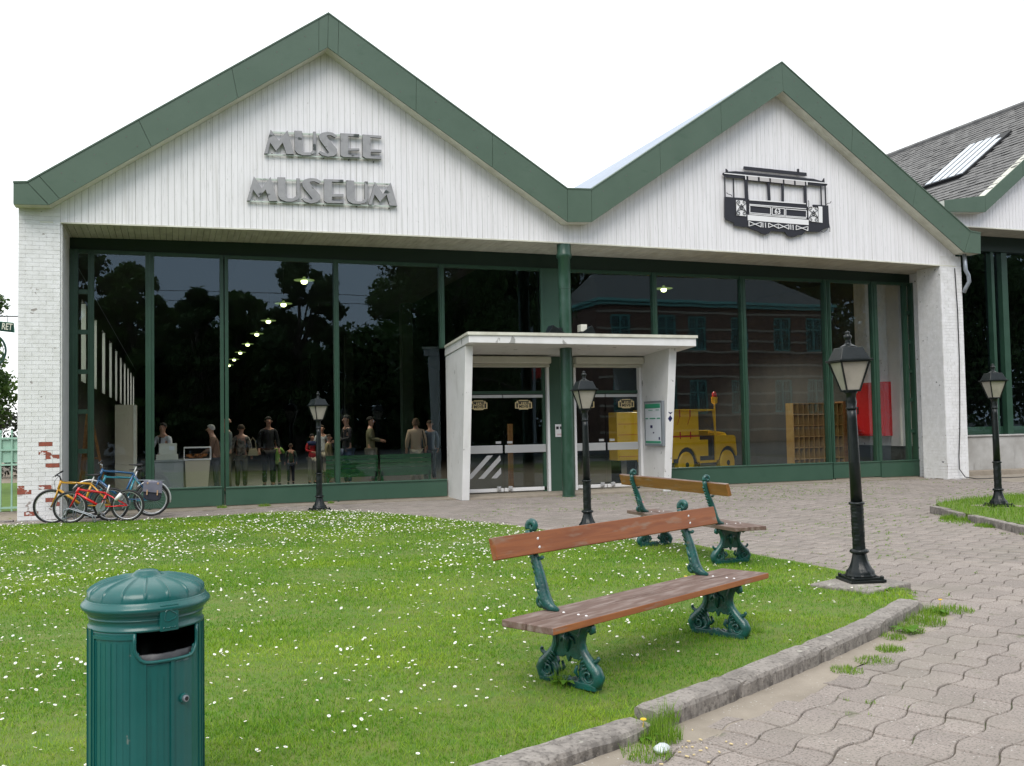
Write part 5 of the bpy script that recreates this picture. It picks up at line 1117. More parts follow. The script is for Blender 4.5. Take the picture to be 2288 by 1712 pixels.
bike_y = make_bike('bicycle','mustard yellow mountain bicycle between the red and the blue bicycles', bikeyel_m, (-1.42,-2.05,.0), R_(-6), tilt=6, R=.29, wb=.94, tall=.05)
bike_r = make_bike('bicycle','small red mountain bicycle without a saddle, nearest of the parked bicycles', bikered_m, (-1.13,-2.34,.012), R_(-5), tilt=2, R=.268, wb=.90, saddle=False, bars=False, small=1)
m = MB(); m.tube([(-.045,0,0),(-.045,0,.14)],.03,10); o = m.build('bottle', whitebar_m, bike_r, (.30,-.05,.34), rot=(0,R_(40),0), smooth=True)
# pannier hanging on the blue bicycle
pn = thing('pannier_bag', 'grey and navy canvas pannier with tan straps hanging on the blue bicycle', 'bag',(-.30,-1.92,.36), R_(-3)); pn.rotation_euler = (R_(4),R_(4),R_(-3))
m = MB(); m.prismY([(-.145,.02),(-.10,-.035),(.05,-.05),(.135,-.03),(.15,.03),(.15,.27),(-.15,.27)],-.07,.03); m.build('pouch', navy_m, pn, bevel=.02)
m = MB(); m.prismY([(-.16,.115),(.165,.095),(.155,.275),(-.155,.285)],-.088,-.072); m.box(-.155,.155,-.08,.03,.272,.29); m.build('flap', canvas_m, pn, bevel=.006)
m = MB(); [m.box(x-.011,x+.011,-.098,-.089,.06,.15) for x in (-.085,.085)]; [m.box(x-.014,x+.014,-.095,-.089,.25,.285) for x in (-.085,.085)]; m.build('straps', leather_m, pn, bevel=.003)
# rack
t = thing('bicycle_rack', 'galvanised tube bicycle rack holding the front wheels', 'bicycle rack', (-1.42,-2.42,.0), R_(-12))
for dx,dy in ((0,0),(.02,.07),(.03,.42),(.05,.49)):
    m = MB(); m.tube([(-.22+dx,dy,.02),(-.27+dx,dy,.10),(-.25+dx,dy,.24),(-.18+dx,dy,.27),(.12+dx,dy,.16),(.20+dx,dy,.12),(.22+dx,dy,.02)],.009,7); m.build('wheel_loop', galv_m, t, smooth=True)
for z,x0,x1 in ((.06,-.26,.22),(.19,-.26,.08)):
    m = MB(); m.tube([(x0,0,z+.04),(x0,.5,z+.04)],.010,7); m.tube([(x1,0,z*.6),(x1,.5,z*.6)],.010,7); m.build('cross_tube', galv_m, t, smooth=True)

# ------------------------------------------------------------------ things inside the hall
def lamp_in(x,y,z,lb):
    t = thing('hall_lamp', lb, 'ceiling lamp', (x,y,z), group='ceiling lamps in the hall')
    m = MB(); m.lathe([(.27,0),(.27,.012),(.13,.035),(.05,.05),(.03,.10)],24); m.build('hood', hood_m, t, smooth=True)
    m = MB(); m.lathe([(.03,-.10),(.075,-.08),(.09,-.02),(.08,.0)],14); m.build('bulb', lightbulb_m, t, smooth=True)
    m = MB(); m.tube([(0,0,.22),(0,0,1.2)],.008,4); m.build('cord', black_m, t)
for k in range(8): lamp_in(3.39,6+5*k,5.49,['nearest and largest glowing lamp of the row high behind the left glazing','second glowing lamp from the front of the row inside','third glowing lamp from the front of the row inside','fourth glowing lamp from the front of the row inside','fifth glowing lamp from the front of the row inside','sixth glowing lamp from the front of the row inside','seventh, tiny glowing lamp of the row inside','farthest and tiniest glowing lamp of the row inside'][k])
lamp_in(14.22,6,5.60,'single glowing lamp high behind the right glazing')
for x,y,z,e in ((3.39,6,5.3,190),(3.39,11,5.3,130),(3.39,16,5.3,90),(14.22,6,5.4,430)):
    ld = bpy.data.lights.new('hall_lamp_light','SPOT'); ld.spot_size = R_(136); ld.spot_blend = .35; ld.energy = e*1.6; ld.color = (1,.97,.80); ld.shadow_soft_size = .25; lo = bpy.data.objects.new('hall_lamp_light', ld); col.objects.link(lo); lo.location = (x,y,z)
# ticket counter, register, display case
t = thing('ticket_counter','grey ticket counter behind the second window bay','counter',(0,3.2,0))
m = MB(); m.box(-.33,.28,-.25,.6,.0,.84); m.build('counter_front', counter_m, t, bevel=.005)
m = MB(); m.box(-.62,-.32,-.15,.6,.0,.88); m.build('counter_wing', interior_m, t); m = MB(); m.box(-.37,.30,-.28,.62,.84,.875); m.build('counter_top', counter_m, t)
t = thing('cash_register','pale cash register on the ticket counter','cash register',(0,3.15,.876))
m = MB(); m.box(-.30,.17,-.2,.25,0,.12); m.build('drawer', cash_m, t, bevel=.008)
m = MB(); m.add([(-.24,-.16,.12),(.14,-.16,.12),(.14,.2,.12),(-.24,.2,.12),(-.24,-.06,.37),(.14,-.06,.37),(.14,.12,.37),(-.24,.12,.37)],[(0,3,2,1),(4,5,6,7),(0,1,5,4),(1,2,6,5),(2,3,7,6),(3,0,4,7)]); m.build('body', cash_m, t, bevel=.008)
m = MB(); m.add([(-.02,-.124,.22),(.09,-.124,.22),(.09,-.09,.31),(-.02,-.09,.31)],[(0,1,2,3)]); m.build('display', plate_m, t)
t = thing('display_case','white pedestal display case with orange goods under glass beside the register','display case',(.58,3.05,0))
m = MB(); m.add([(-.24,-.2,0),(.20,-.2,0),(.20,.25,0),(-.24,.25,0),(-.27,-.22,.86),(.27,-.22,.86),(.27,.27,.86),(-.27,.27,.86)],[(0,3,2,1),(4,5,6,7),(0,1,5,4),(1,2,6,5),(2,3,7,6),(3,0,4,7)]); m.build('pedestal', beige_m, t, bevel=.006)
m = MB(); m.box(-.29,.29,-.24,.29,.86,.885); m.box(-.29,.29,-.24,.29,1.13,1.155)
for x in (-.285,.285): 
    for y in (-.235,.285): m.box(x-.008,x+.008,y-.008,y+.008,.885,1.13)
m.build('glass_case_frame', whitebar_m, t)
m = MB()
for k in range(16): m.cbox((RNG.uniform(-.22,.22),RNG.uniform(-.15,.15),.92+.03*(k%3)),(.09,.06,.04),Matrix.Rotation(RNG.uniform(0,3),3,'Z'))
m.build('goods', pastry_m, t)
t = thing('partition_board','tall beige board standing behind the first wide window','board',(-.88,2.0,0)); m = MB(); m.box(-.22,.14,0,.06,0,2.10); m.build('front_face', beige_m, t); m = MB(); m.box(.141,.20,-.02,.5,0,2.09); m.build('side_face', trim_m, t)
t = thing('timber_trestle','orange timber A-frame leaning behind the leftmost window','trestle',(-1.45,1.2,0))
for a,b_ in (((-.30,0,0),(-.12,0,2.0)),((.28,.0,0),(-.08,0,2.0)),((-.28,.5,0),(-.12,.4,1.9))): m = MB(); m.tube([a,b_],.035,4); m.build('beam', wood_m_ochre, t)
m = MB(); m.tube([(-.2,0,1.0),(.1,0,1.0)],.025,4); m.build('beam', wood_m_ochre, t)
for k,(x0,x1,lb) in enumerate(((3.62,4.92,'green slatted bench back below the lamp post, left one behind the glass'),(4.98,6.3,'green slatted bench back at the right end behind the glass'))):
    t = thing('tram_bench', lb, 'bench', ((x0+x1)/2,4.0,0), group='green benches inside the hall'); w = (x1-x0)/2
    for q in range(5):
        m = MB(); m.box(-w,w,0,.02,.30+.11*q,.40+.11*q); m.build('slat', bench_in_m, t)
    m = MB(); m.box(-w,w,.03,.45,.40,.44); m.build('seat', bench_in_m, t)
    for s in (-1,1): m = MB(); m.box(s*(w-.05)-.03,s*(w-.05)+.03,.0,.45,0,.42); m.build('leg', bench_in_m, t)
# pigeonhole shelf and red cabinet
t = thing('pigeonhole_shelf','pale wooden pigeonhole shelf with ten columns behind the right glazing','shelf',(18.0,4.6,0))
x0,x1 = -.26,1.62; z0,z1 = .12,1.98
t.location = (16.55,2.6,0); t.rotation_euler = (0,0,R_(8))
m = MB(); m.box(x0,x1,.28,.30,z0,z1); m.build('back_board', shelf_m, t)
for k in range(11): m = MB(); xx = x0+(x1-x0)*k/10; m.box(xx-.010,xx+.010,0,.28,z0,z1); m.build('upright', shelf_m, t)
for k in range(7): m = MB(); zz = z0+(z1-z0)*k/6; m.box(x0,x1,.005,.28,zz-.010,zz+.010); m.build('shelf_board', shelf_m, t)
m = MB(); m.box(x1+.01,x1+.14,-.02,.3,z0,z1+.05); m.build('side_post', wood_m_ochre, t)
t = thing('red_cabinet','large red metal cabinet hung on the white brick wall inside','cabinet',(18.36,1.62,1.05)); m = MB(); m.box(-.30,.0,-.62,.62,0,1.46); m.build('cabinet', red_m, t, bevel=.01); m = MB(); m.box(-.315,-.301,-.58,.58,.04,1.42); m.build('door', red_m, t, bevel=.006); m = MB(); m.box(-.33,-.315,.40,.44,.6,.8); m.build('handle', black_m, t)
# yellow off-road vehicle
def make_jeep():
    t = thing('off_road_vehicle','yellow boxy off-road vehicle with open doorway and red-topped beacon parked inside the hall','vehicle',(13.42,3.45,-.03), R_(20)); t.scale = (.90,1,.985)
    Y0,Y1 = 0,1.45; Rw = .37; wb = 2.0      # right side at y=0, rear wheel at x=0
    def arch(cx, r, n=10): return [(cx+r*math.cos(a), Rw+.03+r*math.sin(a)) for a in np.linspace(math.pi, 0, n)]
    m = MB()
    rear = [(-.62,.55),(-.50,.55)]+arch(0,.47)[1:-1]+[(.50,.44),(.62,.44),(.62,.60),(1.02,.60),(1.02,1.06),(.62,1.06),(.62,1.15),(-.62,1.15)]
    m.prismY(rear, 0, .04); m.prismY(rear, Y1-.04, Y1); m.box(-.62,-.58,.041,Y1-.041,.45,1.15); m.box(-.57,.60,.05,Y1-.05,.80,.84); m.build('rear_body', yellow_m, t)
    m = MB()
    fr = [(1.38,.46),(1.52,.46)]+arch(wb,.46)[2:-1]+[(2.46,.62),(2.40,1.10),(2.32,1.17),(1.38,1.17)]
    m.prismY(fr, 0, .05); m.prismY(fr, Y1-.05, Y1); m.build('front_wing', yellow_m, t)
    m = MB(); m.add([(1.38,.25,1.17),(2.34,.25,1.15),(2.34,1.2,1.15),(1.38,1.2,1.17),(1.38,.25,1.33),(2.34,.32,1.24),(2.34,1.13,1.24),(1.38,1.2,1.33)],[(0,3,2,1),(4,5,6,7),(0,1,5,4),(1,2,6,5),(2,3,7,6),(3,0,4,7)]); m.build('bonnet', yellow_m, t, bevel=.02)
    m = MB(); m.box(2.34,2.38,.3,1.15,.55,1.22); m.build('grille', black_m, t)
    m = MB(); m.box(.60,1.42,0,.10,.40,.47); m.build('sill', yellow_m, t)
    m = MB(); m.box(-.62,.62,.02,Y1-.02,1.19,1.88); m.build('canopy_box', yellow_m, t, bevel=.02)
    m = MB(); m.box(-.63,1.36,.0,Y1,1.88,1.93); m.build('roof_panel', yellow_m, t, bevel=.01)
    m = MB(); m.tube([(1.34,.04,1.88),(1.46,.04,1.20)],.025,6); m.tube([(1.34,Y1-.04,1.88),(1.46,Y1-.04,1.20)],.025,6); m.box(1.40,1.46,.04,Y1-.04,1.18,1.24); m.build('windscreen_frame', yellow_m, t)
    m = MB(); m.add([(1.352,.06,1.86),(1.352,Y1-.06,1.86),(1.455,Y1-.06,1.25),(1.455,.06,1.25)],[(0,1,2,3)]); m.build('windscreen', glass_m, t)
    m = MB(); m.box(-.62,.62,.0,.015,1.155,1.185); m.build('seam_strip', redprint_m, t)
    m = MB()
    for x in (-.30,.18):
        m.box(x-.012,x+.012,-.02,.0,1.72,1.92); m.box(x-.012,x+.012,-.02,.0,1.10,1.30); m.tube([(x,-.005,1.72),(x-.12,-.005,1.5)],.006,4)
    m.build('clamps', redprint_m, t)
    m = MB(); m.box(.68,1.1,.3,.7,.62,.95); m.box(.62,.72,.3,.7,.95,1.3); m.build('seat', interior_m, t, bevel=.02)
    m = MB(); m.box(.62,1.38,.06,Y1-.06,.47,.58); m.box(1.30,1.38,.06,Y1-.06,.58,1.15); m.build('cab_floor', interior_m, t)
    m = MB(); m.tube([(1.52,.10,1.10),(1.50,.08,2.10)],.028,8); m.tube([(1.52,.09,1.45),(1.42,.06,1.60)],.015,6); m.lathe([(.05,2.08),(.09,2.12),(.09,2.24),(.10,2.25),(.10,2.28)],16,(1.50,.08,0)); m.build('beacon_pole', yellow_m, t, smooth=False)
    m = MB(); m.lathe([(.07,2.28),(.075,2.36),(.05,2.42),(.01,2.44)],14,(1.50,.08,0)); m.build('beacon', red_m, t, smooth=True)
    for xx in (0,wb):
        for yy in (.10,Y1-.10):
            w = MB(); w.tube([(xx,yy-.09,Rw),(xx,yy-.07,Rw),(xx,yy+.07,Rw),(xx,yy+.09,Rw)],[Rw-.04,Rw,Rw,Rw-.04],28); wh = w.build('wheel', yellow_m, t)
            w = MB(); w.tube([(xx,yy-.10,Rw),(xx,yy-.095,Rw)],.21,24); w.build('hub_ring', yellow_m, wh); w = MB(); w.tube([(xx,yy-.112,Rw),(xx,yy-.10,Rw)],.075,16); w.build('hub', black_m, wh)
    m = MB(); m.box(-.5,2.3,.35,1.1,.38,.55); m.box(-.52,.52,.045,.5,.44,.92); m.box(1.5,2.44,.055,.5,.46,.93); m.box(-.45,.45,.9,1.40,.44,.92); m.build('chassis', black_m, t)
    return t
make_jeep()
m = MB(); m.box(0,.3,0,.6,.55,1.85); 
tt = thing('yellow_locker','tall yellow locker seen through the right pair of doors','locker',(10.9,2.6,0)); m = MB(); m.box(0,.62,0,.5,.55,1.80); m.build('cabinet', yellow_m, tt, bevel=.01); m = MB(); [m.box(.03,.6,-.012,-.001,.65+.28*k,.66+.28*k) for k in range(4)]; m.build('shelf_lines', redprint_m, tt); m = MB(); m.box(.05,.1,0,.5,0,.55); m.box(.5,.56,0,.5,0,.55); m.build('legs', black_m, tt)
tt = thing('timber_post','orange timber post inside the left pair of doors','post',(7.65,1.6,0)); m = MB(); m.box(-.07,.03,0,.1,0,1.55); m.build('post', wood_m_ochre, tt)
# ------------------------------------------------------------------ people inside the hall
cloth = {}
def cm(name, c, c2=None):
    if name not in cloth: cloth[name] = mat(name, c, .85, c2=c2, scale=14, obj=True) if c2 else mat(name, c, .85)
    return cloth[name]
skin_m = mat('skin', (.50,.27,.19), .5)
eye_m = mat('eye_dark', (.03,.02,.02), .3)
def skin_mesh(name, chain, edges, rad, material, root=0, sub=1):
    me = bpy.data.meshes.new(name); me.from_pydata([tuple(c) for c in chain], edges, [])
    o = bpy.data.objects.new('tmp_'+name, me); col.objects.link(o)
    o.modifiers.new('skin','SKIN'); sk = me.skin_vertices[0].data
    for i,r in enumerate(rad): sk[i].radius = r if hasattr(r,'__len__') else (r,r); sk[i].use_root = (i == root)
    s = o.modifiers.new('sub','SUBSURF'); s.levels = sub; s.render_levels = sub
    return o, material, name
PENDING = []
def person(label, x, y, face, h, top, top_m, leg_m, hair_m, arms='rest', hairlen=0, walk=0.0, skirt=0.0, bend=0.0, shoes=None, z=0.0):
    """face: heading the person looks towards, degrees, 0 = towards the glass"""
    t = thing('person', label, 'person', (x,y,z), R_(face), group='visitors and staff inside the hall'); s = h/1.75
    V = lambda a,b,c: Vector((a*s, (b - bend*max(0,c-.95)*.6)*s, c*s))
    hipz, kz = .92, .49
    A = {'rest': [((.235,.03,1.17),(.25,-.06,.93)),((-.235,.03,1.17),(-.25,-.06,.93))],
         'hold': [((.235,-.02,1.17),(.12,-.27,1.14)),((-.235,-.02,1.17),(-.10,-.28,1.12))],
         'high': [((.25,-.12,1.22),(.07,-.26,1.45)),((-.25,-.12,1.22),(-.07,-.26,1.45))],
         'front': [((.24,-.06,1.18),(.17,-.34,1.02)),((-.24,-.06,1.18),(-.15,-.34,1.03))],
         'one': [((.235,.02,1.17),(.14,-.26,1.24)),((-.235,.03,1.17),(-.25,-.06,.93))]}[arms]
    # body: one continuous graph
    C = [V(0,0,.95),V(0,.01,1.12),V(0,.015,1.30),V(0,.01,1.42),V(0,-.005,1.50),V(0,-.02,1.565),V(0,-.015,1.635),V(0,-.005,1.695)]
    Rd = [(.135*s,.10*s),(.115*s,.085*s),(.14*s,.095*s),(.10*s,.07*s),(.050*s,.052*s),(.062*s,.075*s),(.078*s,.092*s),(.066*s,.078*s)]
    E = [(0,1),(1,2),(2,3),(3,4),(4,5),(5,6),(6,7)]
    hands = []
    for sgn,(el,wr) in ((1,A[0]),(-1,A[1])):
        b0 = len(C); sh = V(sgn*.165,.01,1.40); el_ = V(*el); wr_ = V(*wr); d = (wr_-el_).normalized(); pm = wr_ + d*.055*s
        C += [sh, el_, wr_, pm]; Rd += [.052*s,.040*s,.026*s,(.032*s,.018*s)]; E += [(3,b0),(b0,b0+1),(b0+1,b0+2),(b0+2,b0+3)]
        side = d.cross(Vector((0,1,0))).normalized() if abs(d.y) < .9 else Vector((1,0,0))
        for q in range(5):
            k = len(C); off = side*((q-1.5)*.017*s) if q < 4 else side*(-.036*s); L_ = (.068,.078,.074,.058,.045)[q]*s
            src = pm if q < 4 else wr_+d*.02*s
            p1 = src + off + d*(L_*.5); p2 = src + off*1.05 + d*(L_*.85) + Vector((0,-.012*s,-.008*s)); C += [p1,p2]; Rd += [.0085*s,.007*s]; E += [(b0+3 if q < 4 else b0+2,k),(k,k+1)]
    feet = []
    for sgn in (1,-1):
        b0 = len(C); w = walk*sgn
        C += [V(sgn*.085,0,.88),V(sgn*.095,-.01-w*.12,kz),V(sgn*.10,.03-w*.05 if w>=0 else .03-w*.28,.09),V(sgn*.11,-.10-(w*.05 if w>=0 else w*.2),.045)]
        C[-3].y += 0; Rd += [.085*s,.058*s,.038*s,.036*s]; E += [(0,b0),(b0,b0+1),(b0+1,b0+2),(b0+2,b0+3)]
    PENDING.append((skin_mesh('body',C,E,Rd,skin_m,0,1),t))
    # top: shirt / jacket follows the torso and arms
    lowz = {'shirt':.90,'jacket':.84,'coat':.62}[top]
    puff = {'shirt':1.14,'jacket':1.25,'coat':1.32}[top]
    C2 = [V(0,0,lowz),V(0,.0,.98),V(0,.01,1.14),V(0,.015,1.30),V(0,.01,1.405),V(0,0,1.462)]; R2 = [(.165*s*(1.15 if top=='coat' else .98),.13*s),(.152*s,.12*s),(.125*s*puff/1.1,.10*s*puff/1.1),(.148*s*puff/1.1,.105*s*puff/1.05),(.105*s,.082*s),(.062*s,.062*s)]; E2 = [(0,1),(1,2),(2,3),(3,4),(4,5)]
    for sgn,(el,wr) in ((1,A[0]),(-1,A[1])):
        b0 = len(C2); el_ = V(*el); wr_ = V(*wr); C2 += [V(sgn*.17,.01,1.395),el_,el_.lerp(wr_,.92)]; R2 += [.064*s*puff/1.1,.050*s*puff/1.1,.036*s*puff/1.1]; E2 += [(4,b0),(b0,b0+1),(b0+1,b0+2)]
    PENDING.append((skin_mesh({'shirt':'shirt','jacket':'jacket','coat':'coat'}[top],C2,E2,R2,top_m,0,1),t))
    C3 = [V(0,.0,.93)]; R3_ = [(.155*s,.115*s)]; E3 = []
    for sgn in (1,-1):
        b0 = len(C3); w = walk*sgn
        C3 += [V(sgn*.088,0,.86),V(sgn*.096,-.01-w*.12,kz),V(sgn*.10,.03-w*.05 if w>=0 else .03-w*.28,.10)]; R3_ += [.098*s,.072*s,.060*s]; E3 += [(0,b0),(b0,b0+1),(b0+1,b0+2)]
    PENDING.append((skin_mesh('trousers',C3,E3,R3_,leg_m,0,1),t))
    # hair, eyes, nose, ears, shoes
    m = MB(); cx = V(0,.005,1.672); n1,n2 = 14,9; vs = []
    for i in range(n2):
        th = (i/(n2-1))*1.75
        for j in range(n1):
            a = 2*math.pi*j/n1; fr = max(0,-math.sin(a)); thh = th*(1-.38*fr) ; rx,ry,rz = .087*s,.104*s,.086*s
            q = Vector((rx*math.sin(thh)*math.cos(a), ry*math.sin(thh)*math.sin(a), rz*math.cos(thh))); 
            if hairlen and i > 5 and math.sin(a) > -.35: q.z -= hairlen*s*(i-5)/3; q.x *= 1.08
            vs.append(cx+q)
    m.add(vs,[(i*n1+j,i*n1+(j+1)%n1,(i+1)*n1+(j+1)%n1,(i+1)*n1+j) for i in range(n2-1) for j in range(n1)][::1]); m.build('hair', hair_m, t, smooth=True)
    hd = V(0,-.0,1.635)
    m = MB(); 
    for sx in (-1,1): m.add(*_dome(hd+Vector((sx*.030*s,-.098*s,.005*s)),.011*s,(0,-1,0)))
    m.build('eyes', eye_m, t)
    m = MB(); m.tube([hd+Vector((0,-.098*s,.008*s)),hd+Vector((0,-.118*s,-.022*s)),hd+Vector((0,-.10*s,-.030*s))],[.006*s,.014*s,.010*s],6)
    for sx in (-1,1): m.tube([hd+Vector((sx*.078*s,-.01*s,.018*s)),hd+Vector((sx*.092*s,.0,.0)),hd+Vector((sx*.080*s,-.008*s,-.025*s))],[.010*s,.014*s,.008*s],6)
    m.build('nose_and_ears', skin_m, t, smooth=True)
    m = MB(); m.tube([hd+Vector((-.022*s,-.096*s,-.048*s)),hd+Vector((0,-.101*s,-.050*s)),hd+Vector((.022*s,-.096*s,-.048*s))],.005*s,5); m.build('mouth', redprint_m, t)
    m = MB()
    for sgn in (1,-1):
        w = walk*sgn; ay = (.03-w*.05 if w>=0 else .03-w*.28); m.tube([V(sgn*.10,ay+.04,.04),V(sgn*.105,ay-.02,.05),V(sgn*.11,ay-.10,.04),V(sgn*.11,ay-.15,.03)],[.038*s,.045*s,.042*s,.025*s],8)
    m.build('shoes', shoes or black_m, t, smooth=True)
    return t
brown = cm('brown_hair',(.05,.03,.018)); dark = cm('dark_hair',(.014,.011,.009)); greyh = cm('grey_hair',(.50,.49,.46)); 
beige = cm('beige_trousers',(.42,.38,.29)); black_c = cm('black_cloth',(.014,.014,.017)); white_c = cm('white_shirt',(.66,.68,.72)); denim = cm('denim',(.06,.09,.16))
p = person('man in white shirt and dark tie standing behind the cash register', -.16,3.95,-35,1.72,'shirt',white_c,black_c,dark,'front')
m = MB(); m.add([(-.02,-.115,1.40),(.02,-.115,1.40),(.035,-.140,1.05),(0,-.142,1.0),(-.035,-.140,1.05)],[(0,1,2,3,4)]); m.add([(-.02,-.11,1.40),(.02,-.11,1.40),(.035,-.135,1.05),(0,-.137,1.0),(-.035,-.135,1.05)],[(4,3,2,1,0)]); m.build('tie', black_m, p)
person('white-haired woman in brown jacket leaning towards the display case', 1.02,3.75,-95,1.66,'jacket',cm('brown_jacket',(.22,.13,.09)),cm('grey_trousers',(.10,.10,.11)),greyh,'front',.04,bend=.3)
person('balding man in grey-green jacket behind the second mullion', 1.28,4.2,-70,1.80,'jacket',cm('grey_green_jacket',(.16,.19,.17)),cm('khaki_trousers',(.17,.15,.09)),skin_m,'hold')
p = person('woman in patterned blouse carrying a cream handbag beside the second mullion', 1.70,5.4,170,1.66,'shirt',cm('patterned_blouse',(.05,.045,.04),(.38,.35,.30)),cm('dark_khaki_trousers',(.13,.12,.07)),brown,'rest',.03)
bag = thing('handbag','cream handbag on the arm of the woman in the patterned blouse','bag',(1.98,5.32,.86)); m = MB(); m.prismY([(-.13,0),(.13,0),(.09,.18),(-.09,.18)],-.04,.04); m.build('bag_body', cm('cream_bag',(.55,.48,.30)), bag, bevel=.015); m = MB(); m.tube([(-.08,0,.17),(-.06,0,.38),(.0,0,.46),(.06,0,.38),(.08,0,.17)],.008,6); m.build('strap', cm('cream_bag',(.55,.48,.30)), bag)
person('person in dark clothes between the second mullion and the child in green', 2.45,6.2,10,1.86,'jacket',black_c,black_c,dark,'rest')
person('child in lime-green hooded jacket looking through a camera', 2.72,6.8,160,1.24,'jacket',cm('lime_green_jacket',(.26,.48,.09)),cm('green_trousers',(.12,.17,.06)),brown,'high')
person('small child in dark green pullover standing right of the child in lime green', 3.15,7.3,180,1.12,'shirt',cm('dark_green_pullover',(.035,.06,.035)),cm('dark_jeans',(.03,.035,.05)),brown,'rest')
p = person('boy in red and navy pullover standing just left of the lamp post', 3.70,7.0,15,1.38,'shirt',cm('red_pullover',(.42,.012,.02)),beige,dark,'hold')
m = MB(); s=1.38/1.75; m.tube([(-.17*s,.01,1.40*s),(0,-.02,1.415*s),(.17*s,.01,1.40*s)],[.075*s,.10*s,.075*s],10); m.build('navy_yoke', cm('navy_cloth',(.02,.03,.10)), p, smooth=True)
person('person in pale shirt partly hidden by the lamp post', 4.08,7.8,0,1.62,'shirt',cm('pale_shirt',(.50,.52,.52)),beige,brown,'rest')
person('child in tan anorak right of the lamp post', 4.10,6.6,60,1.36,'jacket',cm('tan_anorak',(.30,.25,.14)),cm('tan_trousers',(.26,.22,.14)),brown,'rest')
p = person('man in dark pullover and jeans just right of the third mullion', 4.35,5.2,-75,1.86,'shirt',cm('dark_pullover',(.025,.022,.025)),denim,dark,'hold')
p = person('man with glasses in olive jacket and beige trousers facing left', 5.12,5.9,75,1.82,'jacket',cm('olive_jacket',(.17,.16,.09)),beige,dark,'hold'); s=1.82/1.75
m = MB(); 
for sx in (-1,1): m.tube([(sx*.03*s+.022*math.cos(a),-.112*s,1.640*s+.018*math.sin(a)) for a in np.linspace(0,2*math.pi,11)[:-1]],.003,4,closed=True)
m.build('glasses', black_m, p)
p = person('brown-haired woman seen from behind in a beige trench coat with shoulder bag strap', 6.18,5.1,172,1.75,'coat',cm('beige_trench_coat',(.50,.37,.26)),beige,cm('mid_brown_hair',(.11,.065,.04)),'rest',.10)
m = MB(); m.tube([(-.16,.11,1.42),(-.19,.13,1.25),(-.24,.10,1.0)],.012,6); m.build('bag_strap', black_m, p)
person('person in blue-grey jacket at the right edge of the fourth window bay', 6.70,5.6,190,1.70,'jacket',cm('blue_grey_jacket',(.10,.13,.17)),black_c,brown,'rest')
bpy.context.view_layer.update(); dg = bpy.context.evaluated_depsgraph_get()
for (o,mm,name),t in PENDING:
    me = bpy.data.meshes.new_from_object(o.evaluated_get(dg)); me.name = name; me.materials.clear(); me.materials.append(mm); me.shade_smooth()
    q = obj(name, me, t)
for (o,mm,name),t in PENDING: bpy.data.objects.remove(o)

# ------------------------------------------------------------------ left edge: fence, hanging sign, bracket
fc = thing('metal_fence','pale green railing with boarded upper band left of the left brick pier','fence',(-2.62,.55,0))
for k in range(12):
    x = -.04-.19*k; m = MB(); m.box(x-.014,x+.014,-.014,.014,.05,1.52); m.lathe([(.012,1.52),(.028,1.545),(.024,1.575),(.006,1.60)],10,(x,0,0)); m.build('picket', fence_m, fc)
for z in (.12,.94,1.22,1.44): m = MB(); m.box(-2.3,.0,-.02,.02,z-.018,z+.018); m.build('rail', fence_m, fc)
m = MB(); m.box(-2.3,0,.022,.034,.98,1.42); m.build('boarding', fence_m, fc)
m = MB(); m.box(-.05,.01,-.03,.03,0,1.56); m.build('gate_post', fence_m, fc)
hs = thing('hanging_sign','dark green hanging sign with cream lettering on an iron bracket left of the pier','sign',(-2.52,-1.2,3.2))
m = MB(); m.tube([(0,0,.39),(-1.1,0,.37)],.012,8); m.tube([(-.16,0,.38),(-.17,0,.27)],.006,5); m.tube([(-.9,0,.38),(-.9,0,.27)],.006,5); m.build('bracket', blackpaint_m, hs)
m = MB(); m.prismY([(-.05,.10),(-.065,.27),(-.50,.31),(-.95,.27),(-.93,.10),(-.5,.15)],-.02,.02); m.build('name_board', signgreen_m, hs, bevel=.004)
m = MB(); m.tube([(x-.5,-.015,z) for x,z in [(.445,-.0+.10),(.43,.27),(.0,.308),(-.44,.27)]],.007,5); m.build('board_edge', fence_m, hs)
me = text_mesh('RET', .160, MATS['cream_trim'], .004, align='RIGHT', sx=.62); obj('lettering', me, hs, (-.085,-.026,.19), (R_(90),R_(5),0))
m = MB(); m.tube([(-.46+.20*math.cos(a)*1.35,0,-.22+.30*math.sin(a)) for a in np.linspace(0,2*math.pi,33)[:-1]],.018,8,closed=True); m.tube([(-.46+.17*math.cos(a)*1.35,0,-.22+.26*math.sin(a)) for a in np.linspace(0,2*math.pi,33)[:-1]],.007,6,closed=True); m.build('oval_ring', signgreen_m, hs)
g = MB(); g.add([(-60,.1,-.03),(-2.55,.1,-.03),(-2.55,70,-.03),(-60,70,-.03)],[(0,1,2,3)]); g.build('yard_path', path_m, kind='structure')
g = MB(); g.add([(-60,1.6,-.02),(-2.55,1.6,-.02),(-2.55,14,-.02),(-60,14,-.02)],[(0,1,2,3)]); g.build('yard_lawn', mat('far_grass',(.10,.18,.025),.9,c2=(.14,.24,.04),scale=3), kind='structure')
g = MB(); g.box(-3.8,-2.56,-1.45,-1.25,-.02,.03); g.build('yard_kerb', kerb_m, kind='structure')
g = MB(); g.add([(-12,-2.15,.004),(-2.56,-2.05,.004),(-2.56,.4,.004),(-12,.4,.004)],[(0,1,2,3)]); g.build('yard_gravel', path_m, kind='structure')

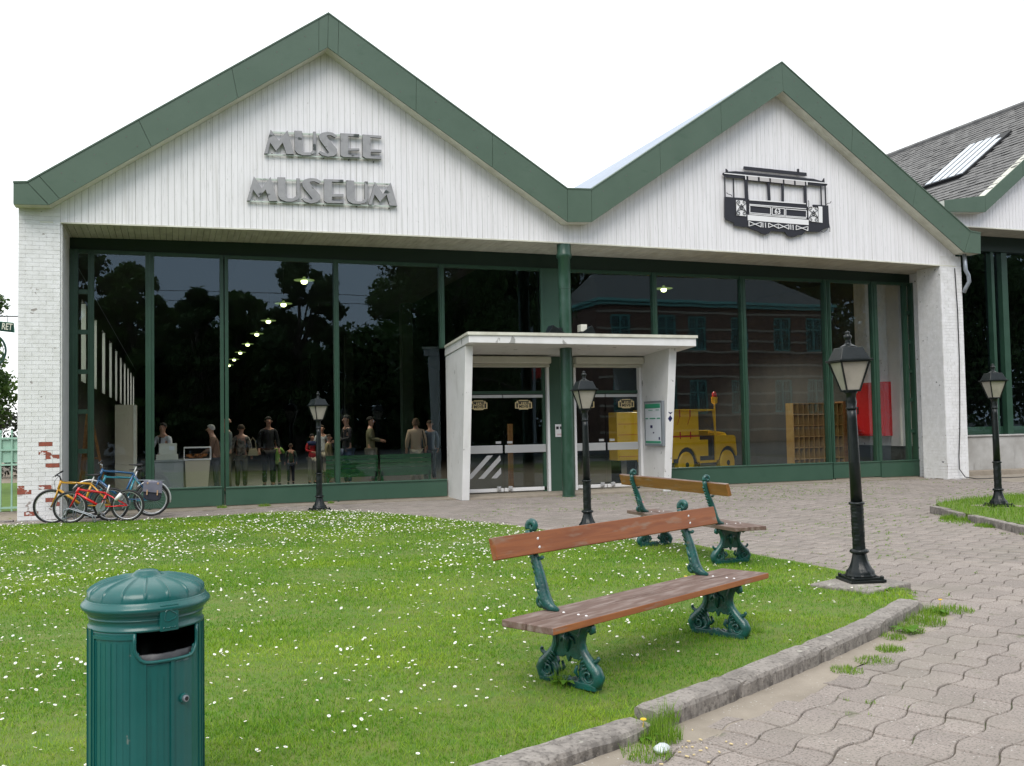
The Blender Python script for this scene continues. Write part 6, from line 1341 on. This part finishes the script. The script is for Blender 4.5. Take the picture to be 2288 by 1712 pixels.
# ------------------------------------------------------------------ trees
def leaf_cloud(blobs, n, size, mats, name, rng, shell=.55, cards=1):
    """small leaf-sized faces scattered through the volume of many sub-clumps"""
    B = np.array(blobs); w = B[:,3]**2; w = w/w.sum(); k = rng.choice(len(B), n, p=w)
    d = rng.normal(size=(n,3)); d /= np.linalg.norm(d,axis=1)[:,None]; r = B[k,3]*(shell+(1-shell)*rng.random(n)**.5)*(1+.12*rng.normal(size=n))
    c = B[k,:3] + d*r[:,None]*np.array([1,1,.8]); s = size*(.6+.8*rng.random(n))
    nrm = d + rng.normal(size=(n,3))*.9; nrm /= np.linalg.norm(nrm,axis=1)[:,None]; u = np.cross(nrm, rng.normal(size=(n,3))); u /= np.linalg.norm(u,axis=1)[:,None]; v = np.cross(nrm,u)
    V = np.stack([c-u*s[:,None]*.5, c+v*s[:,None]*.32, c+u*s[:,None]*.5, c-v*s[:,None]*.32],1).reshape(-1,3)
    F = np.arange(4*n).reshape(n,4); tone = np.repeat(np.clip(rng.random(n)*.7 + .3*rng.random(len(B))[k],0,1),4)
    return np_mesh(name, V, F, mats, tone)
def tree(label, x, y, h, cr, n, size, lm, seed, trunk=.25, low=.3, lean=0, kind='tree', group='trees across the street', irregular=.5):
    rng = np.random.default_rng(seed); t = thing(kind, label, 'tree', (x,y,0), group=group)
    m = MB(); tp = [(0,0,0),(trunk*.3*rng.normal(),0,h*.2),(lean*.5,0,h*.45),(lean,0,h*.75)]; m.tube(tp,[trunk*1.25,trunk,trunk*.75,trunk*.3],10)
    blobs = []
    nb = 64
    for k in range(nb):
        a = rng.uniform(0,2*math.pi); zz = rng.uniform(low,.93); rr = cr*math.sqrt(max(.05,1-((zz-.52)/.50)**2))*rng.uniform(.25,1.0); br = cr*rng.uniform(.12,.30)
        c = (lean*zz+rr*math.cos(a), rr*math.sin(a), h*zz); blobs.append((*c,br))
        s0 = h*rng.uniform(.25,.6)
        if k%4 == 0: m.tube([(lean*.5,0,s0),((c[0]+0)*.5,c[1]*.5,(s0+c[2])*.5+.3),c],[trunk*.35,trunk*.2,.03],6)
    blobs.append((lean,0,h*.93,cr*.25))
    m.build('trunk', bark_m, t, smooth=True)
    me = leaf_cloud(blobs, n, size, lm, 'crown', rng, shell=irregular); obj('crown', me, t)
    return t
specs = [(-6.5,-47,13.5,4.2),(-2.2,-44,12.2,3.2),(1.6,-42,10.6,2.4),(4.2,-46,11.0,2.2),(7.6,-41,12.6,3.0),(-11,-52,14,4.5),(26,-62,17,5),(19,-56,15,4.5)]
tl = ['broad leafy tree at the left end of the row across the street','rounded leafy tree second from the left across the street','small slim tree third from the left across the street','low bushy tree between two taller ones across the street','dense round-topped tree reflected in the third window bay','tall dark tree beyond the left end of the row across the street','tall tree behind the brick building across the street','leafy tree left of the brick building across the street']
for k,(x,y,h,cr) in enumerate(specs): tree(tl[k], x,y,h,cr, 15000, .34, leaf_m if k%2 else leafdark_m, 20+k, trunk=.28, low=.10)
tree('large spreading tree with loose hanging branches near the street', 15.2,-31,15.5,6.0, 26000, .27, leafdark_m, 77, trunk=.4, low=.18, irregular=.35)
tree('tall leafy tree behind the fence at the left edge', -9.6,24,7.4,4.0, 52000, .20, leaf_m, 41, trunk=.2, low=.03, group='trees left of the hall')
tree('dark narrow tree behind the hanging sign', -5.2,6.5,6.3,1.35, 12000, .10, leafdark_m, 43, trunk=.14, low=.45, group='trees left of the hall', irregular=.2)
rng = np.random.default_rng(15); blobs = [(rng.uniform(-34,24),rng.uniform(-1.5,1.5)-50,rng.uniform(.5,8.2),1.7) for k in range(480)]+[(rng.uniform(24,118),rng.uniform(-3,3)-60,rng.uniform(.5,19),2.8) for k in range(420)]; obj('far_wood', leaf_cloud(blobs,230000,.55,leafdark_m,'far_wood',rng), kind='stuff')
h_ = thing('hedge','dark clipped hedge across the yard behind the green railing','hedge',(-12,18,0)); rng = np.random.default_rng(5)
blobs = [(rng.uniform(-9,8),rng.uniform(-.5,.5),rng.uniform(.3,2.5),.6) for k in range(200)]; obj('foliage', leaf_cloud(blobs,14000,.13,hedge_m,'foliage',rng), h_)

# ------------------------------------------------------------------ brick building across the street (seen mirrored in the glazing)
bb = thing('brick_building','two-storey red brick building with pale bands and barred windows across the street','building',(38,-42,0))
def BP(name, mb, mm): return mb.build(name, mm, bb)
X0,X1,D_ = -9.5,10.5,9
wins = []
for zc,hh in ((2.1,2.5),(6.8,2.5)):
    for xc in (-7.6,-3.9,-1.4,2.2,6.0,8.9): wins.append((xc-.75,xc+.75,zc,zc+hh))
# wall built around the openings
m = MB(); xsb = sorted({X0,X1,*[w[0] for w in wins],*[w[1] for w in wins]}); zsb = [0,2.1,4.6,6.8,9.3,10.2]
for a,b_ in zip(xsb,xsb[1:]):
    for za,zt in zip(zsb,zsb[1:]):
        if any(abs(w[0]-a)<1e-6 and abs(w[1]-b_)<1e-6 and abs(w[2]-za)<1e-6 for w in wins): continue
        m.box(a,b_,-.35,0,za,zt)
m.box(X0,X1,-D_,-.4,0,10.2); BP('wall', m, stone_red_m)
for z in (.8,1.9,2.7,3.5,4.75,5.6,6.6,7.4,8.2,9.45):
    m = MB(); prev = X0
    cutw = sorted([(w[0],w[1]) for w in wins if w[2] < z+.1 and w[3] > z])
    for a,b_ in cutw: m.box(prev,a,0,.05,z,z+.16); prev = b_
    m.box(prev,X1,0,.05,z,z+.16); BP('stone_band', m, band_m)
for x0,x1,z0,z1 in wins:
    m = MB(); m.box(x0,x0+.10,-.2,-.05,z0,z1); m.box(x1-.10,x1,-.2,-.05,z0,z1); m.box(x0,x1,-.2,-.05,z1-.12,z1); m.box(x0,x1,-.2,-.05,z0,z0+.12); m.box((x0+x1)/2-.05,(x0+x1)/2+.05,-.2,-.05,z0,z1); m.box(x0,x1,-.2,-.05,z0+1.55,z0+1.65); w = BP('window', m, petrol_m)
    m = MB(); m.box(x0,x1,-.24,-.22,z0,z1); o = m.build('pane', winglass_m, w)
    m = MB(); [m.box(x0+.1+.13*k,x0+.12+.13*k,.0,.03,z0,z1) for k in range(11)]; o = m.build('bars', petrol_m, w)
    m = MB(); m.box(x0-.15,x1+.15,0,.14,z0-.16,z0-.01); m.build('sill', band_m, w)
m = MB(); m.box(X0-.2,X1+.2,-D_,.45,10.2,10.4); m.box(X0-.1,X1+.1,-D_,.25,9.95,10.2); BP('cornice', m, petrol_m)
m = MB(); m.add([(X0,-D_,10.4),(X1,-D_,10.4),(X1,.3,10.4),(X0,.3,10.4),(X0+2,-5,13),(X1-2,-5,13)],[(3,2,5,4),(0,4,5,1),(0,3,4),(1,5,2)]); BP('roof', m, slate_m)
# overhead tram wires and the pole across the street
for k,(y,z) in enumerate(((-30,8.6),(-32,8.4))):
    m = MB(); m.tube([(-60,y,z),(0,y,z-.15),(60,y,z)],.018,4); tag(m.build('tram_wire', black_m), ['overhead tram wire nearer the lawn','overhead tram wire farther from the lawn'][k], 'wire')
t = thing('tram_stop_pole','grey pole with a small oval sign across the street','pole',(17.5,-26,0)); m = MB(); m.tube([(0,0,0),(0,0,6.5)],.08,10); m.build('pole', galv_m, t); m = MB(); m.lathe([(.01,-.04),(.5,-.04),(.5,.04),(.01,.04)],20); m.v=[(x,z,y*.7+4.2) for x,y,z in m.v]; m.build('sign_plate', redprint_m, t)

# ------------------------------------------------------------------ grass, daisies, weeds
def lawn_points(n, rng, xr, yr, poly=LAWN_POLY, margin=0):
    x = rng.uniform(*xr,n); y = rng.uniform(*yr,n); k = in_poly(x,y,poly); return x[k],y[k]
def blades(x, y, z, hgt, wid, rng, mats, name, lean=.55, tone=None):
    n = len(x); a = rng.uniform(0,2*math.pi,n); l = rng.normal(0,lean,n)*hgt; b = a+rng.uniform(-.6,.6,n)+math.pi/2
    c = np.stack([x,y,z],1); u = np.stack([np.cos(a),np.sin(a),np.zeros(n)],1)*wid[:,None]/2; tip = c+np.stack([np.cos(b)*l,np.sin(b)*l,hgt],1)
    V = np.stack([c-u,c+u,tip],1).reshape(-1,3); F = np.arange(3*n).reshape(n,3)
    if tone is None: tone = rng.random(n)
    T = np.stack([tone*.7,tone*.7,np.clip(tone*.9+.1,0,1)],1).ravel()
    return np_mesh(name, V, F, mats, T)
def fbm(x,y,s,seed):
    r = np.random.default_rng(seed); v = 0; am = 1; tot = 0
    for o in range(4):
        for q in range(3):
            kx,ky = r.normal(size=2)*s*(1.9**o); v = v+am*np.sin(kx*x+ky*y+r.uniform(0,6.28)); tot += am
        am *= .6
    return v/tot*2
def in_view(x,y,pad=.06):
    fw = x*math.sin(R_(19.6))+(y+20)*math.cos(R_(19.6)); lt = x*math.cos(R_(19.6))-(y+20)*math.sin(R_(19.6)); return (np.abs(lt) < fw*(.54+pad)) & (fw > 2.6) 
rng = np.random.default_rng(3)
X = []; Y = []
for d0,d1,dens in ((2.4,5,11000),(5,7.5,6000),(7.5,11,3000),(11,19,1500)):
    A_ = (9+6.2)*(17.4); n = int(A_*dens); x = rng.uniform(-9,6.2,n); y = rng.uniform(-19.4,-2.0,n); d = np.hypot(x,y+20); k = (d>=d0)&(d<d1); x=x[k]; y=y[k]; k = in_poly(x,y,LAWN_POLY)&in_view(x,y); X.append(x[k]); Y.append(y[k])
x = np.concatenate(X); y = np.concatenate(Y); d = np.hypot(x,y+20)
pat = fbm(x,y,1.4,8); fine = fbm(x,y,6,9)
# worn, bare spots by the bench feet and the kerb
bare = np.zeros(len(x))
for bx,by,br in ((3.95,-14.28,.20),(2.62,-15.42,.22),(3.75,-14.5,.13),(2.2,-15.2,.10)): bare = np.maximum(bare, np.exp(-((x-bx)**2+(y-by)**2)/br**2*1.2))
k = rng.random(len(x)) > bare*.93; x,y,d,pat,fine = x[k],y[k],d[k],pat[k],fine[k]
hgt = (.014+.014*rng.random(len(x)))*(1+.25*pat)*(1+.04*np.clip(d-4,0,12)); hgt = np.clip(hgt,.012,.07); wid = .0032*(1+.16*np.clip(d-3,0,16))*(.7+.6*rng.random(len(x)))
yel = np.clip(fbm(x,y,.8,51)-.25,0,1); tone = np.clip(.33+.32*pat+.24*fine+.30*yel+.24*rng.normal(size=len(x)),0,1)
print('blades',len(x))
lg = obj('lawn_grass', blades(x,y,lawn_h(x,y)-.003,hgt,wid,rng,grass_m,'lawn_grass',tone=tone,lean=.95), kind='stuff')
# island grass and longer tufts along kerb, posts, wall foot
tx=[];ty=[];tz=[];th=[]
def tuft(cx,cy,z,r,n,h):
    a = rng.uniform(0,2*math.pi,n); q = r*np.sqrt(rng.random(n)); tx.append(cx+q*np.cos(a)); ty.append(cy+q*np.sin(a)); tz.append(np.full(n,z)); th.append(h*(.5+.7*rng.random(n))*(1-.5*q/r))
n = 26000; xi = rng.uniform(9.6,16.5,n); yi = rng.uniform(-13.4,-6.2,n); k = in_poly(xi,yi,ISLAND[:6]+[(10.6,-13.0)]+ISLAND[7:]); k &= ~((np.abs(xi-12.45)<.30)&(np.abs(yi+8.05)<.30)); tx.append(xi[k]); ty.append(yi[k]); tz.append(np.full(k.sum(),.09)); th.append(.05+.05*rng.random(k.sum()))
for cx,cy,z,r,nn,h in [(2.20,-15.80,0,.12,520,.15),(2.30,-15.70,.05,.07,180,.12),(2.05,-15.98,0,.12,300,.08),(5.25,-14.20,0,.18,500,.10),(4.95,-14.36,0,.15,420,.07),(4.70,-14.52,0,.10,260,.05),(5.55,-14.0,0,.12,300,.10),(4.45,-14.80,0,.10,260,.05),(4.15,-15.0,0,.12,260,.045),(3.85,-15.12,0,.10,220,.045),(5.80,-13.95,0,.16,300,.06),(2.06,-14.98,.08,.07,120,.10),(2.02,-15.02,.08,.05,60,.16),
                         (11.15,-9.0,0,.25,600,.12),(11.0,-8.6,0,.2,500,.11),(10.7,-9.6,0,.22,500,.08),(10.85,-9.9,0,.2,400,.08),(10.4,-10.6,0,.2,300,.07),(10.9,-8.9,0,.35,500,.05),(3.76,-14.30,.08,.06,80,.07),(5.36,-13.42,.08,.18,200,.07),(5.72,-13.42,.06,.16,260,.06),
                         (.95,-.35,0,.10,200,.09),(1.75,-.40,0,.13,260,.09),(3.05,-.4,0,.08,120,.08),(2.6,-2.3,0,.14,200,.06)]: tuft(cx,cy,z,r,nn,h)
x = np.concatenate(tx); y = np.concatenate(ty); z = np.concatenate(tz); hh = np.concatenate(th); k = in_view(x,y); x,y,z,hh = x[k],y[k],z[k],hh[k]; d = np.hypot(x,y+20)
obj('grass_tufts', blades(x,y,z,hh,.0042*(1+.12*np.clip(d-4,0,12)),rng,weed_m,'grass_tufts',lean=.5), kind='stuff')
# moss and grass in the paving joints
jx=[];jy=[];ca,sa = math.cos(R_(28)),math.sin(R_(28)); P_j,Q_j = .2225,.190
n = 60000; u = rng.uniform(-14,22,n); v = rng.uniform(-16,18,n); horiz = rng.random(n)<.55
ui = np.round(u/P_j)*P_j; vi = np.round(v/Q_j)*Q_j; U = np.where(horiz,u,ui); W = np.where(horiz,vi,v)
Xj = U+.018*np.sin(W*math.pi/Q_j); Yj = W+.023*np.sin(U*math.pi/P_j); x = 3.22+Xj*ca-Yj*sa; y = -16.10+Xj*sa+Yj*ca
den = fbm(x,y,.55,4)+.8*fbm(x,y,2.6,6); near = np.clip((y+14)/6,.34,1); k = (den > .70-.50*near) & ~in_poly(x,y,LAWN_POLY) & (y<-.6) & in_view(x,y) & (x<20) & ~in_poly(x,y,ISLAND)
x,y = x[k],y[k]; print('joint tufts',len(x))
xx = np.repeat(x,5)+rng.normal(0,.010,5*len(x)); yy = np.repeat(y,5)+rng.normal(0,.010,5*len(x)); d = np.hypot(xx,yy+20)
obj('joint_weeds', blades(xx,yy,np.full(len(xx),-.006),.012+.016*rng.random(len(xx)),.0045*(1+.10*np.clip(d-3,0,14)),rng,weed_m,'joint_weeds',lean=.9), kind='stuff')
# daisies
def daisy_mesh(name):
    m = MB(); K = 9; hz = .034; R1 = .0105
    vs = [(0,0,hz+.0005)]+[(R1*(1 if q%2 else .80)*math.cos(2*math.pi*q/(2*K)),R1*(1 if q%2 else .80)*math.sin(2*math.pi*q/(2*K)),hz+.0018) for q in range(2*K)]
    m.add(vs,[(0,1+q,1+(q+1)%(2*K)) for q in range(2*K)]); m.m = 1
    vs = [(0,0,hz+.0035)]+[(.0032*math.cos(2*math.pi*q/6),.0032*math.sin(2*math.pi*q/6),hz+.0018) for q in range(6)]; m.add(vs,[(0,1+q,1+(q+1)%6) for q in range(6)]); m.m = 2
    m.add([(-.0007,0,0),(.0007,0,0),(.0007,0,hz),(-.0007,0,hz)],[(0,1,2,3)]); return m
petal_m = mat('daisy_petals',(.82,.82,.80),.6); yolk_m = mat('daisy_centre',(.75,.50,.03),.6); stem_m = mat('daisy_stem',(.09,.18,.03),.6)
dm_ = daisy_mesh('daisy'); dme = dm_.mesh('daisy',[petal_m,yolk_m,stem_m])
n = 90000; x = rng.uniform(-9,6.1,n); y = rng.uniform(-19.2,-2.1,n)
f1 = fbm(x,y,.9,31); f2 = fbm(x,y,3.0,33); d = np.hypot(x,y+20)
pr = np.clip(.05+.09*np.clip((9-d)/3,0,1)+.20*np.clip(f1+.15,0,2)+.55*np.clip(f2-.22,0,2)*np.clip(f1+.4,0,1.2),0,1)*(.55+.9*np.clip((y+13)/9,0,1))
# fewer flowers in front of the near bench and beside the kerb
pr *= 1-.85*np.exp(-(((x-3.0)*.88+(y+15.0)*.47)**2/1.6+((x-3.0)*-.47+(y+15.0)*.88)**2/.30)); 
pr *= np.clip(edge_dist(x,y,[(a,b_) for a,b_ in KERB])/.5,0.05,1)
k = (rng.random(n) < pr*1.35) & in_poly(x,y,LAWN_POLY) & in_view(x,y) & (edge_dist(x,y,LAWN_POLY) > .05); x,y = x[k],y[k]; d = np.hypot(x,y+20); o_ = np.argsort(d); x,y,d = x[o_],y[o_],d[o_]; print('daisies',len(x))
fw = x*math.sin(R_(19.6))+(y+20)*math.cos(R_(19.6)); lt = x*math.cos(R_(19.6))-(y+20)*math.sin(R_(19.6)); vis = (np.abs(lt)<fw*.53)&(fw>3.4)
first = [i for i in range(len(x)) if vis[i]][:300]; fs_ = set(first)
for i in first:
    s_ = rng.uniform(.65,1.08); o = obj('daisy', dme, None, (x[i],y[i],float(lawn_h(x[i],y[i]))-.004), (rng.normal(0,.25),rng.normal(0,.25),rng.uniform(0,6))); o.scale = (s_,)*3
    tag(o,'small white daisy in the near part of the lawn','daisy','white daisies in the lawn')
rest = np.array([i for i in range(len(x)) if i not in fs_]); dv = np.array(dm_.v); nv = len(dv)
a = rng.uniform(0,6.28,len(rest)); tl1 = rng.normal(0,.28,len(rest)); tl2 = rng.normal(0,.28,len(rest)); sc_ = rng.uniform(.65,1.1,len(rest))*(1+.028*np.clip(d[rest]-5,0,14))
P0 = dv[None]*sc_[:,None,None]; px_ = P0[...,0]*np.cos(a)[:,None]-P0[...,1]*np.sin(a)[:,None]; py_ = P0[...,0]*np.sin(a)[:,None]+P0[...,1]*np.cos(a)[:,None]; pz_ = P0[...,2]+px_*tl1[:,None]+py_*tl2[:,None]
V = np.stack([px_+x[rest][:,None],py_+y[rest][:,None],pz_+(lawn_h(x[rest],y[rest])-.004)[:,None]],2).reshape(-1,3)
tri = [f for f in dm_.f if len(f)==3]; mi = [i for f,i in zip(dm_.f,dm_.mi) if len(f)==3]
q4 = dm_.f[-1]; tri += [(q4[0],q4[1],q4[2]),(q4[0],q4[2],q4[3])]; mi += [2,2]
F = (np.array(tri)[None]+(np.arange(len(rest))*nv)[:,None,None]).reshape(-1,3)
obj('distant_daisies', np_mesh('distant_daisies',V,F,[petal_m,yolk_m,stem_m],mi=np.tile(np.array(mi),len(rest))), kind='stuff')
# broad-leaved weeds and dandelions
def rosette(label,name,cx,cy,z,r,flower=False):
    t = thing(name,label,'weed' if not flower else 'dandelion',(cx,cy,z)); m = MB()
    for k in range(9):
        a = k*2.4; L_ = r*rng.uniform(.7,1.1); w = L_*.16; m.add([(0,0,.005),(L_*.5*math.cos(a)-w*math.sin(a),L_*.5*math.sin(a)+w*math.cos(a),L_*.35),(L_*math.cos(a),L_*math.sin(a),L_*.28),(L_*.5*math.cos(a)+w*math.sin(a),L_*.5*math.sin(a)-w*math.cos(a),L_*.35)],[(0,1,2,3)])
    m.build('leaves', weed_m, t)
    if flower:
        m = MB(); m.tube([(0,0,0),(.01,0,r*.9)],.002,5); m.lathe([(.004,r*.9),(.016,r*.93),(.014,r*.97),(.003,r*.98)],12,(.01,0,0)); m.build('flower', yolk_m, t)
rosette('yellow dandelion growing at the foot of the kerb near its far end','dandelion',5.60,-14.02,0,.12,True)
rosette('yellow dandelion in the long grass tuft at the kerb joint','dandelion',2.12,-15.80,0,.11,True)
rosette('yellow dandelion in the lawn behind the near bench','dandelion',4.35,-12.3,.08,.06,True)
rosette('broad-leaved weed at the left foot of the near bench','broad_leaf_weed',2.05,-15.02,.08,.13)
rosette('broad-leaved weed on the path halfway along the kerb','broad_leaf_weed',4.9,-14.46,0,.14)
rosette('broad-leaved weed under the near lamp block','broad_leaf_weed',5.62,-13.40,.08,.10)
# litter: stone, pink scrap, wood chips
b = MB(); b.lathe([(.01,0),(.038,.008),(.045,.022),(.030,.036),(.008,.040)],9,mod=lambda a,z:1+.25*math.sin(2*a)+.1*math.sin(5*a)); tag(b.build('pebble', plate_m, None,(2.13,-15.98,.0),bevel=.003),'pale grey stone lying by the grass tuft at the kerb','stone')
b = MB(); b.add([(0,0,.014),(.11,.02,.016),(.10,.08,.03),(.01,.06,.02)],[(0,1,2,3)]); tag(b.build('paper_scrap', pink_m, None,(8.35,-3.6,0)),'pink paper scrap lying on the paving before the right doors','litter')
b = MB()
for k in range(22):
    cx,cy = 2.30+rng.normal(0,.16),-15.98+rng.normal(0,.08); b.cbox((cx,cy,.006),(rng.uniform(.006,.02),rng.uniform(.004,.01),.004),Matrix.Rotation(rng.uniform(0,3),3,'Z'))
o = b.build('wood_chips', MATS['sticker_cream'], kind='stuff')
